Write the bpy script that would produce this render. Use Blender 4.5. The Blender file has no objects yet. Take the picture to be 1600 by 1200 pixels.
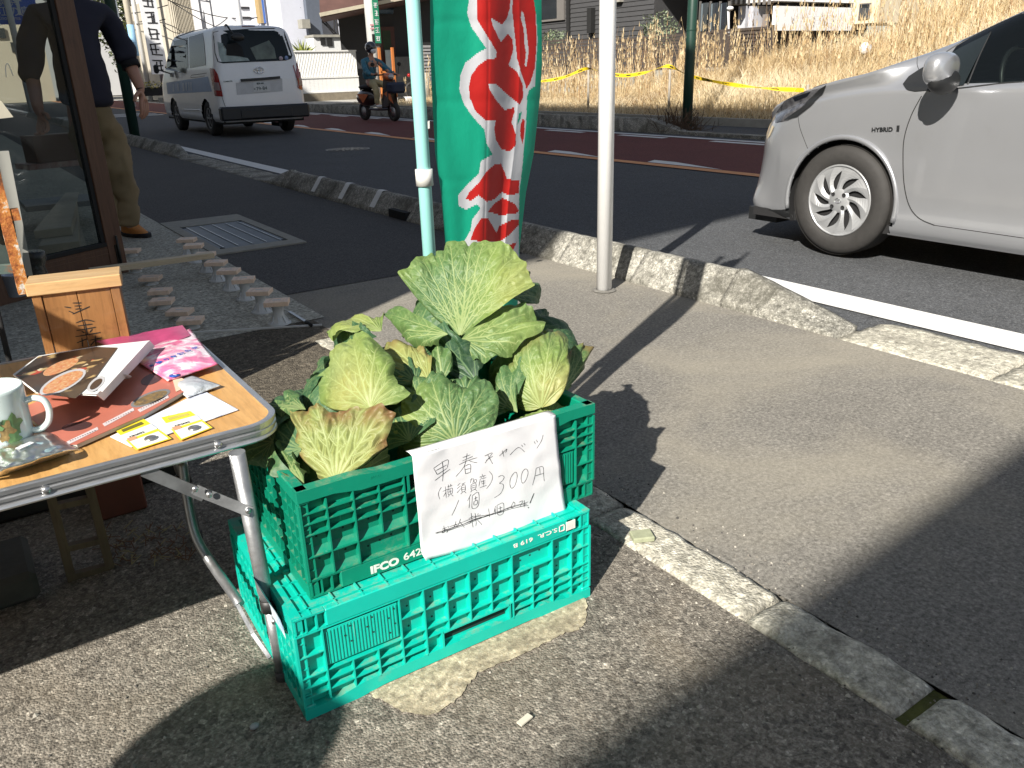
import bpy, bmesh, math, random
import numpy as np
from math import sin, cos, pi, radians, sqrt, atan2, exp
from mathutils import Vector, Matrix, Euler

# ------------------------------------------------------------------ camera, world, sun, exposure
# World frame: X = across the road (away from the shop), Y = along the road, Z = up; the camera stands over the origin.
CAM_H, PITCH, ROLL, FPX = 1.0416, 0.3711, -0.03, 1262.1
YAW = atan2(0.5593, 0.829)            # the view direction, turned from +Y towards +X
S = bpy.context.scene
_fw = Vector((sin(YAW)*cos(PITCH), cos(YAW)*cos(PITCH), -sin(PITCH)))
_r = Vector((cos(YAW), -sin(YAW), 0))
_u = _r.cross(_fw)
_r2 = cos(ROLL)*_r + sin(ROLL)*_u
_u2 = -sin(ROLL)*_r + cos(ROLL)*_u
cd = bpy.data.cameras.new('camera')
cd.sensor_width = 36; cd.lens = FPX/1600*36; cd.clip_start = 0.02; cd.clip_end = 1500
cam = bpy.data.objects.new('camera', cd); S.collection.objects.link(cam)
m = Matrix((_r2, _u2, -_fw)).transposed().to_4x4(); m.translation = (0, 0, CAM_H)
cam.matrix_world = m
S.camera = cam
SUN_EL, SUN_AZ = radians(36), atan2(-0.873, -0.487)     # azimuth measured from +Y towards +X
w = bpy.data.worlds.new('World'); S.world = w; w.use_nodes = True
nt = w.node_tree; bg = nt.nodes['Background']
sky = nt.nodes.new('ShaderNodeTexSky'); sky.sky_type = 'NISHITA'; sky.sun_disc = False
sky.sun_elevation = SUN_EL; sky.sun_rotation = SUN_AZ % (2*pi); sky.air_density = 1.0; sky.dust_density = 1.0
hsv_ = nt.nodes.new('ShaderNodeHueSaturation'); hsv_.inputs['Saturation'].default_value = .62   # thin winter haze: a paler sky
nt.links.new(sky.outputs[0], hsv_.inputs['Color']); nt.links.new(hsv_.outputs[0], bg.inputs[0]); bg.inputs[1].default_value = 0.064
sl = bpy.data.lights.new('sun', 'SUN'); sl.energy = 5.0; sl.angle = radians(0.53); sl.color = (1, 0.945, 0.86)
sun = bpy.data.objects.new('sun', sl); S.collection.objects.link(sun)
sdir = Vector((sin(SUN_AZ)*cos(SUN_EL), cos(SUN_AZ)*cos(SUN_EL), sin(SUN_EL)))   # towards the sun
sun.rotation_euler = sdir.to_track_quat('Z', 'Y').to_euler()
sun.location = (-8, -6, 18)
S.view_settings.view_transform = 'Standard'; S.view_settings.look = 'None'
S.view_settings.gamma = 1; S.view_settings.use_curve_mapping = False
S.view_settings.exposure = 0.85
S.cycles.max_bounces = 8; S.cycles.transparent_max_bounces = 16
S.cycles.use_denoising = True

# ------------------------------------------------------------------ measuring helpers (from photograph pixels to places)
def ray(u, v): return _fw + _r2*(u-800)/FPX - _u2*(v-600)/FPX
def G(u, v, z=0.0):
    d = ray(u, v); t = (z-CAM_H)/d.z
    return Vector((d.x*t, d.y*t, z))
def AX(u, v, X):                       # where the ray meets the plane X = const
    d = ray(u, v); t = X/d.x
    return Vector((X, d.y*t, CAM_H+d.z*t))
def AY(u, v, Y):
    d = ray(u, v); t = Y/d.y
    return Vector((d.x*t, Y, CAM_H+d.z*t))
def AD(u, v, D):                       # at a distance along the view axis
    d = ray(u, v); return Vector((0, 0, CAM_H)) + d*D
def AP(u, v, p0, nrm):                 # on a plane through p0
    d = ray(u, v); o = Vector((0, 0, CAM_H)); n = Vector(nrm)
    return o + d*((Vector(p0)-o).dot(n)/d.dot(n))

# ------------------------------------------------------------------ mesh helpers
C = S.collection
V = Vector
class MB:
    def __init__(s): s.v = []; s.f = []; s.m = []; s.sm = []
    def add(s, vs, fs, mi=0, smooth=False, M=None):
        o = len(s.v)
        for p in vs:
            p = V(p)
            s.v.append(M @ p if M is not None else p)
        for f in fs: s.f.append([i+o for i in f]); s.m.append(mi); s.sm.append(smooth)
        return s
    def box(s, lo, hi, mi=0, M=None, bev=0):
        x0, y0, z0 = lo; x1, y1, z1 = hi
        if x0 > x1: x0, x1 = x1, x0
        if y0 > y1: y0, y1 = y1, y0
        if z0 > z1: z0, z1 = z1, z0
        if bev > 0:
            b = min(bev, (x1-x0)*.45, (y1-y0)*.45, (z1-z0)*.45)
            vs = []; 
            for (z, k) in ((z0, b), (z0+b, 0), (z1-b, 0), (z1, b)):
                for (x, y) in ((x0+k+b*(k == 0), y0+k), (x1-k-b*(k == 0), y0+k), (x1-k, y0+k+b*(k == 0)), (x1-k, y1-k-b*(k == 0)),
                               (x1-k-b*(k == 0), y1-k), (x0+k+b*(k == 0), y1-k), (x0+k, y1-k-b*(k == 0)), (x0+k, y0+k+b*(k == 0))):
                    vs.append((x, y, z))
            fs = [[i for i in range(7, -1, -1)], [24+i for i in range(8)]]
            for r in range(3):
                for i in range(8):
                    a, c = r*8+i, r*8+(i+1) % 8
                    fs.append([a, c, c+8, a+8])
            return s.add(vs, fs, mi, False, M)
        vs = [(x0, y0, z0), (x1, y0, z0), (x1, y1, z0), (x0, y1, z0), (x0, y0, z1), (x1, y0, z1), (x1, y1, z1), (x0, y1, z1)]
        return s.add(vs, [[3, 2, 1, 0], [4, 5, 6, 7], [0, 1, 5, 4], [1, 2, 6, 5], [2, 3, 7, 6], [3, 0, 4, 7]], mi, False, M)
    def bar(s, a, b, wx, wy, mi=0, up=(0, 0, 1)):
        a, b = V(a), V(b); d = (b-a); L = d.length; d.normalize()
        u = V(up); x = d.cross(u)
        if x.length < 1e-4: x = d.cross(V((1, 0, 0)))
        x.normalize(); y = x.cross(d)
        M = Matrix((x, y, d)).transposed().to_4x4(); M.translation = a
        return s.box((-wx/2, -wy/2, 0), (wx/2, wy/2, L), mi, M)
    def tube(s, pts, r, seg=10, mi=0, cap=True, closed=False):
        pts = [V(p) for p in pts]; n = len(pts); rr = r if isinstance(r, (list, tuple)) else [r]*n
        vs = []; fs = []; prev = None
        for i, p in enumerate(pts):
            if closed: t = pts[(i+1) % n]-pts[i-1]
            else: t = pts[min(i+1, n-1)]-pts[max(i-1, 0)]
            t.normalize()
            if prev is None:
                x = t.cross(V((0, 0, 1)))
                if x.length < 0.05: x = t.cross(V((1, 0, 0)))
            else: x = prev - t*prev.dot(t)
            x.normalize(); prev = x; y = t.cross(x)
            for k in range(seg):
                a = 2*pi*k/seg; vs.append(p + (x*cos(a)+y*sin(a))*rr[i])
        for i in range(n if closed else n-1):
            j = (i+1) % n
            for k in range(seg):
                k2 = (k+1) % seg
                fs.append([i*seg+k, i*seg+k2, j*seg+k2, j*seg+k])
        o = len(s.v)
        s.add(vs, fs, mi, True)
        if cap and not closed:
            s.f.append([o+k for k in range(seg-1, -1, -1)]); s.m.append(mi); s.sm.append(False)
            s.f.append([o+(n-1)*seg+k for k in range(seg)]); s.m.append(mi); s.sm.append(False)
        return s
    def lathe(s, prof, seg=24, mi=0, M=None, smooth=True, ax='z'):
        vs = []; fs = []
        for (r, z) in prof:
            for k in range(seg):
                a = 2*pi*k/seg
                vs.append((r*cos(a), r*sin(a), z) if ax == 'z' else (z, r*cos(a), r*sin(a)) if ax == 'x' else (r*sin(a), z, r*cos(a)))
        for i in range(len(prof)-1):
            for k in range(seg):
                k2 = (k+1) % seg
                fs.append([i*seg+k, i*seg+k2, (i+1)*seg+k2, (i+1)*seg+k])
        return s.add(vs, fs, mi, smooth, M)
    def prism(s, poly, z0, z1, mi=0, M=None):
        n = len(poly)
        vs = [(x, y, z0) for x, y in poly]+[(x, y, z1) for x, y in poly]
        fs = [list(range(n-1, -1, -1)), list(range(n, 2*n))]
        for i in range(n):
            j = (i+1) % n; fs.append([i, j, n+j, n+i])
        return s.add(vs, fs, mi, False, M)
    def quad(s, a, b, c, d, mi=0): return s.add([a, b, c, d], [[0, 1, 2, 3]], mi)
    def grid(s, fn, nu, nv, mi=0, smooth=True, M=None):
        vs = [fn(i/nu, j/nv) for j in range(nv+1) for i in range(nu+1)]
        fs = [[j*(nu+1)+i, j*(nu+1)+i+1, (j+1)*(nu+1)+i+1, (j+1)*(nu+1)+i] for j in range(nv) for i in range(nu)]
        return s.add(vs, fs, mi, smooth, M)
    def ball(s, c, r, seg=14, rings=9, mi=0, M=None):
        r = r if isinstance(r, (tuple, list)) else (r, r, r)
        vs = [(c[0]+r[0]*sin(pi*i/rings)*cos(2*pi*k/seg), c[1]+r[1]*sin(pi*i/rings)*sin(2*pi*k/seg), c[2]-r[2]*cos(pi*i/rings)) for i in range(rings+1) for k in range(seg)]
        fs = [[i*seg+k, i*seg+(k+1) % seg, (i+1)*seg+(k+1) % seg, (i+1)*seg+k] for i in range(rings) for k in range(seg)]
        return s.add(vs, fs, mi, True, M)
    def mesh(s, name, mats):
        me = bpy.data.meshes.new(name)
        me.from_pydata([tuple(p) for p in s.v], [], s.f)
        for x in (mats if isinstance(mats, (list, tuple)) else [mats]): me.materials.append(x)
        me.polygons.foreach_set('material_index', s.m); me.polygons.foreach_set('use_smooth', s.sm)
        me.update(); return me
    def build(s, name, mats, parent=None, **k):
        o = bpy.data.objects.new(name, s.mesh(name, mats)); C.objects.link(o)
        if parent is not None: o.parent = parent
        for a, b in k.items(): o[a] = b
        return o
def obj(name, me, parent=None, loc=None, rot=None):
    o = bpy.data.objects.new(name, me); C.objects.link(o)
    if parent is not None: o.parent = parent
    if loc is not None: o.location = loc
    if rot is not None: o.rotation_euler = rot
    return o
def tag(o, label, cat, group=None, kind=None):
    o['label'] = label; o['category'] = cat
    if group: o['group'] = group
    if kind: o['kind'] = kind
    return o
def thing(name, label, cat, loc=(0, 0, 0), rz=0, group=None):
    o = bpy.data.objects.new(name, None); C.objects.link(o); o.empty_display_size = .1
    o.location = loc; o.rotation_euler = (0, 0, rz)
    return tag(o, label, cat, group)
def struct(o, label=None):
    o['kind'] = 'structure'
    if label: o['label'] = label
    return o
def dup(root, loc=None, rz=None, label=None, scale=None):
    r = root.copy(); C.objects.link(r)
    if loc is not None: r.location = loc
    if rz is not None: r.rotation_euler = (0, 0, rz)
    if scale is not None: r.scale = scale
    if label: r['label'] = label
    for ch in list(root.children):
        c = ch.copy(); C.objects.link(c); c.parent = r
        for g in ch.children:
            d = g.copy(); C.objects.link(d); d.parent = c
    return r
def xyz(b, t=None):                      # matrix from rotation (degrees) and location
    M = Euler([radians(a) for a in b]).to_matrix().to_4x4()
    if t is not None: M.translation = t
    return M
def catmull(P, n=6, closed=False):
    P = [np.array(p, float) for p in P]; out = []; N = len(P)
    for i in range(N if closed else N-1):
        if closed: a, b, c, d = P[i-1], P[i], P[(i+1) % N], P[(i+2) % N]
        else: a, b, c, d = P[max(i-1, 0)], P[i], P[i+1], P[min(i+2, N-1)]
        for k in range(n):
            t = k/n
            out.append(.5*((2*b)+(-a+c)*t+(2*a-5*b+4*c-d)*t*t+(-a+3*b-3*c+d)*t**3))
    if not closed: out.append(P[-1])
    return [tuple(x) for x in out]
def interp(x, xs, ys): return float(np.interp(x, xs, ys))

# ------------------------------------------------------------------ materials
def nodes(name):
    mt = bpy.data.materials.new(name); mt.use_nodes = True
    return mt, mt.node_tree, mt.node_tree.nodes['Principled BSDF']
def lin(c):                              # sRGB 0-255 to linear
    return tuple(((x/255+.055)/1.055)**2.4 if x > 10 else x/255/12.92 for x in c)+(1,)
def N(t, kind, **k):
    n = t.nodes.new(kind)
    for a, b in k.items():
        if a.startswith('i_'):
            key = a[2:].replace('_', ' ')
            n.inputs[int(key) if key.isdigit() else key].default_value = b
        else: setattr(n, a, b)
    return n
def ramp(t, fac, stops, interp='LINEAR'):
    r = t.nodes.new('ShaderNodeValToRGB'); r.color_ramp.interpolation = interp
    e = r.color_ramp.elements
    while len(e) < len(stops): e.new(.5)
    for x, (p, c) in zip(e, stops): x.position = p; x.color = c if len(c) == 4 else tuple(c)+(1,)
    t.links.new(fac, r.inputs[0]); return r
def mixc(t, fac, a, b, mode='MIX'):
    x = t.nodes.new('ShaderNodeMix'); x.data_type = 'RGBA'; x.blend_type = mode
    for inp, val in ((x.inputs[0], fac), (x.inputs[6], a), (x.inputs[7], b)):
        if hasattr(val, 'is_linked') or hasattr(val, 'links'): t.links.new(val, inp)
        elif isinstance(val, (int, float)): inp.default_value = val
        else: inp.default_value = val if len(val) == 4 else tuple(val)+(1,)
    return x.outputs[2]
def noise(t, scale, detail=5, rough=.55, coord='Object', vec=None, dist=0):
    n = N(t, 'ShaderNodeTexNoise'); n.inputs['Scale'].default_value = scale; n.inputs['Detail'].default_value = detail
    n.inputs['Roughness'].default_value = rough; n.inputs['Distortion'].default_value = dist
    if vec is None:
        tc = N(t, 'ShaderNodeTexCoord'); vec = tc.outputs[coord]
    t.links.new(vec, n.inputs['Vector']); return n.outputs['Fac']
def bumpn(t, b, height, strength=.3, dist=.01, prev=None):
    x = N(t, 'ShaderNodeBump'); x.inputs['Strength'].default_value = strength; x.inputs['Distance'].default_value = dist
    t.links.new(height, x.inputs['Height'])
    if prev is not None: t.links.new(prev, x.inputs['Normal'])
    t.links.new(x.outputs[0], b.inputs['Normal']); return x.outputs[0]
def pm(name, col, rough=.6, metal=0, var=.15, vs=8, bump=0, bs=60, bd=.002, col2=None, stretch=None, coat=0, spec=None, dirt=None, rv=.0):
    """plain procedural material: base colour broken up by noise, a little bump, optional second colour and dirt"""
    mt, t, b = nodes(name)
    tc = N(t, 'ShaderNodeTexCoord'); vec = tc.outputs['Object']
    if stretch:
        mp = N(t, 'ShaderNodeMapping'); mp.inputs['Scale'].default_value = stretch; t.links.new(vec, mp.inputs[0]); vec = mp.outputs[0]
    col = tuple(col)[:3]
    c2 = tuple(col2)[:3] if col2 else tuple(x*(1-var) for x in col)
    n = noise(t, vs, 6, .6, vec=vec)
    r = ramp(t, n, [(.3, c2), (.7, col)])
    out = r.outputs[0]
    if dirt:
        d = noise(t, dirt[1], 8, .7, vec=tc.outputs['Object'])
        dr = ramp(t, d, [(dirt[2], (0, 0, 0)), (min(dirt[2]+.15, 1), (1, 1, 1))])
        out = mixc(t, dr.outputs[0], out, tuple(dirt[0])[:3])
    t.links.new(out, b.inputs['Base Color'])
    b.inputs['Roughness'].default_value = rough; b.inputs['Metallic'].default_value = metal
    if rv:
        rr = N(t, 'ShaderNodeMapRange'); rr.inputs[3].default_value = max(rough-rv, 0); rr.inputs[4].default_value = min(rough+rv, 1)
        t.links.new(n, rr.inputs[0]); t.links.new(rr.outputs[0], b.inputs['Roughness'])
    if coat: b.inputs['Coat Weight'].default_value = coat; b.inputs['Coat Roughness'].default_value = .04
    if spec is not None: b.inputs['Specular IOR Level'].default_value = spec
    if bump: bumpn(t, b, noise(t, bs, 6, .6, vec=vec), bump, bd)
    return mt
def glassm(name, col=(1, 1, 1), rough=.02, alpha=.25, tint=(.02, .03, .03), ior=1.5):
    """thin window glass: a glossy coat over a mostly clear sheet"""
    mt, t, b = nodes(name)
    t.nodes.remove(b); out = t.nodes['Material Output']
    tr = N(t, 'ShaderNodeBsdfTransparent'); tr.inputs[0].default_value = tuple(col)[:3]+(1,)
    gl = N(t, 'ShaderNodeBsdfGlossy'); gl.inputs['Roughness'].default_value = rough
    df = N(t, 'ShaderNodeBsdfDiffuse'); df.inputs[0].default_value = tuple(tint)[:3]+(1,)
    fr = N(t, 'ShaderNodeFresnel'); fr.inputs[0].default_value = ior
    m1 = N(t, 'ShaderNodeMixShader'); m1.inputs[0].default_value = alpha
    t.links.new(tr.outputs[0], m1.inputs[1]); t.links.new(df.outputs[0], m1.inputs[2])
    m2 = N(t, 'ShaderNodeMixShader'); t.links.new(fr.outputs[0], m2.inputs[0])
    t.links.new(m1.outputs[0], m2.inputs[1]); t.links.new(gl.outputs[0], m2.inputs[2])
    t.links.new(m2.outputs[0], out.inputs[0]); return mt
# ------------------------------------------------------------------ ground materials
def asphalt(name, col, col2, agg=(.32, .3, .27), aggamt=.3, scale=260, bump=.5, bd=.003, dust=None, crack=False, fs=90, mul=.5):
    mt, t, b = nodes(name)
    tc = N(t, 'ShaderNodeTexCoord'); vec = tc.outputs['Object']
    v = N(t, 'ShaderNodeTexVoronoi'); v.inputs['Scale'].default_value = scale; t.links.new(vec, v.inputs['Vector'])
    hsv = ramp(t, v.outputs['Color'], [(.25, (0, 0, 0)), (1-aggamt*.45, (.35,)*3), (1, (1, 1, 1))])
    big = noise(t, 1.3, 6, .65, vec=vec); med = noise(t, 14, 6, .7, vec=vec)
    base = ramp(t, big, [(.32, col2), (.68, col)]).outputs[0]
    base = mixc(t, ramp(t, med, [(.35, (0, 0, 0)), (.75, (.55,)*3)]).outputs[0], base, tuple(x*1.35 for x in col), 'MIX')
    c = mixc(t, hsv.outputs[0], base, agg)
    fine = noise(t, fs, 8, .8, vec=vec)
    c = mixc(t, .8, c, ramp(t, fine, [(.34, (.25,)*3), (.5, (.95,)*3), (.66, (1.75,)*3)]).outputs[0], 'MULTIPLY')
    vb_ = N(t, 'ShaderNodeTexVoronoi'); vb_.inputs['Scale'].default_value = scale*.38; t.links.new(vec, vb_.inputs['Vector'])
    c = mixc(t, mul, c, ramp(t, vb_.outputs['Color'], [(.1, (.45,)*3), (.5, (.95,)*3), (.85, (1.25,)*3), (.97, (2.1,)*3)]).outputs[0], 'MULTIPLY')
    if dust:
        dn = noise(t, dust[1], 5, .6, vec=vec, dist=.6)
        c = mixc(t, ramp(t, dn, [(dust[2], (0, 0, 0)), (dust[2]+.2, (dust[3],)*3)]).outputs[0], c, dust[0])
    if crack:
        cv = N(t, 'ShaderNodeTexVoronoi', feature='DISTANCE_TO_EDGE'); cv.inputs['Scale'].default_value = 1.1
        mp = N(t, 'ShaderNodeVectorMath', operation='ADD'); nn = N(t, 'ShaderNodeTexNoise'); nn.inputs['Scale'].default_value = 6
        t.links.new(vec, nn.inputs['Vector']); sc = N(t, 'ShaderNodeVectorMath', operation='SCALE'); sc.inputs['Scale'].default_value = .25
        t.links.new(nn.outputs['Color'], sc.inputs[0]); t.links.new(vec, mp.inputs[0]); t.links.new(sc.outputs[0], mp.inputs[1]); t.links.new(mp.outputs[0], cv.inputs['Vector'])
        cr = ramp(t, cv.outputs['Distance'], [(0, (.6,)*3), (.004, (1, 1, 1))])
        c = mixc(t, 1.0, c, cr.outputs[0], 'MULTIPLY')
    t.links.new(c, b.inputs['Base Color']); b.inputs['Roughness'].default_value = .88
    b.inputs['Specular IOR Level'].default_value = .3
    n1 = bumpn(t, b, v.outputs['Distance'], bump, -bd)
    bumpn(t, b, noise(t, fs*.5, 8, .75, vec=vec), bump*.8, bd*2.2, n1)
    return mt
A_side = asphalt('sidewalk asphalt', (.195, .184, .160), (.148, .139, .122), aggamt=.25, scale=330, bump=.35, bd=.002, dust=((.33, .30, .235), 1.3, .45, .5), mul=.3)
A_priv = asphalt('coarse worn asphalt', (.18, .16, .132), (.115, .102, .084), agg=(.42, .39, .33), aggamt=.45, scale=230, bump=.6, bd=.004, dust=((.28, .23, .16), 2.2, .5, .4), crack=True, fs=110, mul=.75)
A_old = asphalt('brown old asphalt', (.10, .085, .062), (.055, .047, .036), agg=(.25, .22, .17), aggamt=.45, scale=170, bump=.8, bd=.006, fs=60)
A_road = asphalt('road asphalt', (.062, .066, .072), (.046, .05, .055), agg=(.2, .2, .2), aggamt=.3, scale=240, bump=.4, bd=.002)
A_red = asphalt('red road coating', (.125, .03, .028), (.085, .022, .022), agg=(.22, .09, .08), aggamt=.2, scale=240, bump=.4, bd=.002)
M_apron = asphalt('old shop apron concrete', (.45, .44, .375), (.33, .322, .275), agg=(.26, .25, .21), aggamt=.4, scale=210, bump=.6, bd=.003, fs=60)
M_kerb = asphalt('weathered kerb concrete', (.26, .25, .215), (.13, .126, .105), agg=(.58, .56, .5), aggamt=.5, scale=190, bump=.5, bd=.002, dust=((.07, .066, .052), 4.4, .45, .75), mul=.55, fs=45)
M_kerbn = asphalt('pale flush kerb concrete', (.44, .42, .34), (.32, .30, .245), agg=(.66, .63, .54), aggamt=.6, scale=150, bump=.7, bd=.004, dust=((.2, .185, .15), 4.0, .54, .45), fs=45)
M_conc = pm('smooth concrete', (.34, .33, .29), .85, var=.25, vs=5, bump=.4, bs=120, bd=.002)
M_white = pm('white road paint', (.72, .72, .7), .7, var=.1, vs=20, bump=.3, bs=200, bd=.001, dirt=((.3, .3, .28), 30, .62))
M_orange = pm('orange road paint', (.72, .31, .12), .7, var=.15, vs=20, bump=.3, bs=200, bd=.001, dirt=((.25, .15, .1), 30, .66))
def sheet(name, x0, x1, y0, y1, z, mat, kind='structure', th=None):
    b = MB().quad((x0, y0, z), (x1, y0, z), (x1, y1, z), (x0, y1, z)) if th is None else MB().box((x0, y0, z-th), (x1, y1, z), 0)
    o = b.build(name, mat); o['kind'] = kind; return o
sheet('ground', -500, 700, -300, 900, -.06, A_side)
sheet('sidewalk', 1.244, 2.80, -3, 3.97, 0, A_side)
A_shade = asphalt('asphalt darkened for shade', (.062, .059, .058), (.045, .044, .045), agg=(.2, .19, .18), aggamt=.2, scale=300, bump=.4, bd=.002)  # asphalt past the seam, its tone darkened to deepen the building shade
sheet('sidewalk_past_seam', 1.244, 2.80, 3.985, 60, -.001, A_shade)
sheet('private_ground', -9, 1.115, -3, 3.40, 0, A_priv)
sheet('alley_ground', -9, 1.24, 2.35, 3.45, .004, A_old)
sheet('shop_apron', -9, 1.30, 3.452, 22, .004, M_apron)
sheet('road', 2.98, 9.98, -8, 140, -.02, A_road)
sheet('red_lane', 6.80, 9.52, -8, 60, -.016, A_red)
sheet('orange_centre_line', 6.63, 6.80, -8, 60, -.012, M_orange)
sheet('white_edge_line', 3.235, 3.455, -8, 3.05, -.014, M_white)
sheet('white_edge_line', 3.25, 3.45, 9.4, 60, -.014, M_white)
sheet('far_edge_line', 9.54, 9.68, -8, 60, -.012, M_white)
# zebra dashes inside the red lane: parallelogram wedges beside the centre line, short bars beside the far line
def wedge(y0, y1):
    MB().add([(6.83, y0, -.0115), (7.04, y0+.9, -.0115), (7.04, y1+.1, -.0115), (6.83, y1, -.0115)], [[0, 1, 2, 3]]).build('lane_dash', M_white)['kind'] = 'structure'
for k in range(14): wedge(4.7+1.62*2*k*.5-2.2, 5.85+1.62*k-2.2) if False else wedge(2.1+1.95*k, 3.25+1.95*k)
for k in range(14):
    y0 = 7.4+2.0*k-6
    o = MB().quad((9.27, y0, -.0115), (9.42, y0, -.0115), (9.42, y0+1.05, -.0115), (9.27, y0+1.05, -.0115)).build('side_dash', M_white); o['kind'] = 'structure'
# foreground stones: flush kerb between the sidewalk and the private ground
rnd = random.Random(5)
def rough_block(x0, x1, y0, y1, z0, z1, prof=None, ny=14, nx=6, amp=.004, seed=0):
    """a worn concrete block; prof(t) gives the top height across X"""
    b = MB(); r = random.Random(seed)
    from mathutils import noise as mn
    def top(i, j):
        u, v = i/nx, j/ny
        x = x0+(x1-x0)*u; y = y0+(y1-y0)*v
        e = min(v, 1-v)*(y1-y0); h = prof(u) if prof else z1
        round_ = (-.003 if prof else -.008)*max(0, 1-e/.02)-.006*max(0, 1-min(u, 1-u)*(x1-x0)/.015)*(0 if prof else 1)
        nn = mn.noise(V((x*22, y*22, seed)))*amp+mn.noise(V((x*7, y*7, seed+9)))*amp
        ox = (mn.noise(V((y*16, seed, 2)))*.007+mn.noise(V((y*50, seed, 3)))*.003)*(1 if u in (0, 1) else 0)
        return (x+ox, y, h+round_+nn)
    vs = [top(i, j) for j in range(ny+1) for i in range(nx+1)]
    fs = [[j*(nx+1)+i, j*(nx+1)+i+1, (j+1)*(nx+1)+i+1, (j+1)*(nx+1)+i] for j in range(ny) for i in range(nx)]
    per = [i for i in range(nx+1)]+[j*(nx+1)+nx for j in range(1, ny+1)]+[ny*(nx+1)+i for i in range(nx-1, -1, -1)]+[j*(nx+1) for j in range(ny-1, 0, -1)]
    o = len(vs); vs += [(vs[i][0], vs[i][1], z0) for i in per]
    for k in range(len(per)):
        k2 = (k+1) % len(per); fs.append([per[k], o+k, o+k2, per[k2]])
    return b.add(vs, fs, 0, True)
kb = struct(thing('boundary_kerb', 'flush kerb of worn aggregate concrete blocks crossing the sidewalk beside the crates', 'kerb'))
del kb['category']
ys = [-2.2, -1.3, -.48, -.06, .526, .855, 1.345, 1.95, 2.56, 3.16]
for k in range(len(ys)-1):
    gap = .018 if k == 3 else .005
    o = rough_block(1.118, 1.241, ys[k]+.003, ys[k+1]-gap, -.05, .007, None, 26, 7, .005, k).build('kerb_block', M_kerbn, kb)
M_moss = pm('moss and dirt', (.10, .11, .02), .95, var=.5, vs=30, bump=1, bs=90, bd=.01)
MB().box((1.118, .5, -.05), (1.241, .53, -.006)).build('joint_dirt', M_moss, kb)
# white plastic edging strip and the pale strip of mortar at the shop apron
# raised kerb along the road, in blocks, with a sloped end block and flush blocks beyond
def kprof(h):
    h = h*.94
    return lambda u: h*min(1, .10+u*1.45) if u < .62 else h*(1-.06*((u-.62)/.38)**2)
rk = struct(thing('road_kerb', 'raised kerb of weathered concrete blocks between sidewalk and road', 'kerb')); del rk['category']
edges = [2.43]
while edges[-1] < 8.3: edges.append(edges[-1]+.605)
edges[-1] = 8.2
for k in range(len(edges)-1):
    rough_block(2.80, 2.975, edges[k]+.004, edges[k+1]-.004, -.05, .15, kprof(.158), 14, 9, .0025, 40+k).build('kerb_block', M_kerb, rk)
# sloped ends (near end towards the camera, far end at the driveway)
def slope_block(y0, y1, hi_at_y1, seed):
    b = MB(); nx, ny = 8, 20
    from mathutils import noise as mn
    vs = []
    for j in range(ny+1):
        v = j/ny; hh = v if hi_at_y1 else 1-v
        hh = hh**.9
        for i in range(nx+1):
            u = i/nx
            h = .012+(kprof(.158)(u)-.0)*hh
            if hh < 1: h = min(h, .012+.15*hh)
            x = 2.80+.175*u; y = y0+(y1-y0)*v
            vs.append((x, y, h+mn.noise(V((x*20, y*20, seed)))*.002))
    fs = [[j*(nx+1)+i, j*(nx+1)+i+1, (j+1)*(nx+1)+i+1, (j+1)*(nx+1)+i] for j in range(ny) for i in range(nx)]
    per = [i for i in range(nx+1)]+[j*(nx+1)+nx for j in range(1, ny+1)]+[ny*(nx+1)+i for i in range(nx-1, -1, -1)]+[j*(nx+1) for j in range(ny-1, 0, -1)]
    o = len(vs); vs += [(vs[i][0], vs[i][1], -.05) for i in per]
    for k in range(len(per)):
        k2 = (k+1) % len(per); fs.append([per[k], o+k, o+k2, per[k2]])
    return b.add(vs, fs, 0, True)
slope_block(1.84, 2.426, True, 3).build('kerb_block', M_kerb, rk)
slope_block(8.205, 8.85, False, 4).build('kerb_block', M_kerb, rk)
k2 = struct(thing('flush_kerb', 'low flush kerb of pale concrete blocks at the driveway', 'kerb')); del k2['category']
y = 1.83
while y > -6:
    rough_block(2.80, 3.16, y-.6+.004, y-.004, -.05, .004, None, 14, 8, .006, int(y*10)+300).build('kerb_block', M_kerbn, k2); y -= .6
y = 8.86
while y < 12.6:
    rough_block(2.80, 3.16, y+.004, y+.6-.004, -.05, .004, None, 8, 5, .005, int(y*10)+300).build('kerb_block', M_kerb, k2); y += .6
k3 = struct(thing('far_road_kerb', 'raised kerb along the road beyond the driveway beside the van', 'kerb')); del k3['category']
for k in range(34):
    yy = 13.0+.62*k
    (slope_block(12.45, 13.0, True, 7) if k == 0 else rough_block(2.80, 2.975, yy-.62, yy-.006, -.05, .15, kprof(.158), 5, 6, .005, 80+k)).build('kerb_block', M_kerb, k3)
# painted marks and the drain slot on the raised kerb
for yy in (7.35, 6.72, 6.08):
    MB().grid(lambda u, v: (2.80+.175*(.05+.9*u), yy+.09*v+.03*u, kprof(.158)(.05+.9*u)+.007), 10, 1).build('mortar_mark', M_white, rk)
M_black = pm('black', (.012, .012, .012), .8, var=.3)
MB().box((2.79, 5.50, 0.002), (2.85, 5.78, .062)).build('drain_slot', M_black, rk)
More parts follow.
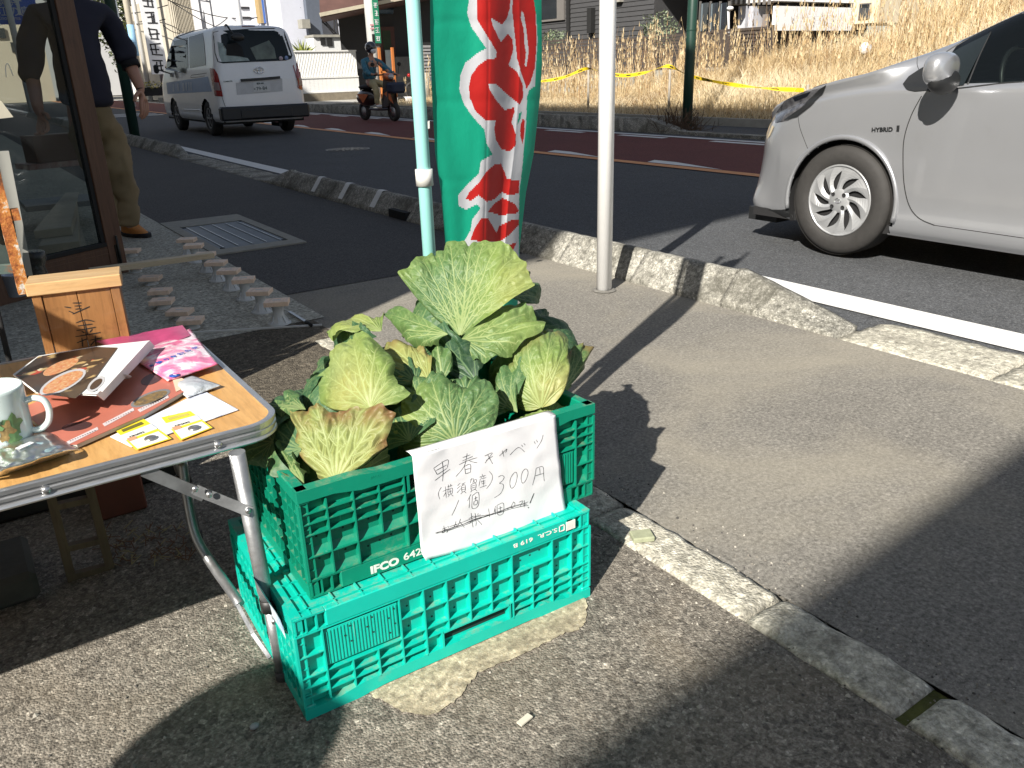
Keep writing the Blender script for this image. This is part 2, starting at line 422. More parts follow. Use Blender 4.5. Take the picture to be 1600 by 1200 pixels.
# far side kerb, sidewalk and retaining edge
fk = struct(thing('far_kerb', 'dark raised kerb along the far side of the road below the dry grass', 'kerb')); del fk['category']
k = 0; y = 10.5
while y < 46:
    rough_block(10.0, 10.2, y+.005, y+.6-.005, -.05, .21, None, 4, 3, .006, 150+k).build('kerb_block', M_kerb, fk); y += .6; k += 1
def fslope(y0, y1):
    return MB().add([(10.0, y0, -.05), (10.2, y0, -.05), (10.2, y1, -.05), (10.0, y1, -.05), (10.0, y0, .03), (10.2, y0, .03), (10.2, y1, .21), (10.0, y1, .21)],
             [[3, 2, 1, 0], [4, 5, 6, 7], [0, 1, 5, 4], [1, 2, 6, 5], [2, 3, 7, 6], [3, 0, 4, 7]])
fslope(9.75, 10.5).build('kerb_block', M_kerb, fk)
y = 9.74
while y > -6:
    MB().box((10.0, y-.6+.005, -.05), (10.2, y-.005, .03)).build('kerb_block', M_kerb, fk); y -= .6
sheet('far_sidewalk', 10.2, 11.5, -8, 46, .02, A_road)
# pale patch of bare concrete in front of the crates, ragged outline
pts = [G(u, v) for u, v in [(575, 1078), (600, 1098), (640, 1117), (680, 1116), (712, 1096), (735, 1068), (752, 1050), (800, 1032), (840, 1012), (880, 992), (903, 985), (915, 965), (900, 930), (760, 930), (560, 1010)]]
poly = catmull([(p.x, p.y) for p in pts], 7, True)
rr = random.Random(3)
poly = [(x+rr.uniform(-.003, .003), y+rr.uniform(-.003, .003)) for x, y in poly]
M_patch = asphalt('bare trowelled concrete', (.42, .36, .25), (.30, .25, .17), agg=(.5, .46, .36), aggamt=.4, scale=260, bump=.4, bd=.0015, dust=((.2, .17, .12), 9, .5, .6), fs=80)
MB().add([(x, y, .003) for x, y in poly], [list(range(len(poly)))]).build('concrete_patch', M_patch)['kind'] = 'structure'
# drain cover in its concrete frame on the sidewalk
gr = thing('drain_cover', 'grey steel drain cover with bright ribs in a pale concrete frame on the sidewalk', 'drain cover', (0, 0, 0))
M_gframe = pm('drain frame concrete', (.30, .29, .25), .85, var=.2, vs=14, bump=.5, bs=90, bd=.002)
M_gsteel = pm('galvanised drain steel', (.13, .15, .17), .5, .6, var=.3, vs=14, bump=.4, bs=160, bd=.001)
M_rib = pm('bright steel rib', (.5, .52, .54), .35, .8, var=.2)
for a in ((1.30, 5.22, 1.37, 6.74), (1.83, 5.22, 1.90, 6.74), (1.37, 5.22, 1.83, 5.37), (1.37, 6.42, 1.83, 6.74)):
    MB().box((a[0], a[1], .0), (a[2], a[3], .010)).build('frame', M_gframe, gr)
MB().box((1.37, 5.37, .0), (1.83, 6.42, .0045)).build('cover_plate', M_gsteel, gr)
for k in range(5):
    x = 1.41+.095*k
    MB().box((x-.0035, 5.42, .0045), (x+.0035, 6.37, .010)).build('rib', M_rib, gr)
for (x, y) in ((1.385, 5.39), (1.80, 5.39), (1.385, 6.38), (1.80, 6.38)):
    MB().box((x, y, .0045), (x+.025, y+.03, .009)).build('lift_slot', M_black, gr)
# round manhole in the road
mh = thing('manhole_cover', 'round patterned manhole cover in the near road lane', 'manhole cover', (5.15, 11.9, -.019))
b = MB().lathe([(0, .004), (.30, .004), (.30, -.01)], 32)
b.build('cover', pm('worn iron', (.14, .14, .13), .5, .5, var=.4, vs=30), mh)
b = MB()
for i in range(12):
    for rr_ in (.08, .15, .22):
        a = 2*pi*i/12+rr_*4
        b.box((-.022, -.012, .004), (.022, .012, .009), 0, Matrix.Translation((rr_*cos(a), rr_*sin(a), 0)) @ Matrix.Rotation(a, 4, 'Z'))
b.build('raised_pattern', pm('polished iron', (.4, .38, .34), .35, .7, var=.3), mh)
b = MB().lathe([(.305, .002), (.305, .006), (.335, .006), (.335, .002)], 32)
b.build('rim', pm('iron rim', (.2, .2, .19), .5, .5), mh)
# loose gravel and crumbs (nobody could count them)
b = MB(); rr = random.Random(8)
for i in range(1500):
    if i % 3 == 0: x = rr.gauss(1.10, .05); y = rr.uniform(-.1, 1.4)
    elif i % 3 == 1: x = rr.gauss(1.27, .06); y = rr.uniform(-.1, 1.5)
    else: x = rr.uniform(-.4, 1.1); y = rr.uniform(.3, 1.6)
    s_ = rr.uniform(.0012, .0035)*(1.8 if rr.random() < .04 else 1)
    q = [(rr.uniform(.6, 1.2)*s_*cos(a)+x, rr.uniform(.6, 1.2)*s_*sin(a)+y, .001) for a in (0, 1.25, 2.5, 3.8, 5)]
    b.add(q+[(x, y, s_*1.1+.001)], [[k, (k+1) % 5, 5] for k in range(5)], rr.choice((0, 0, 1, 2)))
b.build('gravel', [pm('grey grit', (.22, .2, .17), .9), pm('pale grit', (.45, .42, .36), .9), pm('dark grit', (.08, .075, .07), .9)])['kind'] = 'stuff'
M_scrap = pm('off-white scrap', (.6, .56, .46), .8)
p = G(820, 1130); tag(MB().box((-.014, -.006, 0), (.014, .006, .003), 0, Matrix.Translation((p.x, p.y, .006)) @ Matrix.Rotation(.2, 4, 'Z')).build('paper_scrap', M_scrap), 'tiny folded off-white paper scrap lying on the coarse asphalt in front of the crates', 'paper scrap')
p = G(398, 1138); tag(MB().ball((0, 0, 0), (.009, .007, .005), 7, 5, 0, Matrix.Translation((p.x, p.y, .005))).build('pebble', pm('blue-grey pebble', (.3, .33, .33), .8)), 'pale grey pebble lying in the rounded shadow in front of the table leg', 'pebble')
p = G(1003, 845)
st = tag(MB().box((-.026, -.02, 0), (.026, .02, .014), 0, Matrix.Translation((p.x, p.y, .006)) @ Matrix.Rotation(-.45, 4, 'Z'), .003).build('stone_chip', pm('greenish mortar', (.36, .38, .25), .9, var=.3, vs=40, bump=.6)), 'small greenish square stone chip on the flush kerb right of the crates', 'stone chip')
# ------------------------------------------------------------------ buildings on the camera's side (unseen, placed and shaped to shade the street)
M_plaster = pm('beige render wall', (.45, .42, .36), .85, var=.1, vs=2, bump=.2, bs=80)
M_dglass = pm('dark window glass', (.02, .025, .03), .08, var=.2)
def prism_dir(poly, z0, z1): return MB().prism(poly, z0, z1)
# near block inferred from its shadow; overhang added to place the shade edges
ap = thing('unseen_shade_block', 'unseen beige block on the near side, its overhang added to shape the street shade', 'building')
MB().prism([(-1.5, 1.75), (-1.5, 46), (-9, 46), (-9, 1.75)], 0, 3.2).build('lower_floors', M_plaster, ap)
MB().prism([(-3.9, -1.76), (-3.9, 46), (-14, 46), (-14, -3.0)], 9.0, 13.75).build('shade_overhang', M_plaster, ap)
for k in range(9):
    MB().box((-1.5, 4+4.5*k, 1), (-1.46, 6+4.5*k, 2.4)).build('window', M_dglass, ap)
    MB().box((-3.9, 4+4.5*k, 10.2), (-3.86, 6+4.5*k, 11.6)).build('window', M_dglass, ap)
tb = thing('unseen_rear_block', 'unseen beige block behind the photographer, sized to cast its inferred shadow', 'building')  # unseen block inferred from its shadow edge, height fitted to cast it
MB().box((-9, 8, 3.2), (-6, 40, 9.0)).build('service_core', M_plaster, ap)
MB().prism([(-2.6, -2.95), (-12, -3.6), (-12, -16), (-2.6, -16)], 0, 6).build('wall', M_plaster, tb)
for k in range(4):
    MB().box((-4.2-2*k, -3.5, 2), (-3.2-2*k, -2.92-.14*k, 3.4)).build('window', M_dglass, tb)
# ------------------------------------------------------------------ the two crates
CO = V((0.3535, 1.157, 0)); CA = radians(-.96); CH = 0.2084; CLO = V((.3042, 1.117, 0)); CLA = radians(-1.74)
CSC = Matrix.Diagonal((1.033, 1, CH/.2368, 1))
CX = V((cos(CA), sin(CA), 0)); CY = V((-sin(CA), cos(CA), 0))
def K(u, v, y): return AP(u, v, CO+CY*y, CY)          # point on the vertical plane y behind the crates' front
def plastic(name, col, col2):
    mt, t, b = nodes(name)
    tc = N(t, 'ShaderNodeTexCoord'); vec = tc.outputs['Object']
    n = noise(t, 6, 6, .6, vec=vec)
    c = ramp(t, n, [(.3, col2), (.7, col)]).outputs[0]
    g = N(t, 'ShaderNodeNewGeometry')
    sp = N(t, 'ShaderNodeSeparateXYZ'); t.links.new(g.outputs['Normal'], sp.inputs[0])
    # dust lies on what faces up and in smears
    up = ramp(t, sp.outputs[2], [(.5, (0, 0, 0)), (.95, (1, 1, 1))]).outputs[0]
    d = ramp(t, noise(t, 26, 8, .7, vec=vec), [(.50, (0, 0, 0)), (.68, (.55,)*3)]).outputs[0]
    mm = N(t, 'ShaderNodeMath', operation='MULTIPLY'); t.links.new(up, mm.inputs[0]); t.links.new(d, mm.inputs[1])
    c = mixc(t, mm.outputs[0], c, (.32, .27, .17))
    d2 = ramp(t, noise(t, 11, 9, .75, vec=vec), [(.6, (0, 0, 0)), (.72, (.35,)*3)]).outputs[0]
    c = mixc(t, d2, c, (.24, .3, .22))
    sc = N(t, 'ShaderNodeMapping'); sc.inputs['Scale'].default_value = (90, 90, 9); sc.inputs['Rotation'].default_value = (0, .6, 0); t.links.new(vec, sc.inputs[0])
    d3 = ramp(t, noise(t, 1, 4, .6, vec=sc.outputs[0]), [(.68, (0, 0, 0)), (.72, (.4,)*3)]).outputs[0]
    c = mixc(t, d3, c, (.2, .55, .45))
    t.links.new(c, b.inputs['Base Color']); b.inputs['Roughness'].default_value = .42
    b.inputs['Subsurface Weight'].default_value = 0.0
    bumpn(t, b, noise(t, 60, 6, .6, vec=vec), .25, .0015)
    return mt
P_up = plastic('green crate plastic', (.002, .24, .145), (.002, .19, .115))
P_lo = plastic('teal crate plastic', (.002, .50, .39), (.002, .41, .32))
M_hole = pm('dark hole', (.004, .03, .022), .9)
rndc = random.Random(11)
def crate_wall(L, feat=True, cols=13, seed=0):
    """one crate side in its own frame: X along the wall, Y = depth (0 = outermost), Z up"""
    b = MB(); D = .015; r = random.Random(seed)
    zr = [.042, .092, .140, .164, .186]
    xs = [L*k/cols for k in range(cols+1)]
    if not feat: xs = [L*k/cols for k in range(cols+1)]
    b.box((.002, D, .006), (L-.002, D+.003, .212))                       # skin
    b.box((.055, .0015, .002), (L-.055, D, .0405), bev=.002)                 # plain band at the foot
    for a in (0, 1):                                                      # ribbed feet either side of the band
        for k in range(3):
            x = .003+.018*k if a == 0 else L-.0055-.018*k
            b.box((x, .002, .004), (x+.0025, D, .0405))
        x0, x1 = (.003, .055) if a == 0 else (L-.055, L-.003)
        b.box((x0, .002, .002), (x1, D, .006)); b.box((x0, .002, .038), (x1, D, .0405))
    # rim: thick at the ends, lower between, sloped in between
    prof = [(0, .237), (.075, .237), (.115, .228), (L-.115, .228), (L-.075, .237), (L, .237)]
    prof = [(0, .237), (L*.16, .237), (L*.24, .230), (L*.76, .230), (L*.84, .237), (L, .237)]
    low = [(0, .213), (L*.10, .213), (L*.18, .203), (L*.82, .203), (L*.90, .213), (L, .213)]
    n = len(prof); vs = []
    for (x, z) in prof: vs += [(x, 0, z), (x, .022, z)]
    for (x, z) in low: vs += [(x, 0, z), (x, .022, z)]
    fs = []
    for i in range(n-1):
        a, c = 2*i, 2*(i+1)
        fs.append([a, c, c+1, a+1]); fs.append([2*n+a, 2*n+a+1, 2*n+c+1, 2*n+c])
        fs.append([2*n+a, 2*n+c, c, a]); fs.append([a+1, c+1, 2*n+c+1, 2*n+a+1])
    fs.append([0, 1, 2*n+1, 2*n]); fs.append([2*n-2, 4*n-2, 4*n-1, 2*n-1])
    b.add(vs, fs)
    # features (in the upright crate): wide cell in the lowest row, ribbed label panel in rows one and two, hand slot under the rim
    wide = (2, 4) if feat else (-1, -1); lab = (9, 12) if feat else (-1, -1); slot = (4.3, 7.4) if feat else (4, 9)
    for k, x in enumerate(xs):
        for i, z in enumerate(zr):
            z1 = zr[i+1] if i+1 < len(zr) else .207
            if i == 0 and wide[0] < k < wide[1]: continue
            if i in (0, 1) and lab[0] < k < lab[1]: continue
            if i >= 3 and slot[0] < k < slot[1] and feat: continue
            xx = min(max(x, .0016), L-.0016)
            t = .0028 if k in (0, cols) else .0024
            if k in (0, cols): t = .004
            b.box((xx-t/2, .0008 if k % 2 else .0, z), (xx+t/2, D, z1))
    for i, z in enumerate(zr):
        for k in range(cols):
            if i == 1 and lab[0] <= k < lab[1]: continue
            if i == 4 and slot[0]-1 < k < slot[1] and feat: continue
            b.box((xs[k], .0012, z-.0012), (xs[k+1], D, z+.0012))
            if i in (0, 1) and not (i == 0 and wide[0] <= k < wide[1]) and not (lab[0] <= k < lab[1]):
                # sloped fillet at the foot of the cell
                x0, x1 = xs[k]+.0013, xs[k+1]-.0013
                b.add([(x0, .006, z+.0012), (x1, .006, z+.0012), (x1, D, z+.013), (x0, D, z+.013)], [[0, 1, 2, 3]])
    if feat:
        # ribbed label panel
        x0, x1 = xs[lab[0]]+.003, xs[lab[1]]-.003
        b.box((x0, .005, .050), (x1, D, .133), bev=.001)
        q = 22
        for k in range(q):
            x = x0+.004+(x1-x0-.008)*k/(q-1); b.box((x-.0009, .0035, .054), (x+.0009, .006, .129))
        for k in range(10):
            b.box((x0+.008+.04*(k % 3)+.01*(k//3 % 2)-.0014, .0028, .06+.018*(k//3)-.0014), (x0+.008+.04*(k % 3)+.01*(k//3 % 2)+.0014, .0036, .06+.018*(k//3)+.0014), 1)
        # hand slot: dark opening
        b.box((xs[4]+.012, D-.001, .168), (xs[7]+.01, D-.0002, .196), 1)
        b.box((xs[4]+.008, .0, .164), (xs[7]+.014, D, .168)); b.box((xs[4]+.006, .0, .164), (xs[4]+.010, D, .203)); b.box((xs[7]+.012, .0, .164), (xs[7]+.016, D, .203))
    for i in (0, 1):
        for k in range(cols):
            if (i == 0 and wide[0] <= k < wide[1]) or (lab[0] <= k < lab[1]): continue
            xc = (xs[k]+xs[k+1])/2+.004; zc = zr[i]+.034
            b.box((xc-.0017, D-.0006, zc-.0017), (xc+.0017, D-.0002, zc+.0017), 1)
    for k in range(3): b.box((xs[2]+.02+.022*k, D-.0006, .064+.004*k), (xs[2]+.0234+.022*k, D-.0002, .0674+.004*k), 1)
    return b
def side_wall(L):
    """short side: open vertical bars with ledges"""
    b = MB(); D = .014
    b.box((.002, 0, 0), (L-.002, D+.003, .03)); b.box((0, 0, .207), (L, .02, .237), bev=.002)
    b.box((.002, D, .03), (L-.002, D+.0025, .207))
    for k in range(15):
        x = .004+(L-.0108)*k/14
        b.box((x, 0, .03), (x+.0028, D, .207))
    for z in (.06, .09, .12, .15, .18): b.box((.002, .001, z), (L-.002, D, z+.0025))
    return b
def crate(name, label, mat, z0, inv):
    t = thing(name, label, 'crate', ((CLO if inv else CO).x, (CLO if inv else CO).y, z0), CLA if inv else CA, 'stacked green plastic crates')
    flip = CSC @ (Matrix.Translation((.6, 0, .2368)) @ Matrix.Rotation(pi, 4, 'Y') if inv else Matrix.Identity(4))
    L, W = .6, .4
    def part(nm, b, M):
        bb = MB(); bb.v = [flip @ (M @ V(p)) for p in b.v]; bb.f = b.f; bb.m = b.m; bb.sm = b.sm
        return bb.build(nm, [mat, M_hole], t)
    part('front_wall', crate_wall(L), Matrix.Identity(4))
    part('back_wall', crate_wall(L, True), Matrix.Translation((L, W, 0)) @ Matrix.Rotation(pi, 4, 'Z'))
    part('side_wall', side_wall(W-.004), Matrix.Translation((0, W-.002, 0)) @ Matrix.Rotation(-pi/2, 4, 'Z'))
    part('side_wall', side_wall(W-.004), Matrix.Translation((L, .002, 0)) @ Matrix.Rotation(pi/2, 4, 'Z'))
    fl = MB(); fl.box((.018, .018, .006), (L-.018, W-.018, .010))
    for k in range(13): fl.box((.02+.0455*k, .003, .001), (.0228+.0455*k, W-.003, .008))
    for k in range(9): fl.box((.003, .02+.0445*k, .001), (L-.003, .0228+.0445*k, .008))
    part('floor_grid', fl, Matrix.Identity(4))
    return t
lower = crate('crate', 'lower teal crate, turned upside down on the ground under the cabbage crate', P_lo, 0, True)
upper = crate('crate', 'upper green crate full of cabbages with the handwritten price sheet', P_up, CH-.004, False)
M_ink = pm('white crate print', (.78, .78, .72), .6, var=.15, vs=60)
def text(name, s, size, mat, parent, M, ext=.0003, bold=0, sx=1, align='LEFT', shear=0):
    c = bpy.data.curves.new(name, 'FONT'); c.body = s; c.size = size; c.extrude = ext; c.offset = bold; c.align_x = align; c.shear = shear
    c.resolution_u = 3
    o = bpy.data.objects.new(name, c); C.objects.link(o)
    dg = bpy.context.evaluated_depsgraph_get(); me = bpy.data.meshes.new_from_object(o.evaluated_get(dg))
    bpy.data.objects.remove(o); bpy.data.curves.remove(c)
    me.materials.clear(); me.materials.append(mat)
    me.transform(M @ Matrix.Scale(sx, 4, (1, 0, 0)))
    q = bpy.data.objects.new(name, me); C.objects.link(q)
    if parent is not None: q.parent = parent
    return q
XZ = Matrix.Rotation(pi/2, 4, 'X')       # text plane XY -> XZ, facing -Y
text('print', 'IFCO', .023, M_ink, upper, CSC @ Matrix.Translation((.108, .001, .010)) @ XZ, bold=.0011, sx=1.05)
text('print', '6424', .023, M_ink, upper, CSC @ Matrix.Translation((.171, .001, .0125)) @ XZ, bold=.0003, sx=1.05)
RI = Matrix.Rotation(pi, 4, 'Y')
text('print', 'S.C.R.  619 B', .014, M_ink, lower, CSC @ Matrix.Translation((.520, .001, .2368-.015)) @ Matrix.Rotation(pi, 4, 'Y') @ XZ, bold=.0002, sx=1.35)
b = MB()
b.box((.558, -.0008, CH-.027), (.580, .0008, CH-.008)); b.box((.541, -.0008, CH-.024), (.554, .0008, CH-.0225)); b.box((.541, -.0008, CH-.0115), (.554, .0008, CH-.010)); b.box((.541, -.0008, CH-.024), (.5425, .0008, CH-.010)); b.box((.5525, -.0008, CH-.024), (.554, .0008, CH-.010))
b.build('printed_icon', M_ink, lower)
text('moulded_mark', 'IFCO', .008, P_up, upper, CSC @ Matrix.Translation((.125, -.0002, .2195)) @ XZ)
# sticker on the lower crate's side, peeling white and blue label
lb = MB().grid(lambda u, v: (-.004-.02*v*v, .14-.1*u, .150+.085*v), 4, 4)
lb.build('peeling_label', pm('white and blue label', (.75, .76, .76), .5, var=.5, vs=35, col2=(.1, .35, .55)), lower)
# ------------------------------------------------------------------ the price sheet, taped over the rim of the upper crate
pp0 = CO-CY*.004
def PP(u, v, off=0.0):
    p = AP(u, v, pp0, CY); return p-CY*off
TL, TR, BR, BL = (643, 712), (866, 647), (883, 811), (657, 873)
def bil(u, v, A, B, C_, D): return tuple(((A[i]*(1-u)+B[i]*u)*(1-v)+(D[i]*(1-u)+C_[i]*u)*v) for i in (0, 1))
from mathutils import noise as mnoise
def sheet_off(q, s_):                      # how far the paper stands off the crate
    return .002+.004*(1-q)*0+.006*q*q+.0035*mnoise.noise(V((s_*3.2, q*2.5, .3)))+.0016*mnoise.noise(V((s_*9, q*9, 4)))+.001*sin(s_*14+q*5)
def sheet_pt(u, v):
    px = bil(u, v, TL, TR, BR, BL)
    if u < .18 and v > .93: px = (px[0]+(.18-u)*30*(v-.93)/.07, px[1])
    return px
def paper_fn(u, v):
    px = sheet_pt(u, v); return PP(px[0], px[1], max(.0012, sheet_off(v, u)))
ps = thing('price_sheet', 'white handwritten paper price sheet hanging on the front of the upper green crate', 'paper sign', (0, 0, 0))
M_paper = pm('white copy paper', (.73, .73, .75), .75, var=.03, vs=5, bump=.25, bs=14, bd=.004, dirt=((.55, .5, .36), 9, .68))
b = MB().grid(paper_fn, 46, 34)
# folded-over strip along the top rim
b.grid(lambda u, v: PP(*bil(u, 0, TL, TR, BR, BL), .002)+CY*(.024*v)+V((0, 0, .0018*sin(v*pi))), 20, 3)
po = b.build('sheet', M_paper, ps)
sm = po.modifiers.new('t', 'SOLIDIFY'); sm.thickness = .0004; sm.offset = 0
STR = {
 'a': [[(180,452),(208,502)],[(180,452),(292,388),(290,450)],[(198,470),(285,428)],[(208,502),(288,455)],[(188,548),(250,505),(312,462)],[(248,400),(256,470),(250,555)]],
 'b': [[(410,372),(470,350)],[(408,398),(490,362)],[(382,428),(450,395),(525,372)],[(445,340),(422,440),(355,518)],[(455,392),(485,405),(525,412)],[(425,440),(430,498)],[(425,440),(470,425),(468,485)],[(428,465),(468,455)],[(430,498),(468,485)]],
 'c': [[(578,358),(632,330)],[(590,392),(640,358)],[(600,345),(622,385),(640,418)],[(638,332),(605,380),(580,412)]],
 'd': [[(690,355),(720,325),(748,300),(738,330)],[(712,312),(726,362)]],
 'e': [[(775,350),(838,290),(890,325)],[(865,270),(877,286)],[(884,258),(896,274)]],
 'f': [[(968,245),(977,266)],[(985,232),(993,252)],[(1035,192),(1020,245),(985,300)]],
 'g': [[(240,600),(215,645),(225,692)],[(250,632),(300,610)],[(272,595),(275,682)],[(272,640),(252,672)],[(285,600),(325,585)],[(295,580),(298,605)],[(312,575),(315,600)],[(290,620),(325,608),(322,645),(292,655),(290,620)],[(307,612),(308,650)],[(292,638),(322,628)],[(300,658),(288,674)],[(315,655),(330,668)]],
 'h': [[(388,568),(366,590)],[(390,588),(362,612)],[(392,608),(360,642)],[(397,577),(428,565)],[(412,572),(402,590)],[(397,590),(424,582),(422,625),(398,632),(397,590)],[(397,604),(422,598)],[(397,618),(422,612)],[(402,635),(388,652)],[(415,630),(430,642)]],
 'i': [[(465,545),(492,535),(485,567)],[(478,530),(466,570)],[(495,545),(513,540),(511,560),(497,563),(495,545)],[(470,580),(506,568),(504,610),(472,620),(470,580)],[(470,592),(504,582)],[(472,606),(504,597)],[(478,622),(465,638)],[(498,612),(515,627)]],
 'j': [[(558,498),(560,513)],[(535,522),(586,507)],[(545,515),(552,528)],[(574,508),(566,524)],[(540,537),(590,524)],[(542,535),(530,592)],[(555,545),(549,562)],[(552,557),(582,548)],[(550,573),(580,564)],[(566,540),(567,588)],[(538,603),(592,584)],[(612,475),(638,512),(625,565),(590,612)]],
 'k': [[(375,698),(345,760),(318,818)],[(470,650),(440,705)],[(458,680),(452,760)],[(478,665),(528,640),(522,745),(476,760),(478,665)],[(488,690),(518,676)],[(503,668),(503,705)],[(490,708),(516,698),(514,728),(490,735),(490,708)]],
 'l': [[(680,520),(708,507),(728,520),(712,550),(690,568),(718,575),(722,605),(700,650),(652,682)],[(808,480),(782,520),(773,570),(785,607),(812,582),(828,520),(822,485),(808,480)],[(888,455),(868,480),(858,530),(868,565),(895,540),(912,490),(905,460),(888,455)],[(975,450),(965,520),(948,582)],[(975,450),(1015,438),(1032,445),(1036,500),(1042,552)],[(1003,445),(1008,498)],[(968,510),(1037,490)]],
 'm': [[(190,955),(300,918),(480,858),(620,806),(780,756),(915,712)],[(205,948),(330,915),(500,845),(660,800),(800,742),(900,726)],[(195,957),(270,940),(430,885),(600,818),(700,790),(850,748),(915,740)],[(300,905),(450,850),(540,822),(700,792),(760,770)],[(240,925),(278,910)],[(255,898),(258,946),(240,948),(268,924),(284,940),(274,950)],[(287,900),(292,912)],[(310,915),(345,900)],[(350,862),(338,900),(325,912)],[(345,880),(360,905)],[(385,842),(368,885),(350,905)],[(378,865),(412,908)],[(450,842),(490,822)],[(470,800),(480,908)],[(478,850),(455,880)],[(500,798),(508,870),(502,900)],[(490,830),(545,812)],[(492,850),(552,835)],[(515,850),(535,870),(550,888)],[(525,800),(520,815)],[(605,765),(610,828)],[(660,745),(646,792)],[(656,765),(655,808)],[(672,740),(720,722),(718,800),(674,808),(672,740)],[(680,765),(712,755)],[(695,745),(696,790)],[(800,712),(782,745),(786,760),(806,742),(808,718),(795,712)],[(840,714),(872,704),(850,748),(905,728)],[(884,698),(880,752)]],
}
M_pen = pm('black marker ink', (.02, .02, .022), .6)
b = MB()
def stroke(pts, wpx=3.6):
    P = catmull([(640+x/5, 640+y/5) for x, y in pts], 4)
    # to paper space
    import itertools
    A = []
    for (x, y) in P:
        # invert the bilinear map by a few Newton steps
        u, v = .5, .5
        for _ in range(8):
            q = bil(u, v, TL, TR, BR, BL)
            du = np.subtract(bil(u+.001, v, TL, TR, BR, BL), q)/.001; dv = np.subtract(bil(u, v+.001, TL, TR, BR, BL), q)/.001
            d_ = np.linalg.solve(np.array([du, dv]).T, np.array([x, y])-np.array(q)); u += d_[0]; v += d_[1]
        A.append(PP(x, y, max(.0012, sheet_off(v, u))+.0007))
    wd = wpx/5/1262*1.35/2
    L_, R_ = [], []
    for i in range(len(A)):
        t = (A[min(i+1, len(A)-1)]-A[max(i-1, 0)]).normalized(); n_ = t.cross(-CY).normalized()
        ww = wd*(1 if 0 < i < len(A)-1 else .7)*(1+.25*sin(i*1.7+x))
        L_.append(A[i]+n_*ww); R_.append(A[i]-n_*ww)
    nn = len(A); b.add(L_+R_, [[i, nn+i, nn+i+1, i+1] for i in range(nn-1)])
for k_, ss in STR.items():
    for s_ in ss: stroke(s_, 4.2 if k_ not in 'ghij' else 3.6)
stroke([(960, 645), (945, 685), (928, 724)], 10); stroke([(912, 752), (918, 760)], 9)
b.build('handwriting', M_pen, ps)['kind'] = 'stuff'
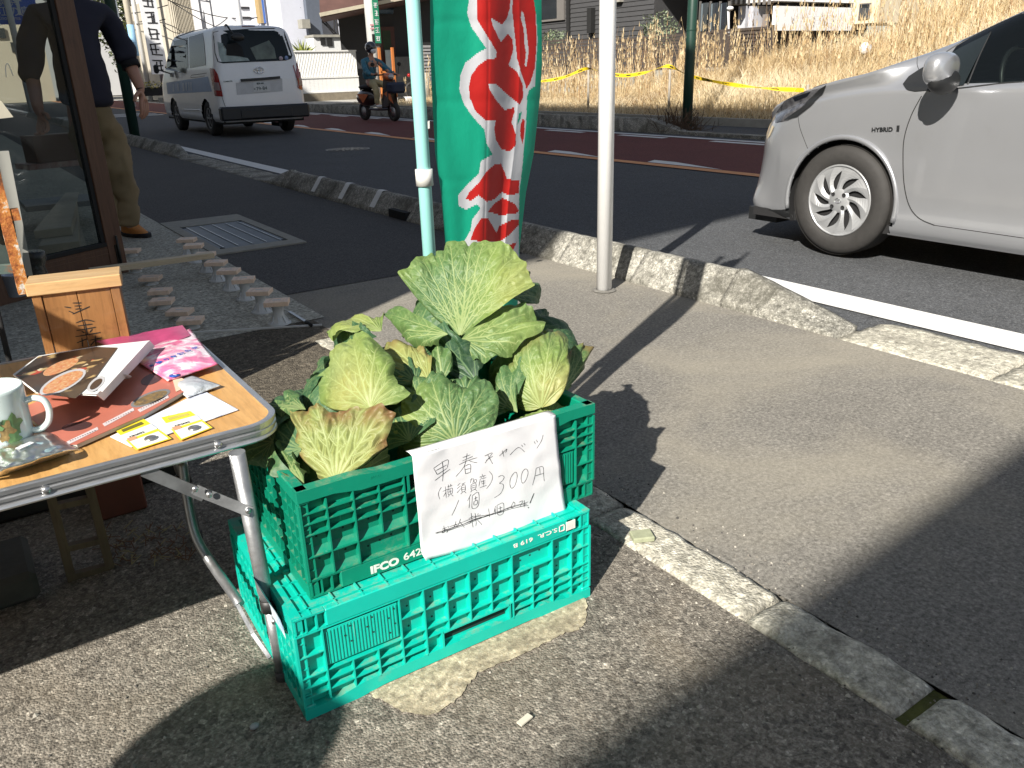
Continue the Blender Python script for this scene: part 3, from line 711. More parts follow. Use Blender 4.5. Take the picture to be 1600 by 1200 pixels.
# ------------------------------------------------------------------ cabbages
def leaf_material():
    mt, t, b = nodes('cabbage leaf')
    def at(n): 
        a = N(t, 'ShaderNodeAttribute'); a.attribute_name = n; return a.outputs['Fac']
    uv = N(t, 'ShaderNodeUVMap'); uv.uv_map = 'UVMap'; vec = uv.outputs[0]
    tint, vein, brown, rr_ = at('tint'), at('vein'), at('brown'), at('rim')
    base = ramp(t, tint, [(0, (.014, .042, .022)), (.3, (.045, .115, .05)), (.6, (.085, .165, .05)), (.8, (.195, .27, .065)), (1, (.36, .34, .11))]).outputs[0]
    n1 = noise(t, 26, 6, .6, vec=vec); n2 = noise(t, 90, 6, .7, vec=vec)
    c = mixc(t, ramp(t, n1, [(.3, (.45,)*3), (.7, (0, 0, 0))]).outputs[0], base, mixc(t, .5, base, (.06, .16, .09)))
    c = mixc(t, ramp(t, n2, [(.5, (0, 0, 0)), (.8, (.3,)*3)]).outputs[0], c, mixc(t, .5, base, (.4, .5, .2)))
    # waxy bloom
    w_ = noise(t, 9, 4, .6, vec=vec)
    c = mixc(t, ramp(t, w_, [(.5, (0, 0, 0)), (.7, (.35,)*3)]).outputs[0], c, mixc(t, .5, base, (.20, .32, .20)))
    # fine net of veins
    mp = N(t, 'ShaderNodeVectorMath', operation='ADD'); nn = N(t, 'ShaderNodeTexNoise'); nn.inputs['Scale'].default_value = 60
    t.links.new(vec, nn.inputs['Vector']); sc = N(t, 'ShaderNodeVectorMath', operation='SCALE'); sc.inputs['Scale'].default_value = .012
    t.links.new(nn.outputs['Color'], sc.inputs[0]); t.links.new(vec, mp.inputs[0]); t.links.new(sc.outputs[0], mp.inputs[1])
    vo = N(t, 'ShaderNodeTexVoronoi', feature='DISTANCE_TO_EDGE'); vo.inputs['Scale'].default_value = 48; t.links.new(mp.outputs[0], vo.inputs['Vector'])
    vo2 = N(t, 'ShaderNodeTexVoronoi', feature='DISTANCE_TO_EDGE'); vo2.inputs['Scale'].default_value = 230; t.links.new(mp.outputs[0], vo2.inputs['Vector'])
    net = ramp(t, vo.outputs['Distance'], [(0, (.34,)*3), (.025, (.18,)*3), (.06, (0, 0, 0))]).outputs[0]
    net2 = ramp(t, vo2.outputs['Distance'], [(0, (.10,)*3), (.1, (0, 0, 0))]).outputs[0]
    veinc = mixc(t, tint, (.13, .22, .10), (.38, .44, .17))
    c = mixc(t, net2, c, veinc); c = mixc(t, net, c, veinc)
    c = mixc(t, ramp(t, vein, [(.38, (0, 0, 0)), (.85, (.85,)*3)]).outputs[0], c, veinc)
    # dried brown margin
    mb = N(t, 'ShaderNodeMath', operation='MULTIPLY'); rn = ramp(t, n1, [(.35, (0, 0, 0)), (.6, (1, 1, 1))]).outputs[0]
    rm = ramp(t, rr_, [(.62, (0, 0, 0)), (.97, (1, 1, 1))]).outputs[0]
    ad = N(t, 'ShaderNodeMath', operation='MULTIPLY'); t.links.new(rn, ad.inputs[0]); t.links.new(rm, ad.inputs[1])
    t.links.new(ad.outputs[0], mb.inputs[0]); t.links.new(brown, mb.inputs[1]); mb.use_clamp = True
    c = mixc(t, mb.outputs[0], c, (.20, .115, .05))
    t.links.new(c, b.inputs['Base Color']); b.inputs['Roughness'].default_value = .5; b.inputs['Specular IOR Level'].default_value = .38
    h = mixc(t, net, (.5, .5, .5), (0, 0, 0))
    x1 = bumpn(t, b, h, .3, .0012); x2 = bumpn(t, b, n2, .18, .0015, x1); bumpn(t, b, noise(t, 34, 3, .5, vec=vec), .35, .005, x2)
    out = t.nodes['Material Output']; tr = N(t, 'ShaderNodeBsdfTranslucent'); t.links.new(c, tr.inputs[0])
    mx = N(t, 'ShaderNodeMixShader'); mx.inputs[0].default_value = .22
    t.links.new(b.outputs[0], mx.inputs[1]); t.links.new(tr.outputs[0], mx.inputs[2]); t.links.new(mx.outputs[0], out.inputs[0])
    return mt
M_leaf = leaf_material()
class WN:                                 # cheap smooth noise: a sum of random plane waves
    def __init__(s, seed, n=10, f=(4, 16)):
        r = np.random.RandomState(seed); a = r.uniform(0, 2*pi, n); q = r.uniform(f[0], f[1], n)
        s.k = np.stack([np.cos(a)*q, np.sin(a)*q], 1); s.p = r.uniform(0, 2*pi, n); s.w = (f[0]/q)**.8; s.w /= np.sqrt((s.w**2).sum()/2)
    def __call__(s, x, y):
        return (np.sin(x[..., None]*s.k[:, 0]+y[..., None]*s.k[:, 1]+s.p)*s.w).sum(-1)
def basis(normal, up):
    n = V(normal).normalized(); y = (V(up)-n*V(up).dot(n)).normalized(); x = y.cross(n); return x, y, n
def leaf(parent, base, normal, up, thetas, radii, k0=1.5, k1=1.5, ruff=.012, pucker=.004, crumple=.003, nt=120, nr=80, seed=0, tint=.75, brown=0, nveins=9, name='leaf', vw=1.0, edge=.05, kx=0, curl=.0, tvar=.10):
    """a fan-shaped leaf. thetas/radii give the outline around the base; k0,k1 its curvature from base to rim"""
    r = np.random.RandomState(seed)
    ex, ey, en = basis(normal, up)
    th = np.linspace(thetas[0], thetas[-1], nt+1)
    R = np.interp(th, thetas, radii)
    if len(thetas) > 3:
        kk = np.array([.25, .5, .25]); R[1:-1] = np.convolve(R, kk, 'valid')
    span = th[-1]-th[0]; Rm = float(np.mean(R))
    e1 = sum(np.sin(th*f+r.uniform(0, 6))*a for f, a in ((7, .5), (13, .4), (23, .35), (41, .3), (73, .22)))
    R = R*(1+edge*.28*e1)
    for _ in range(int(2+3*edge*20)):      # small tears in the margin
        c = r.uniform(th[0], th[-1]); R *= 1-r.uniform(.01, .06)*np.exp(-((th-c)/r.uniform(.012, .03))**2)
    rr = np.linspace(0, 1, nr+1)**.85; rr[0] = .012
    T, Q = np.meshgrid(th, rr); RR = np.tile(R, (nr+1, 1)); rho = Q*RR
    X = rho*np.sin(T); Y = rho*np.cos(T)
    # veins
    segs = []
    def addv(p, a, L, w, depth, bend):
        n = max(3, int(L/.012)); q = np.array(p); 
        for i in range(n):
            a2 = a+bend*(i/n)+r.uniform(-.10, .10)*(1 if depth else .5)
            q2 = q+np.array([np.sin(a2), np.cos(a2)])*L/n
            w1 = w*(1-.75*i/n)*(min(1, .28+np.hypot(q2[0], q2[1])/.05) if depth == 0 and abs(a) > .12 else 1)
            segs.append((q[0], q[1], q2[0], q2[1], w1))
            if depth < 2 and i > (0 if depth else 1) and r.rand() < (.75 if depth == 0 else .5):
                sgn = 1 if (i % 2) else -1
                bl = L*(.30 if depth == 0 else .35)*(1-.5*i/n)*r.uniform(.7, 1.2)
                addv(q2, a2+sgn*r.uniform(.5, .8), bl, w1*.55, depth+1, -sgn*.35)
            q = q2
    for i in range(nveins):
        a = thetas[0]+span*(i+.5)/nveins+r.uniform(-.03, .03)
        Li = np.interp(a, th, R)*.93; mid = 1-abs((i+.5)/nveins-.5)*2
        bow = (a-(thetas[0]+thetas[-1])/2)*.22
        addv((0, 0), a-bow*.8, Li, .0019*vw*(.7+.9*mid), 0, bow*1.3)
    SG = np.array(segs); P = np.stack([X.ravel(), Y.ravel()], 1).astype(np.float32)
    vein = np.zeros(len(P), np.float32); dmin = np.full(len(P), 9, np.float32)
    for s_ in SG:
        a = s_[:2]; d = s_[2:4]-a; L2 = (d*d).sum()+1e-9
        tt = np.clip(((P-a)@d)/L2, 0, 1); dd = np.hypot(P[:, 0]-a[0]-tt*d[0], P[:, 1]-a[1]-tt*d[1])
        w_ = s_[4]; np.maximum(vein, np.exp(-(dd/max(w_, .0007))**2)*min(1, .35+w_/.0012), out=vein)
        np.minimum(dmin, dd+.002*(1-min(1, w_/.001)), out=dmin)
    vein = vein.reshape(X.shape); dmin = dmin.reshape(X.shape)
    # bending along the radius
    kap = k0+(k1-k0)*Q**2
    dr = np.diff(rho, axis=0, prepend=np.zeros((1, nt+1)))
    phi = np.cumsum(kap*dr, axis=0)
    A_ = np.cumsum(np.cos(phi)*dr, axis=0); H = -np.cumsum(np.sin(phi)*dr, axis=0)
    wn, wn2, wn3 = WN(seed+1, 12, (14, 45)), WN(seed+2, 14, (60, 160)), WN(seed+3, 10, (160, 380))
    D = pucker*(1-np.exp(-(dmin/.007)**2)) - pucker*.5
    D += crumple*1.9*wn(X, Y)*(.3+.7*Q)+crumple*.38*wn2(X, Y)+crumple*.05*wn3(X, Y)
    D += vein*.0012*vw
    # ruffled margin
    g = np.clip((Q-.35)/.65, 0, 1)**2
    D += ruff*g*(np.sin(T*9/max(span, .5)*2+r.uniform(0, 6)+1.2*np.sin(T*2.3))*.7+np.sin(T*23/max(span, .5)*1.6+r.uniform(0, 6))*.4+.3*np.sin(T*47/max(span, .5)+r.uniform(0, 6)))
    D -= (curl+.010*(1+.8*np.sin(T*3.1+seed)))*np.clip((Q-.72)/.28, 0, 1)**2
    D -= kx*X*X
    sT, cT = np.sin(T), np.cos(T)
    # displacement direction: normal of the bent surface
    nx, nz = np.sin(phi), np.cos(phi)
    PX = (A_+D*nx)*sT; PY = (A_+D*nx)*cT; PZ = H+D*nz
    ex_, ey_, en_ = (np.array(q) for q in (ex, ey, en))
    W = np.array(base)[None, None]+PX[..., None]*ex_+PY[..., None]*ey_+PZ[..., None]*en_
    W = W-np.array(parent.location)
    me = bpy.data.meshes.new(name); vs = W.reshape(-1, 3)
    ii = np.arange(nr)[:, None]*(nt+1)+np.arange(nt)[None]
    F = np.stack([ii, ii+nt+1, ii+nt+2, ii+1], -1).reshape(-1, 4)
    me.vertices.add(len(vs)); me.vertices.foreach_set('co', vs.ravel().astype(np.float32))
    me.loops.add(F.size); me.loops.foreach_set('vertex_index', F.ravel().astype(np.int32))
    me.polygons.add(len(F)); me.polygons.foreach_set('loop_start', (np.arange(len(F))*4).astype(np.int32))
    me.update(calc_edges=True)
    me.polygons.foreach_set('use_smooth', np.ones(len(F), bool))
    uvl = me.uv_layers.new(name='UVMap'); uvs = np.stack([X.ravel(), Y.ravel()], 1)+seed*.37
    uvl.data.foreach_set('uv', uvs[F.ravel()].ravel().astype(np.float32))
    tv = np.clip(tint+tvar*wn(X*.7, Y*.7)+.06*(Q-.5)*0, 0, 1)
    for nm, arr in (('vein', vein), ('tint', tv), ('brown', np.full(X.shape, brown)), ('rim', Q)):
        a = me.attributes.new(nm, 'FLOAT', 'POINT'); a.data.foreach_set('value', arr.ravel().astype(np.float32))
    me.materials.append(M_leaf); me.validate(); me.update()
    return obj(name, me, parent)
def camn(a, b, c): return (-_fw)*a+_u2*b+_r2*c
def leafpx(parent, bpx, y, nrm, out, grow=1.06, **k):
    """leaf whose outline was measured in the photograph: base and outline on a plane with the given normal through the base"""
    base = K(bpx[0], bpx[1], y); n = V(nrm).normalized()
    up = k.pop('up', None)
    mid = out[len(out)//2]
    if up is None: up = AP(mid[0], mid[1], base, n)-base
    ex, ey, en = basis(n, up)
    th, ra = [], []
    for (x, z) in out:
        d = AP(x, z, base, n)-base
        th.append(atan2(d.dot(ex), d.dot(ey))); ra.append(d.length*grow)
    th = list(np.unwrap(th))
    if th[-1] < th[0]: th = th[::-1]; ra = ra[::-1]
    T, Rr = [th[0]], [ra[0]]
    for a, q in zip(th[1:], ra[1:]):
        if a > T[-1]+.01: T.append(a); Rr.append(q)
    return leaf(parent, base, n, up, T, Rr, **k)
def z8(*P): return [(380+x/2.728, 360+y/2.728) for x, y in P]
def z7(*P): return [(590+x/5.455, 360+y/5.455) for x, y in P]
def z5(*P): return [(390+x/6.316, 590+y/6.316) for x, y in P]
def z6(*P): return [(760+x/6.665, 480+y/6.665) for x, y in P]
def head(parent, c, r, seed, tint=.55, n=4):
    """the closed ball: overlapping leaves wrapped round the centre"""
    c = V(c); k = 1/r
    b = MB().ball(c-V(parent.location), r*.93, 24, 16)
    me = b.mesh('heart', M_leaf)
    for nm, val in (('vein', 0), ('tint', tint), ('brown', 0), ('rim', 0)):
        a = me.attributes.new(nm, 'FLOAT', 'POINT'); a.data.foreach_set('value', np.full(len(me.vertices), val, np.float32))
    me.uv_layers.new(name='UVMap'); obj('heart', me, parent)
    rs = random.Random(seed)
    for i in range(n):
        a = 2*pi*i/n+rs.uniform(-.3, .3)-1.2
        d = V((cos(a), sin(a), -.5)).normalized(); up = V((0, 0, 1))
        leaf(parent, c+d*r*(1+.02*i), d, up, [-1.5, -1, -.5, 0, .5, 1, 1.5], [r*1.5, r*1.9, r*2.2, r*2.3, r*2.2, r*1.9, r*1.5], k0=k*.98, k1=k*.8, ruff=.005, pucker=.003, crumple=.0015, nt=56, nr=40, seed=seed*7+i, tint=tint, nveins=7)
def cab(label, c):
    return thing('cabbage', label, 'cabbage', V(c), 0, 'loose-leaved cabbages heaped in the green crate')
# 1 -- top of the heap
c = K(748, 500, .27); t1 = cab('topmost cabbage of the heap with one huge fan-shaped pale leaf facing the front', c)
head(t1, c+CY*.13-V((0, 0, .05)), .088, 1, .35)
leafpx(t1, z7((700, 890))[0], .20, camn(.9, .42, -.05), z7((600, 815), (430, 745), (250, 600), (110, 470), (170, 395), (290, 330), (330, 230), (450, 170), (560, 150), (580, 90), (670, 95), (800, 95), (900, 90), (1000, 100), (1100, 150), (1180, 200), (1270, 290), (1300, 400), (1335, 520), (1230, 520), (1120, 590), (1000, 680)), up=camn(0, 1, 0), grow=1.0,
       k0=-1.5, k1=3.2, ruff=.008, pucker=.0045, crumple=.0035, nt=330, nr=170, seed=21, tint=.76, nveins=11, vw=1.25, edge=.035)
leafpx(t1, z7((708, 915))[0], .19, camn(.8, .62, .12), z7((960, 650), (1060, 640), (1180, 640), (1280, 690), (1395, 790), (1370, 890), (1250, 940), (1150, 1005), (1000, 1065), (870, 1065), (750, 1000)), grow=1.04,
       k0=-2, k1=2, ruff=.015, pucker=.006, crumple=.004, nt=190, nr=140, seed=26, tint=.74, nveins=7, vw=1.2, edge=.05)
leafpx(t1, z7((600, 880))[0], .185, camn(.8, .5, -.25), z7((500, 940), (380, 950), (280, 930), (200, 880), (150, 800), (100, 720), (20, 650), (40, 580), (130, 575), (200, 640), (350, 720), (500, 820)), k0=1, k1=4, ruff=.010, pucker=.004, crumple=.003, nt=150, nr=120, seed=22, tint=.62, nveins=5, edge=.05)
leafpx(t1, z7((1130, 560))[0], .32, camn(.7, .2, .75), z7((1120, 230), (1200, 195), (1300, 260), (1400, 370), (1480, 470), (1535, 550), (1490, 590), (1330, 610), (1240, 600)), k0=2, k1=7, ruff=.014, nt=110, nr=80, seed=23, tint=.42, edge=.08)
leafpx(t1, z8((1180, 490))[0], .30, camn(.7, .2, .8), z8((1190, 350), (1260, 330), (1340, 340), (1400, 380), (1422, 430), (1415, 470), (1300, 500)), k0=1, k1=3, ruff=.010, nt=110, nr=80, seed=24, tint=.22, edge=.04)
leafpx(t1, z8((985, 645))[0], .14, camn(.9, .1, -.5), z8((900, 635), (858, 560), (872, 500), (870, 420), (890, 398), (925, 450), (945, 520), (1000, 590)), k0=-6, k1=4, ruff=.010, nt=80, nr=70, seed=25, tint=.14, nveins=3, edge=.05)
# 2 -- left
c = K(545, 610, .22); t2 = cab('left-hand cabbage of the heap, its pale rounded leaf pointing up behind the yellowing one', c)
head(t2, c+CY*.04-V((0, 0, .05)), .082, 2, .35)
leafpx(t2, z8((545, 757))[0], .10, camn(.9, .15, -.25), z8((420, 770), (300, 745), (185, 700), (200, 650), (320, 560), (325, 500), (400, 420), (440, 395), (500, 430), (570, 480), (612, 540), (612, 600), (640, 650), (692, 688), (640, 740)), grow=1.08, k0=3.5, k1=5, ruff=.007, pucker=.0045, crumple=.003, nt=230, nr=140, seed=31, tint=.78, nveins=9, vw=1.1, edge=.03)
leafpx(t2, z8((590, 430))[0], .30, camn(.6, .9, 0), z8((500, 440), (400, 425), (352, 380), (350, 330), (370, 312), (450, 332), (520, 362), (600, 345)), k0=3, k1=7, ruff=.012, nt=120, nr=80, seed=32, tint=.66, edge=.07)
leafpx(t2, z8((350, 720))[0], .22, camn(.6, .4, -.8), z8((200, 720), (142, 690), (150, 640), (215, 595), (222, 520), (290, 480), (335, 520), (340, 600)), k0=1, k1=7, ruff=.016, nt=110, nr=80, seed=33, tint=.28, edge=.06)
leafpx(t2, z8((480, 560))[0], .28, camn(.6, .3, -.7), z8((370, 520), (325, 470), (335, 430), (380, 410), (450, 400), (520, 440)), k0=1, k1=3, ruff=.010, nt=70, nr=50, seed=34, tint=.25)
# 3 -- front left, yellowing with brown margin
c = K(520, 700, .11); t3 = cab('front left cabbage with a wilted yellow leaf browned along its top edge', c)
head(t3, c+CY*.055-V((0, 0, .07)), .08, 3, .3)
leafpx(t3, z5((845, 1030))[0], .030, camn(.97, .12, -.05), z5((710, 1010), (630, 930), (540, 850), (420, 800), (440, 740), (400, 590), (390, 500), (330, 370), (260, 310), (290, 280), (400, 275), (480, 300), (560, 260), (620, 240), (700, 300), (740, 320), (820, 300), (900, 300), (1000, 290), (1060, 280), (1200, 310), (1260, 300), (1330, 360), (1400, 380), (1370, 440), (1350, 520), (1310, 620), (1320, 680), (1180, 780), (1050, 900), (980, 1000)), up=camn(0, 1, 0),
       grow=1.06, k0=1.5, k1=2.5, ruff=.010, pucker=.007, crumple=.0045, nt=300, nr=170, seed=41, tvar=.04, tint=.97, brown=1, nveins=9, vw=1.2, edge=.04)
leafpx(t3, z5((540, 1060))[0], .035, camn(.8, .5, -.5), z5((440, 1050), (390, 960), (300, 905), (210, 860), (215, 770), (290, 700), (310, 610), (380, 780), (470, 840), (520, 910)), k0=2, k1=-10, ruff=.02, nt=120, nr=80, seed=42, tint=.55, edge=.12)
leafpx(t3, z5((960, 1020))[0], .030, camn(.8, .8, .3), z5((1100, 1000), (1250, 930), (1430, 860), (1340, 700), (1200, 800), (1060, 900)), k0=1, k1=4, ruff=.008, nt=90, nr=70, seed=43, tint=.85, nveins=4)
leafpx(t3, z5((600, 950))[0], .09, camn(.7, .3, -.7), z5((430, 960), (250, 900), (100, 760), (40, 560), (80, 380), (130, 260), (250, 240), (400, 300), (560, 500)), k0=1, k1=4, ruff=.014, nt=120, nr=80, seed=44, tint=.2, edge=.05)
leafpx(t3, z5((560, 330))[0], .14, camn(.5, .9, -.2), z5((420, 330), (250, 290), (100, 215), (0, 150), (20, 125), (150, 135), (300, 150), (430, 190), (520, 250)), k0=2, k1=4, ruff=.010, nt=110, nr=80, seed=45, tint=.38, edge=.06)
# 4 -- front centre
c = K(700, 680, .12); t4 = cab('front centre cabbage tucked just behind the price sheet, half in shade', c)
head(t4, c+CY*.05-V((0, 0, .06)), .078, 4, .45)
leafpx(t4, z8((905, 912))[0], .026, camn(.95, -.12, .0), z8((800, 950), (700, 965), (640, 985), (605, 900), (615, 830), (655, 780), (665, 730), (710, 690), (760, 615), (840, 625), (880, 640), (960, 650), (1045, 620), (1075, 700), (1082, 800), (1050, 860), (1000, 895)), up=camn(0, 1, 0),
       grow=1.13, k0=6, k1=5, ruff=.007, pucker=.005, crumple=.003, nt=260, nr=150, seed=51, tint=.66, nveins=10, vw=1.2, edge=.03)
leafpx(t4, z8((760, 760))[0], .10, camn(.8, .5, -.3), z8((690, 740), (640, 690), (690, 640), (760, 600), (850, 620), (850, 680)), k0=2, k1=5, ruff=.012, nt=80, nr=60, seed=52, tint=.35)
# 5 -- right, tight round head
c = K(842, 585, .13); t5 = cab('right-hand cabbage with a tight round pale head and a frilled browned crest', c)
head(t5, c+CY*.06-V((0,0,.02)), .068, 5, .5)
leafpx(t5, z6((570, 1045))[0], .055, camn(.86, -.42, -.08), z6((460, 1085), (320, 1075), (270, 960), (200, 830), (240, 700), (200, 580), (330, 500), (440, 440), (600, 380), (620, 290), (700, 280), (740, 320), (830, 300), (900, 340), (960, 400), (890, 580), (870, 650), (850, 780), (790, 900), (700, 990)), up=camn(0, 1, 0),
       grow=1.38, k0=9, k1=6, ruff=.005, pucker=.004, crumple=.0024, nt=260, nr=150, seed=61, tint=.83, nveins=8, vw=1.2, edge=.03, brown=.5)
leafpx(t5, z6((780, 880))[0], .10, camn(.8, .2, .6), z6((800, 600), (880, 480), (950, 400), (1000, 365), (1080, 400), (1155, 440), (1110, 585), (1040, 560), (960, 650), (920, 780), (860, 880)), k0=1, k1=4, ruff=.012, nt=150, nr=100, seed=62, tint=.6, brown=.8, edge=.07)
leafpx(t5, z6((330, 1100))[0], .05, camn(.8, .2, -.5), z6((180, 1050), (90, 950), (55, 800), (40, 650), (110, 590), (200, 580), (260, 700), (300, 880)), k0=6, k1=3, ruff=.008, nt=100, nr=80, seed=63, tint=.4)
leafpx(t5, z8((1320, 800))[0], .04, camn(.7, .8, .2), z8((1180, 850), (1120, 820), (1150, 790), (1250, 770), (1380, 740), (1405, 720), (1400, 690)), k0=2, k1=5, ruff=.006, nt=80, nr=60, seed=64, tint=.7)
leafpx(t5, z8((1250, 560))[0], .22, camn(.8, .3, .4), z8((1130, 560), (1120, 500), (1180, 455), (1280, 440), (1380, 445)), k0=2, k1=5, ruff=.008, nt=80, nr=60, seed=65, tint=.3)
# 6 -- middle, yellow
c = K(650, 580, .22); t6 = cab('middle cabbage half hidden under the topmost one, with a yellow leaf tipped brown', c)
head(t6, c+CY*.08-V((0, 0, .05)), .078, 6, .3)
leafpx(t6, z8((795, 645))[0], .145, camn(.8, .6, .1), z8((700, 640), (640, 610), (600, 540), (520, 455), (540, 430), (600, 405), (680, 425), (760, 480), (803, 560)), k0=2, k1=5, ruff=.010, pucker=.005, crumple=.0035, nt=170, nr=120, seed=71, tvar=.05, tint=.95, brown=1, nveins=6, edge=.05)
leafpx(t6, z8((740, 650))[0], .155, camn(.8, .5, 0), z8((650, 660), (600, 600), (610, 540), (680, 530), (760, 580)), k0=2, k1=5, ruff=.01, nt=80, nr=60, seed=72, tint=.3)
leafpx(t6, z8((850, 640))[0], .16, camn(.9, .2, 0), z8((820, 620), (800, 540), (830, 480), (880, 520), (885, 600)), k0=2, k1=5, ruff=.006, nt=60, nr=60, seed=73, tint=.55, nveins=3)
leafpx(t6, z8((950, 690))[0], .12, camn(.9, .4, .1), z8((880, 660), (880, 630), (960, 625), (1040, 615), (1060, 650)), k0=2, k1=6, ruff=.006, nt=60, nr=50, seed=74, tint=.55, nveins=4)
# 7, 8 -- the dark ones behind
c = K(850, 550, .30); t7 = cab('dark green cabbage at the back right corner of the crate', c)
head(t7, c, .08, 7, .22)
leafpx(t7, z8((1250, 620))[0], .26, camn(.8, .3, .5), z8((1150, 520), (1180, 420), (1280, 345), (1390, 370), (1418, 450), (1380, 560)), k0=3, k1=5, ruff=.010, nt=90, nr=70, seed=81, tint=.2)
c = K(470, 660, .30); t8 = cab('dark green cabbage at the back left corner of the crate beside the table', c)
head(t8, c-V((0, 0, .02)), .08, 8, .2)
leafpx(t8, z8((200, 830))[0], .20, camn(.7, .4, -.6), z8((120, 900), (40, 830), (20, 720), (60, 690), (160, 700), (240, 760)), k0=3, k1=5, ruff=.014, nt=90, nr=70, seed=82, tint=.2)
leafpx(t8, (428, 690), .16, camn(.7, .5, -.6), [(445, 735), (412, 722), (388, 690), (386, 650), (398, 612), (430, 600), (455, 640)], k0=3, k1=7, ruff=.016, nt=110, nr=80, seed=83, tint=.24, edge=.06)
leafpx(t3, (470, 700), .10, camn(.8, .5, -.4), [(440, 740), (415, 720), (400, 680), (410, 640), (440, 625), (470, 640)], k0=3, k1=6, ruff=.014, nt=100, nr=70, seed=46, tint=.32, edge=.06)
leafpx(t4, (640, 690), .07, camn(.9, .2, -.3), [(600, 705), (585, 680), (600, 640), (630, 612), (665, 620), (675, 660)], k0=3, k1=6, ruff=.010, nt=100, nr=70, seed=53, tint=.42, edge=.05)
leafpx(t5, (800, 640), .07, camn(.9, .2, -.2), [(775, 650), (768, 620), (772, 585), (795, 560), (830, 560)], k0=4, k1=6, ruff=.010, nt=90, nr=70, seed=66, tint=.5, edge=.05)
# ------------------------------------------------------------------ folding table and what lies on it
TZ = .5
M_alu = pm('brushed aluminium', (.62, .63, .64), .35, .85, var=.18, vs=30, bump=.25, bs=90, bd=.0006, stretch=(1, 1, 14), rv=.1)
M_alug = pm('worn galvanised tube', (.42, .43, .44), .42, .75, var=.35, vs=26, bump=.4, bs=110, bd=.001, rv=.12, dirt=((.2, .18, .15), 22, .62))
M_rivet = pm('rivet metal', (.6, .6, .6), .3, .9)
def woodm(name, c1, c2, scale=(3, 40, 40), rough=.5, dark=(.05, .025, .01), ring=True, dd=.62, coat=0):
    mt, t, b = nodes(name)
    tc = N(t, 'ShaderNodeTexCoord'); mp = N(t, 'ShaderNodeMapping'); mp.inputs['Scale'].default_value = scale; t.links.new(tc.outputs['Object'], mp.inputs[0])
    n = noise(t, 1.0, 8, .65, vec=mp.outputs[0], dist=.6); n2 = noise(t, 4.5, 8, .7, vec=mp.outputs[0])
    c = ramp(t, n, [(.3, c2), (.65, c1)]).outputs[0]
    c = mixc(t, ramp(t, n2, [(.45, (0, 0, 0)), (.75, (.55,)*3)]).outputs[0], c, tuple(x*.55 for x in c2))
    st = ramp(t, noise(t, 7, 7, .7, vec=tc.outputs['Object']), [(dd, (0, 0, 0)), (dd+.14, (.7,)*3)]).outputs[0]
    c = mixc(t, st, c, dark)
    t.links.new(c, b.inputs['Base Color']); b.inputs['Roughness'].default_value = rough
    if coat: b.inputs['Coat Weight'].default_value = coat
    bumpn(t, b, n2, .3, .001); return mt
M_ttop = woodm('wood-print table board', (.62, .36, .13), (.50, .27, .085), (30, 4, 30), .38, dark=(.28, .14, .04), dd=.70)
tb_ = thing('folding_table', 'low aluminium folding table with a worn wood-print top beside the crates', 'table', (0, 0, 0))
X1, Y0, Y1, X0 = .385, 1.262, 1.925, -1.45
rc = .062
def rrect(x0, y0, x1, y1, r, n=8):
    P = []
    for (cx, cy, a0) in ((x1-r, y0+r, -pi/2), (x1-r, y1-r, 0), (x0+r, y1-r, pi/2), (x0+r, y0+r, pi)):
        for i in range(n+1): a = a0+pi/2*i/n; P.append((cx+r*cos(a), cy+r*sin(a)))
    return P
MB().prism(rrect(X0+.008, Y0+.008, X1-.008, Y1-.008, rc-.006), TZ-.012, TZ-.0015).build('board', M_ttop, tb_)
# extruded edge profile swept round the rounded rectangle
cross = [(.011, -.003), (.011, .0008), (.004, .0012), (0, .0002), (0, -.006), (.0022, -.0075), (.0022, -.011), (0, -.0125), (0, -.017), (.0022, -.0185), (.0022, -.022), (0, -.0235), (-.0012, -.027), (.003, -.031), (.011, -.031)]
b = MB(); rings = []
nC = len(cross); P = rrect(X0, Y0, X1, Y1, rc, 10); nP = len(P)
vs = []
for i in range(nP):
    a, c = V(P[i-1]), V(P[(i+1) % nP]); t_ = (c-a).normalized(); nrm = V((t_.y, -t_.x))
    for (d, z) in cross: vs.append((P[i][0]-nrm.x*d, P[i][1]-nrm.y*d, TZ+z))
fs = [[i*nC+k, ((i+1) % nP)*nC+k, ((i+1) % nP)*nC+k+1, i*nC+k+1] for i in range(nP) for k in range(nC-1)]
b.add(vs, fs, 0, False).build('edge_frame', M_alu, tb_)
for x in (.27, .02, -.25): MB().lathe([(0, -.004), (.005, -.0035), (.0068, 0), (.0068, .002)], 12, ax='y', M=Matrix.Translation((x, Y0+.0005, TZ-.0155))).build('rivet', M_rivet, tb_)
MB().lathe([(0, .004), (.005, .0035), (.0068, 0), (.0068, -.002)], 12, ax='x', M=Matrix.Translation((X1-.0005, Y0+.12, TZ-.0155))).build('rivet', M_rivet, tb_)
# legs: upper tube, collar, lower tube; far pair bends and joins the near one by a foot rail
def W2(u, v, z): return G(u, v, z)
lb0 = G(440, 1060, 0.0); lx, ly = lb0.x, lb0.y
def leg(x, y, name='leg'):
    o = MB().tube([(x-.012, y, TZ-.03), (x-.004, y, .2), (x, y, .172)], .0135, 16).build(name, M_alug, tb_)
    MB().tube([(x-.0003, y, .18), (x, y, .155)], .0162, 16).build('collar', pm('black plastic collar', (.02, .02, .02), .5), o)
    MB().tube([(x, y, .16), (x+.003, y, .012)], .0115, 16).build('lower_tube', M_alug, o)
    MB().tube([(x+.003, y, .02), (x+.003, y, .0)], .0135, 16).build('foot_cap', pm('grey rubber foot', (.05, .05, .05), .8), o)
    MB().lathe([(0, -.018), (.0055, -.0165), (.006, -.013)], 10, ax='y', M=Matrix.Translation((x+.001, y+.003, .135))).build('rivet', M_rivet, o)
    return o
leg(lx, ly)
leg(lx, Y1-.08)
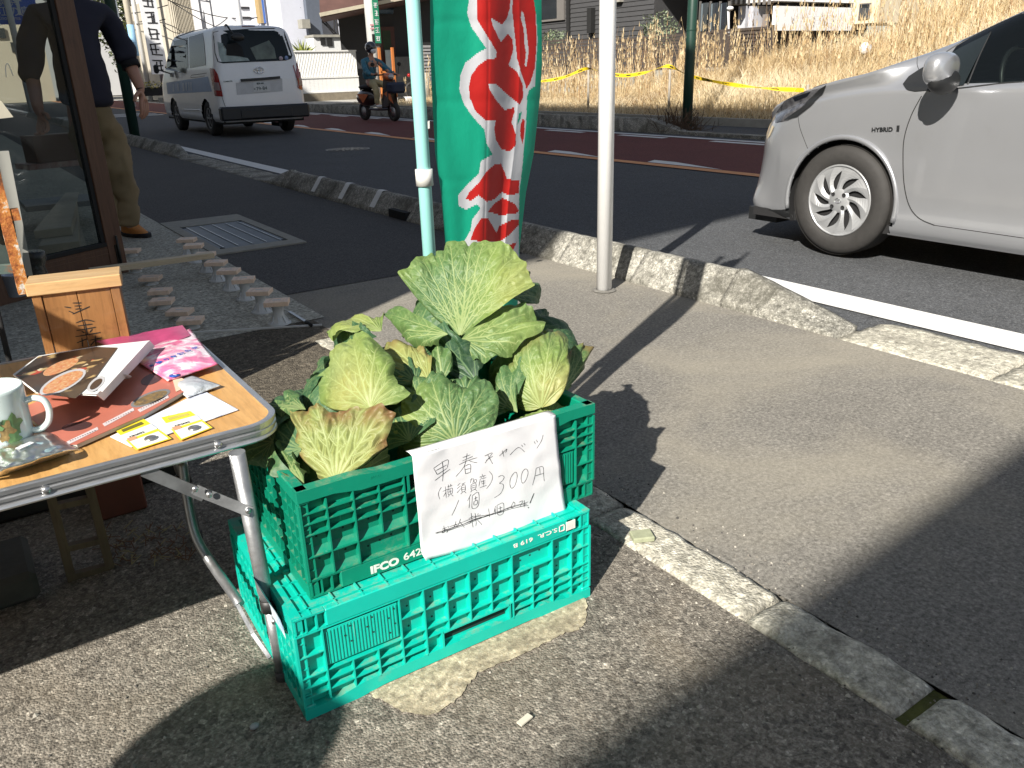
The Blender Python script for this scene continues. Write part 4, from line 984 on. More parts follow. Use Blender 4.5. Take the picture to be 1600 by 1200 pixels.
leg(X0+.08, ly); leg(X0+.08, Y1-.08)
# second, bent tube running from the far leg to the foot of the near leg
a = AY(298, 800, Y1-.2); 
pts = [AY(285, 722, ly+.30), AY(292, 775, ly+.28), AY(305, 835, ly+.25), AY(330, 880, ly+.21), AY(362, 925, ly+.12), AY(375, 945, ly+.09)]
MB().tube(catmull(pts, 5), .0095, 12).build('bent_tube', M_alug, tb_)
pts2 = [AY(368, 940, ly+.10), AY(395, 990, ly+.05), AY(422, 1028, ly+.012)]
b = MB()
for i in range(2): b.bar(pts2[i], pts2[i+1], .007, .020, 0, (0, 1, 0))
b.build('foot_bracket', M_alug, tb_)
q0, q1, q2 = AY(225, 735, ly+.02), AY(320, 775, ly+.02), AY(392, 800, ly+.0)
b = MB().bar(q0, q1, .020, .003, 0, (0, 1, 0)); b.build('brace', M_alug, tb_)
b = MB().bar(AY(305, 765, ly+.016), AY(392, 800, ly-.016), .018, .003, 0, (0, 1, 0)); b.build('brace', M_alug, tb_)
for (u, v) in ((305, 764), (327, 773), (388, 798)):
    p = AY(u, v, ly-.004 if u < 380 else ly-.018); MB().ball(p, (.0055, .004, .0055), 10, 6).build('rivet', M_rivet, tb_)
# ---- things on the table: small helper frame on the table plane
def T(u, v, h=0.0): return G(u, v, TZ+h)
def slab(name, pts, h0, h1, mat, parent=None):
    """flat object whose outline was measured on the table plane"""
    P = [T(u, v, h1) for u, v in pts]
    b = MB(); n = len(P)
    b.add([(p.x, p.y, TZ+h0) for p in P]+[(p.x, p.y, TZ+h1) for p in P], [list(range(n-1, -1, -1)), list(range(n, 2*n))]+[[i, (i+1) % n, n+(i+1) % n, n+i] for i in range(n)])
    return b.build(name, mat, parent)
# lined sheet of paper
M_lined, t_, b_ = nodes('lined paper')
tc = N(t_, 'ShaderNodeTexCoord'); wv = N(t_, 'ShaderNodeTexWave', bands_direction='Y'); wv.inputs['Scale'].default_value = 42; 
mp = N(t_, 'ShaderNodeMapping'); mp.inputs['Rotation'].default_value = (0, 0, -.42); t_.links.new(tc.outputs['Object'], mp.inputs[0]); t_.links.new(mp.outputs[0], wv.inputs['Vector'])
t_.links.new(ramp(t_, wv.outputs[0], [(.70, (.72, .74, .80)), (.85, (.36, .40, .52))]).outputs[0], b_.inputs['Base Color']); b_.inputs['Roughness'].default_value = .7
tag(slab('lined_sheet', [(172, 682), (318, 610), (372, 640), (205, 698)], .0005, .0016, M_lined), 'white sheet printed with fine blue lines, lying under the two yellow battery cards', 'sheet of paper')
M_bookp = pm('page edges', (.6, .58, .53), .8, var=.2, vs=3, stretch=(1, 1, 300))
# brochure with a salmon cover
br = thing('brochure', 'salmon pink food brochure lying on the table under the white tray', 'magazine', (0, 0, 0))
bq = [(30, 640), (110, 602), (205, 548), (300, 604), (225, 648), (120, 694), (98, 694)]
slab('pages', bq, .0016, .0085, M_bookp, br)
M_salmon = pm('salmon cover print', (.50, .16, .11), .35, var=.12, vs=20)
slab('cover', bq, .0086, .0094, M_salmon, br)
M_dish = pm('printed bowl of food', (.28, .17, .05), .4, var=.6, vs=120, col2=(.08, .07, .05), dirt=((.5, .42, .2), 160, .58)); M_bean = pm('printed dark bean', (.07, .035, .035), .35)
M_pband = pm('pale caption band', (.62, .55, .55), .4, var=.1); M_cream = pm('cream page', (.75, .55, .40), .5)
def ell(name, u, v, ru, rv, ang, h, mat, parent, n=20):
    P = [(u+ru*cos(a)*cos(ang)-rv*sin(a)*sin(ang), v+ru*cos(a)*sin(ang)+rv*sin(a)*cos(ang)) for a in [2*pi*i/n for i in range(n)]]
    return slab(name, P[::-1], h-.0003, h, mat, parent)
ell('printed_picture', 235, 622, 33, 9, -.36, .0099, pm('print rim', (.2, .2, .2), .4), br); ell('printed_picture', 235, 622, 28, 6.5, -.36, .0102, M_dish, br)
ell('printed_picture', 237, 592, 18, 8, -.35, .0099, M_bean, br); ell('printed_picture', 120, 666, 24, 6.5, -.15, .0099, M_bean, br)
for (a, c) in (((160, 662), (208, 641)), ((104, 690), (152, 671)), ((215, 640), (262, 621))):
    slab('caption_band', [(a[0], a[1]), (c[0], c[1]-4), (c[0]+2, c[1]), (a[0]+4, a[1]+4)], .0095, .0099, M_pband, br)
slab('page_corner', [(266, 580), (300, 600), (275, 612)], .0100, .0104, M_cream, br)
rt = random.Random(4); b = MB()
for (a, c) in (((160, 662), (208, 641)), ((104, 690), (152, 671)), ((215, 640), (262, 621))):
    for k in range(11):
        f = (k+.8)/12.5; u = a[0]+3+(c[0]-a[0])*f; v = a[1]+.2+(c[1]-a[1]-1)*f; p = T(u, v, .0101); s_ = .0011
        b.box((-s_*rt.uniform(.5, 1), -s_, 0), (s_*rt.uniform(.5, 1), s_, .0003), 0, Matrix.Translation(p) @ Matrix.Rotation(.5, 4, 'Z'))
b.build('caption_print', pm('print black', (.04, .03, .03), .6), br)['kind'] = 'stuff'
# tilted white box (open tray) with a printed food picture on its face and a clear film
tr = thing('printed_box', 'shallow white cardboard box with dark food photographs on its lid, tilted on the brochure', 'box', (0, 0, 0))
A_ = T(22, 585, .004); B_ = T(90, 628, .030)    # measured corners of the lid plane
c0, c1, c2, c3 = T(12, 600, .012), T(172, 640, .012), T(243, 541, .062), T(100, 541, .04)
c0, c1, c2, c3 = G(78, 630, TZ+.045), G(160, 630, TZ+.052), G(238, 540, TZ+.052), G(62, 560, TZ+.040)
# lid plane through three points
def quadpts(px, hs): return [G(u, v, TZ+h) for (u, v), h in zip(px, hs)]
lid = quadpts([(22, 583), (150, 614), (235, 533), (150, 541)], [.028, .050, .056, .036])
nL = (lid[1]-lid[0]).cross(lid[3]-lid[0]).normalized()
if nL.z < 0: nL = -nL
M_cw = pm('white cardboard', (.74, .75, .74), .6, var=.06)
def onlid(u, v, off=0.0): return AP(u, v, lid[0]+nL*off, nL)+V((0, 0, 0))
lidpx = [(28, 592), (62, 620), (92, 630), (125, 626), (240, 535), (182, 542), (62, 556)]
lidpx = [(20, 585), (55, 612), (150, 616), (233, 532), (150, 541), (60, 556)]
def lidpoly(name, px, off, mat, th=.0005):
    P = [onlid(u, v, off) for u, v in px]; n = len(P)
    return MB().add([p-nL*th for p in P]+P, [list(range(n-1, -1, -1)), list(range(n, 2*n))]+[[i, (i+1) % n, n+(i+1) % n, n+i] for i in range(n)]).build(name, mat, tr)
o = lidpoly('lid', lidpx[::-1], 0, M_cw, .003)
M_food, t_, b_ = nodes('printed food photograph')
tc = N(t_, 'ShaderNodeTexCoord')
vo = N(t_, 'ShaderNodeTexVoronoi'); vo.inputs['Scale'].default_value = 55; t_.links.new(tc.outputs['Object'], vo.inputs['Vector'])
fr_ = ramp(t_, vo.outputs['Color'], [(0, (.02, .018, .015)), (.45, (.05, .04, .03)), (.55, (.45, .32, .14)), (.7, (.42, .05, .03)), (.8, (.65, .55, .35)), (.92, (.10, .18, .05)), (1, (.6, .6, .55))], 'CONSTANT')
nn_ = noise(t_, 13, 3, .5)
cc_ = mixc(t_, ramp(t_, nn_, [(.54, (0, 0, 0)), (.58, (1, 1, 1))]).outputs[0], (.035, .03, .026), fr_.outputs[0])
t_.links.new(cc_, b_.inputs['Base Color']); b_.inputs['Roughness'].default_value = .3; b_.inputs['Coat Weight'].default_value = .25
lidpoly('food_picture', [(60, 557), (150, 542), (184, 543), (142, 600), (118, 622), (60, 614), (24, 586)][::-1], .0012, M_food)
M_plate = pm('printed pale plate rim', (.55, .56, .58), .3, var=.2)
def lell(u, v, ru, rv, ang, off, mat, n=22):
    P = [(u+ru*cos(a)*cos(ang)-rv*sin(a)*sin(ang), v+ru*cos(a)*sin(ang)+rv*sin(a)*cos(ang)) for a in [2*pi*i/n for i in range(n)]]
    lidpoly('printed_plate', P[::-1], off, mat, .0003)
M_f2 = pm('printed pasta', (.60, .42, .2), .3, var=.7, vs=160, col2=(.45, .08, .03), dirt=((.7, .6, .45), 120, .55))
lell(98, 597, 40, 13, -.46, .0017, M_plate); lell(98, 597, 35, 10, -.46, .0021, M_f2)
lell(95, 573, 30, 8, -.40, .0017, M_f2); lell(150, 600, 17, 8, -.7, .0017, M_plate); lell(150, 600, 12, 5, -.7, .0021, pm('printed dark sauce', (.03, .02, .02), .2))
lidpoly('printed_band', [(185, 543), (232, 533), (160, 612), (148, 606)][::-1], .0012, M_cw)
# front (long) side of the box: pale cardboard wall
F0, F1 = onlid(233, 532), onlid(150, 616)
d_ = AP(246, 552, F0, (F1-F0).cross(V((0, 0, 1))))-F0
dn = V((d_.x, d_.y, -.03)).normalized()*.032
def wallq(name, a, c, dn, mat):
    n_ = (c-a).cross(dn).normalized()*.0012
    return MB().add([a, c, c+dn, a+dn, a+n_, c+n_, c+dn+n_, a+dn+n_], [[0, 1, 2, 3], [7, 6, 5, 4], [0, 4, 5, 1], [1, 5, 6, 2], [2, 6, 7, 3], [3, 7, 4, 0]]).build(name, mat, tr)
wallq('box_side', F0, F1, dn, M_cw)
F2 = onlid(55, 612)
M_film = glassm('clear film window', (.93, .93, .93), .05, .22, (.3, .3, .3))
wallq('film_side', F1, F2, dn*.95, M_film)
wallq('box_side', onlid(20, 585), F2, dn*.8, M_cw)
tabp = (F0*.38+F1*.62)+dn*.9
MB().lathe([(0, 0), (.011, 0), (.012, .0008), (0, .0008)], 16, M=Matrix.Translation(tabp) @ dn.to_track_quat('Y', 'Z').to_matrix().to_4x4()).build('closing_tab', M_cw, tr)
# pink packet
pk = thing('pink_packet', 'pink and white plastic packet with blue Japanese lettering at the back corner of the table', 'packet', (0, 0, 0))
M_pink, t_, b_ = nodes('pink packet print')
tc = N(t_, 'ShaderNodeTexCoord'); 
n_ = noise(t_, 32, 3, .5, dist=.6)
t_.links.new(ramp(t_, n_, [(.40, (.78, .16, .33)), (.52, (.82, .40, .52)), (.60, (.86, .74, .78))]).outputs[0], b_.inputs['Base Color']); b_.inputs['Roughness'].default_value = .22; b_.inputs['Coat Weight'].default_value = .6
bumpn(t_, b_, noise(t_, 34, 4, .6), .6, .006)
PQ = [(222, 600), (206, 548), (292, 508), (340, 568)]
def pkpt(px, h): return G(px[0], px[1], TZ+h)
def pkf(u, v):
    p = bil(u, v, (205, 560), (297, 515), (340, 570), (262, 596))
    h = .012+.010*sin(pi*min(max(u, 0), 1))*sin(pi*v)+.0015*mnoise.noise(V((u*6, v*6, 1)))
    return G(p[0], p[1], TZ+h)
b = MB().grid(pkf, 26, 18); n1_ = 27*19
o = b.build('packet_front', M_pink, pk); s_ = o.modifiers.new('t', 'SOLIDIFY'); s_.thickness = .003
M_mag = pm('magenta packet end', (.45, .06, .16), .3, var=.3, vs=30); 
MB().grid(lambda u, v: G(*bil(u, v, (150, 533), (285, 508), (298, 524), (206, 560)), TZ+.016+.003*sin(u*9)), 14, 4).build('crimped_end', M_mag, pk)
M_blue = pm('blue lettering', (.02, .08, .38), .3)
Fc = pkf(.5, .5); fx = (pkf(.8, .47)-pkf(.2, .47)).normalized(); fz = V((0, 0, 1)); fy = fz.cross(fx)
Mt = Matrix((fx, fy, fz)).transposed().to_4x4(); Mt.translation = pkf(.0, .52)+V((0, 0, .0125))+fx*-.004
for i_, ch in enumerate('手触りやわらか'):
    q = pkf(.05+.130*i_, .50+.0*i_); M2 = Matrix((fx, fy, fz)).transposed().to_4x4(); M2.translation = q+V((0, 0, .0045))
    text('lettering', ch, .0145 if i_ else .012, M_blue, pk, M2, .0003, .0003)
ellp = pkf(.18, .95); MB().lathe([(0, .0008), (.010, .0008), (.010, 0)], 20, M=Matrix.Translation(ellp+V((0, 0, .0035)))).build('printed_dot', M_blue, pk)
M2 = Matrix((fx, fy, fz)).transposed().to_4x4(); M2.translation = ellp+V((0, 0, .005))-fx*.003-fy*.005
text('lettering', '1', .013, M_cw, pk, M2)
# silver pouch
M_silver = pm('silver foil', (.66, .70, .74), .38, .25, var=.25, vs=30, bump=.9, bs=26, bd=.008)
b = MB().grid(lambda u, v: G(*bil(u, v, (268, 598), (300, 588), (345, 603), (292, 622)), TZ+.004+.011*sin(pi*u)**.7*sin(pi*min(1, v*1.05))**.8+.001*mnoise.noise(V((u*8, v*8, 3)))), 20, 14)
o = b.build('foil_pouch', M_silver); s_ = o.modifiers.new('t', 'SOLIDIFY'); s_.thickness = .002
tag(o, 'small crumpled silver foil pouch between the salmon brochure and the lined sheet', 'foil pouch')
# battery cards
M_yel = pm('yellow card', (.80, .66, .03), .35, var=.06); M_wh = pm('white card', (.78, .78, .74), .4, var=.04); M_cell = pm('coin cell', (.45, .45, .44), .3, .8, var=.2, vs=60); M_blk = pm('print black', (.03, .03, .03), .6)
M_redp = pm('pale red print', (.6, .2, .1), .5)
def card(label, q, dark):
    t = thing('battery_card', label, 'battery pack', (0, 0, 0), 0, 'yellow coin battery cards on the table')
    def B(u, v, h=0): return G(*bil(u, v, *q), TZ+.0022+h)
    def rect(nm, u0, v0, u1, v1, h, mat):
        P = [B(u0, v0, h), B(u1, v0, h), B(u1, v1, h), B(u0, v1, h)]
        return MB().add([p-V((0, 0, .0006)) for p in P]+P, [[0, 1, 2, 3], [7, 6, 5, 4], [0, 4, 5, 1], [1, 5, 6, 2], [2, 6, 7, 3], [3, 7, 4, 0]]).build(nm, mat, t)
    rect('card', 0, 0, 1, 1, 0, M_yel); rect('white_band', 0, .26, 1, .50, .0008, M_wh); rect('shade_toned_band', .15, .07, .85, .17, .0008, pm('shade-toned band print', (.14, .13, .03) if dark else (.55, .48, .1), .5))  # band colour carries painted shade on the card lying in shadow
    rect('blister_panel', .06, .60, .94, .96, .0009, M_wh); rect('red_print', .05, .46, .3, .6, .0012, pm('salmon print', (.7, .35, .2), .5))
    c = B(.58, .76, .002); MB().lathe([(0, .0026), (.0088, .0022), (.010, .0008), (.010, 0)], 22, M=Matrix.Translation(c)).build('coin_cell', M_cell, t)
    fx = (B(1, .4)-B(0, .4)).normalized(); fy = V((0, 0, 1)).cross(fx); M2 = Matrix((fx, fy, V((0, 0, 1)))).transposed().to_4x4(); M2.translation = B(.16, .47, .0013)
    text('lettering', 'CR2032', .0078, M_blk, t, M2, .0002, .0002)
card('yellow coin battery card on the left of the pair, its top half in shadow', [(180, 672), (224, 654), (268, 685), (213, 703)], 1)
card('yellow coin battery card on the right of the pair, fully in sunlight', [(252, 652), (297, 642), (332, 668), (282, 688)], 0)
# crumpled cloth in a clear bag, with a small white label
cl = thing('bagged_cloth', 'folded blue-green patterned cloth in a crumpled clear bag at the front left of the table', 'cloth in bag', (0, 0, 0))
M_cloth, t_, b_ = nodes('teal patterned cloth')
vo = N(t_, 'ShaderNodeTexVoronoi'); vo.inputs['Scale'].default_value = 85; tc = N(t_, 'ShaderNodeTexCoord'); t_.links.new(tc.outputs['Object'], vo.inputs['Vector'])
t_.links.new(ramp(t_, vo.outputs['Color'], [(0, (.10, .24, .28)), (.5, (.16, .32, .36)), (.8, (.32, .45, .48)), (1, (.45, .36, .30))]).outputs[0], b_.inputs['Base Color']); b_.inputs['Roughness'].default_value = .6
bumpn(t_, b_, noise(t_, 120, 5, .7), .6, .003)
def clf(u, v):
    p = bil(u, v, (-40, 712), (78, 678), (112, 706), (-40, 752))
    e = min(u*3, 1, (1-u)*6)*min(1, v*5, (1-v)*5)
    return G(p[0], p[1], TZ+.002+.020*max(e, 0)**.6+.004*mnoise.noise(V((u*5, v*3, 2)))*max(e, 0))
MB().grid(clf, 40, 22).build('cloth', M_cloth, cl)
def bagf(u, v):
    p = bil(u, v, (-44, 706), (76, 672), (126, 703), (-44, 758))
    e = min(u*3, 1, (1-u)*8)*min(1, v*6, (1-v)*6)
    return G(p[0], p[1], TZ+.003+.023*max(e, 0)**.55+.003*mnoise.noise(V((u*9, v*6, 5)))+.0008*mnoise.noise(V((u*20, v*12, 6))))
M_bag = glassm('clear crinkled bag', (.97, .97, .97), .30, .14, (.6, .6, .6), 1.25)
MB().grid(bagf, 60, 34).build('bag', M_bag, cl)
q = clf(.62, .35); MB().box((-.012, -.005, 0), (.012, .005, .0006), 0, Matrix.Translation(q+V((0, 0, .0065))) @ Matrix.Rotation(.55, 4, 'Z')).build('paper_label', M_cw, cl)
# mug, cut by the left edge of the picture
mc = G(18, 698, TZ+.0); mg = thing('mug', 'pale celadon mug with green and brown leaf motif on the table', 'mug', (mc.x-.008, mc.y+.016, TZ))
M_mug = pm('pale celadon glaze', (.56, .66, .64), .22, var=.08, vs=6, coat=.6)
R_ = .046; H_ = .098
MB().lathe([(0, .002), (R_-.010, 0), (R_-.004, .004), (R_-.001, .02), (R_+.001, H_-.004), (R_, H_), (R_-.0015, H_+.001), (R_-.003, H_-.001), (R_-.004, .03), (R_-.010, .008), (0, .006)], 48).build('body', M_mug, mg)
hx = V((cos(-.35), sin(-.35), 0)); hp = [(R_-.002, .070), (R_+.012, .074), (R_+.026, .068), (R_+.030, .050), (R_+.024, .030), (R_+.010, .020), (R_-.003, .020)]
MB().tube(catmull([hx*x+V((0, 0, z)) for x, z in hp], 6), .0052, 12).build('handle', M_mug, mg)
M_g1 = pm('painted green leaf', (.16, .30, .12), .3, var=.4, vs=80); M_g2 = pm('painted brown bunch', (.38, .26, .10), .3, var=.5, vs=200)
def decal(cx, cz, rx, rz, mat, seed):
    r = random.Random(seed); n = 18
    P = []
    for i in range(n):
        a = 2*pi*i/n; q = 1+.28*sin(a*5+seed)
        th = -1.45+(cx+rx*q*cos(a))/R_; z = cz+rz*q*sin(a); rad = R_+.0012+.0005*seed
        P.append((rad*cos(th), rad*sin(th), z))
    th = -1.45+cx/R_
    MB().add(P+[((R_+.0014+.0005*seed)*cos(th), (R_+.0014+.0005*seed)*sin(th), cz)], [[i, (i+1) % n, n] for i in range(n)]).build('painted_motif', mat, mg)
decal(.012, .046, .014, .016, M_g1, 1); decal(.002, .036, .011, .018, M_g2, 2); decal(.010, .024, .009, .010, M_g1, 3); decal(-.014, .05, .012, .012, M_g1, 4)
# wooden box with a slotted lid and brushed characters
M_box = woodm('varnished pine', (.34, .165, .058), (.20, .09, .03), (26, 26, 2.4), .42, dark=(.10, .045, .015), dd=.55, coat=.25)
M_lid = woodm('pale varnished pine', (.62, .43, .22), (.50, .30, .13), (3.2, 34, 34), .42, dark=(.24, .10, .03), dd=.62, coat=.25)
bl, brr = G(72, 552, TZ), G(186, 536, TZ)
cxy = G(68, 556, TZ); ex_ = (brr-bl); ang = atan2(ex_.y, ex_.x); Wb = .176
wb = thing('donation_box', 'small varnished wooden box with brushed black characters at the back of the table', 'wooden box', (cxy.x, cxy.y, TZ), ang)
Hb, Db = .128, .085
zt = Hb
MB().box((.004, .006, 0), (.022, .012, Hb), bev=.001).build('stile', M_box, wb)
MB().box((Wb-.022, .006, 0), (Wb-.004, .012, Hb), bev=.001).build('stile', M_box, wb)
MB().box((.023, .0085, 0), (Wb/2-.0006, .013, Hb), bev=.0008).build('front_board', M_box, wb)
MB().box((Wb/2+.0006, .0085, 0), (Wb-.023, .013, Hb), bev=.0008).build('front_board', M_box, wb)
MB().box((.004, .0135, 0), (.010, Db, Hb)).build('side_board', M_box, wb); MB().box((Wb-.010, .0135, 0), (Wb-.004, Db, Hb)).build('side_board', M_box, wb)
MB().box((.011, Db-.006, 0), (Wb-.011, Db, Hb)).build('back_board', M_box, wb)
MB().box((-.003, .0, Hb+.001), (Wb+.003, Db+.003, Hb+.028), bev=.002).build('lid', M_lid, wb)
M_brush = pm('brushed ink', (.015, .012, .01), .7)
b = MB()
def bstroke(P, w_):
    P = catmull([(x, z) for x, z in P], 4); L_, R2 = [], []
    for i in range(len(P)):
        a, c = np.array(P[max(i-1, 0)]), np.array(P[min(i+1, len(P)-1)]); t_ = (c-a)/max(1e-9, np.hypot(*(c-a))); n_ = np.array((-t_[1], t_[0]))*w_*(.6+.5*sin(pi*i/len(P)))
        L_.append((P[i][0]+n_[0], .0078, P[i][1]+n_[1])); R2.append((P[i][0]-n_[0], .0078, P[i][1]-n_[1]))
    k = len(P); b.add(L_+R2, [[i, i+1, k+i+1, k+i] for i in range(k-1)])
for P_ in ([(.050, .098), (.060, .094)], [(.064, .104), (.078, .102)], [(.066, .097), (.077, .096)], [(.066, .090), (.076, .090)], [(.060, .080), (.090, .092)], [(.055, .088), (.062, .082)],
           [(.062, .060), (.078, .064), (.092, .058)], [(.064, .053), (.088, .053)], [(.060, .043), (.092, .045)], [(.076, .062), (.076, .032)], [(.068, .040), (.072, .036)], [(.086, .042), (.081, .036)], [(.056, .030), (.098, .032)],
           [(.056, .016), (.074, .022)], [(.066, .026), (.064, .006)], [(.088, .027), (.086, .004)], [(.078, .018), (.098, .020)], [(.086, .016), (.077, .006)], [(.087, .016), (.098, .006)]):
    bstroke([(x*1.19, z) for x, z in P_], .00115)
b.build('brushed_characters', M_brush, wb)
# unseen rail frame added left of the picture to stripe the box with shade
rf = thing('added_shade_rails', 'unseen black two-rail frame added beyond the left edge to stripe the box with shade', 'rail')
for (x_, z_) in ((-.62, 1.17), (-.62, 1.05)): MB().box((x_-.022, 1.32, z_-.018), (x_+.022, 1.80, z_+.018)).build('rail', M_black, rf)
for y_ in (1.34, 1.76): MB().box((-.63, y_, 0), (-.61, y_+.02, 1.19)).build('post', M_black, rf)
# ------------------------------------------------------------------ shop apron: pedestals, timber, door, cabinet, plant stand
M_ply = woodm('plywood pad', (.85, .66, .52), (.76, .57, .43), (20, 3, 20), .6, dark=(.3, .18, .12), dd=.75)
M_pvc = pm('white plastic pedestal', (.58, .60, .60), .45, var=.08, vs=20)
def pedestal(h, low=False):
    t = thing('deck_pedestal', 'x', 'deck pedestal', (0, 0, 0), 0, 'plywood-topped deck pedestals standing in two rows on the shop apron')
    b = MB()
    if low: b.lathe([(.036, 0), (.036, .003), (.028, .005), (.026, h-.018), (.034, h-.016), (.034, h-.013)], 20)
    else:
        b.lathe([(.052, 0), (.052, .004), (.046, .006), (.034, .016), (.026, .034), (.0235, .055), (.026, h-.024), (.036, h-.016), (.036, h-.0131)], 24)
        for k in range(8):
            a = 2*pi*k/8; M_ = Matrix.Rotation(a, 4, 'Z')
            b.add([(.024, -.001, .045), (.049, -.001, .005), (.022, -.001, .005), (.024, .001, .045), (.049, .001, .005), (.022, .001, .005)], [[0, 1, 2], [5, 4, 3], [0, 3, 4, 1], [1, 4, 5, 2]], 0, False, M_)
    b.build('pedestal_base', M_pvc, t)
    MB().box((-.053, -.040, h-.013), (.053, .040, h+.008), bev=.001).build('plywood_pad', M_ply, t)
    MB().box((-.018, -.008, h+.0082), (.018, .010, h+.0088)).build('paper_tag', pm('pale pad tag', (.66, .6, .55), .6), t)
    return t
ph, pl = pedestal(.10), pedestal(.036, True)
R_px = [(437, 505, 'nearest tall pedestal of the right-hand row, beside the chisel on the white strip'), (410, 487, 'second tall pedestal from the near end of the right-hand row'), (385, 467, 'third tall pedestal from the near end of the right-hand row'), (362, 452, 'fourth tall pedestal from the near end of the right-hand row'), (342, 438, 'fifth tall pedestal from the near end of the right-hand row'), (325, 424, 'tall pedestal of the right-hand row that carries the end of the pale timber'), (307, 409, 'pedestal of the right-hand row just beyond the pale timber'), (296, 399, 'farthest pedestal of the right-hand row, near the drain cover')]
L_px = [(300, 512, 'nearest low pedestal of the left-hand row, just behind the table'), (283, 498, 'second low pedestal from the near end of the left-hand row'), (255, 481, 'third low pedestal from the near end of the left-hand row'), (252, 465, 'fourth low pedestal from the near end of the left-hand row'), (237, 444, 'low pedestal of the left-hand row just in front of the pale timber'), (212, 425, 'low pedestal of the left-hand row directly under the pale timber'), (206, 400, 'farthest low pedestal of the left-hand row, beside the brown door post')]
def place(root, first, p, rz, label):
    t = root if first else dup(root)
    t.location = p; t.rotation_euler = (0, 0, rz); t['label'] = label; return t
for i, (u, v, lb) in enumerate(R_px): place(ph, i == 0, G(u, v, .004), radians(-30+random.Random(i).uniform(-6, 6)), lb)
for i, (u, v, lb) in enumerate(L_px): place(pl, i == 0, G(u, v, .004), radians(-32+random.Random(i+20).uniform(-6, 6)), lb)
M_pine = woodm('pale pine timber', (.62, .52, .36), (.54, .43, .28), (3, 40, 40), .6, dark=(.4, .28, .14), dd=.72)
a, c = G(140, 424, .125), G(333, 398, .125)
b = MB().bar(a, c, .055, .028, 0); tag(b.build('timber', M_pine), 'pale pine batten laid across two pedestals from the door post', 'timber batten')
# chisel and the white edging strip
M_strip = pm('white plastic edging', (.62, .62, .60), .6, var=.1)
a, c = G(188, 527, .006), G(503, 508, .006)
tag(MB().bar(a, c, .009, .010, 0).build('edging_strip', M_strip), 'thin white edging strip on the ground between the brown asphalt and the shop apron', 'edging strip')
ch = thing('chisel', 'dark steel chisel lying beside the nearest tall pedestal', 'chisel', (0, 0, 0))
a, c = G(452, 487, .012), G(478, 503, .012)
MB().bar(a, c, .014, .006, 0).build('blade', pm('steel', (.35, .36, .38), .3, .9), ch); MB().tube([c, c+(c-a)*.3], .008, 8).build('handle', M_black, ch)
# pale mortar strip continuing the boundary kerb beyond
# ---- door with a big glass pane, folded open towards the street
M_door = woodm('dark brown stained door timber', (.115, .055, .030), (.075, .034, .018), (34, 34, 3), .55, dark=(.03, .015, .01), dd=.62)
M_dglz = glassm('door glass', (.80, .84, .82), .015, .22, (.035, .04, .042), 1.22)
d1, d0 = V((.735, 4.965, 0)), V((-.10, 4.48, 0))
dv = (d0-d1).normalized(); Ld = (d0-d1).length; da = atan2(dv.y, dv.x)
dr = thing('glass_door', 'brown timber-framed glass door standing open on the apron in front of the man', 'door', d1, da)
MB().box((0, -.022, .035), (.105, .022, 2.6), bev=.003).build('door_post', M_door, dr)
MB().box((.1055, -.018, .035), (Ld, .018, .20), bev=.002).build('bottom_rail', M_door, dr)
MB().box((.1055, -.024, .201), (Ld, .024, .222), bev=.002).build('glazing_bead', M_black, dr)
MB().box((.1055, -.012, .222), (.128, .012, 2.6)).build('glazing_bead', M_black, dr)
MB().box((Ld, -.022, .035), (Ld+.09, .022, 2.6), bev=.003).build('door_post', M_door, dr)
for k in range(2): MB().box((.1065, .0185, .155+.022*k), (Ld, .0215, .163+.022*k)).build('moulding', M_door, dr); MB().box((.1065, -.0215, .155+.022*k), (Ld, -.0185, .163+.022*k)).build('moulding', M_door, dr)
MB().box((.128, -.003, .222), (Ld, .003, 2.6)).build('glass_pane', M_dglz, dr)
sd = 1
M_bolt = pm('dark iron bolt', (.05, .05, .045), .45, .7, var=.4, vs=60)
hb = MB().box((.035, .0225*sd, .05), (.062, .028*sd, .20)).build('bolt_plate', M_bolt, dr)
MB().tube([(.048, .033, .06), (.048, .033, .25)], .006, 8).build('bolt_rod', M_bolt, hb)
M_chalk = pm('white chalk pen', (.6, .66, .68), .8)
b = MB(); rr = random.Random(12)
for k in range(16):                       # scribbled drawings on the glass, partly cut by the frame of the picture
    cx = rr.choice((.70, .60, .52, .45)); cz = rr.uniform(1.05, 1.6); P_ = catmull([(cx+rr.uniform(-.05, .05), .0045, cz+rr.uniform(-.05, .05)) for _ in range(4)], 5)
    b.tube(P_, .0016, 5)
b.build('chalk_drawing', M_chalk, dr)['kind'] = 'stuff'
# ---- behind the glass: stacked pale boards, dark bench, carton
M_pale = pm('pale planed boards', (.55, .50, .40), .7, var=.2, vs=8)
st = thing('board_stack', 'stack of pale boards lying on the apron behind the door glass', 'stack of boards', (0, 0, 0))
q = [G(75, 470, 0), G(150, 458, 0), G(112, 330, 0), G(90, 330, 0)]
for k, (w0, hh) in enumerate(((1, .05), (.86, .05), (.7, .05), (.55, .05))):
    cx = sum((p.x for p in q))/4; cy = sum((p.y for p in q))/4
    P = [(cx+(p.x-cx)*(.8+.2*w0)+.05, cy+(p.y-cy)*w0+.25) for p in q]
    MB().prism(P[::-1] if k % 2 else P[::-1], .004+.052*k, .004+.052*k+.049).build('board', M_pale, st)
M_slate = pm('dark slate bench', (.06, .065, .07), .5, var=.25, vs=8)
bn = thing('bench', 'long low dark bench behind the door glass', 'bench', (0, 0, 0))
MB().box((-1.5, 6.9, .30), (.35, 7.5, .36)).build('seat', M_slate, bn); MB().box((-1.4, 7.0, 0), (.25, 7.4, .30)).build('base', M_slate, bn)
MB().box((.45, 7.0, .16), (.95, 7.45, .20)).build('step_board', pm('pale grey board', (.26, .27, .28), .6), bn)
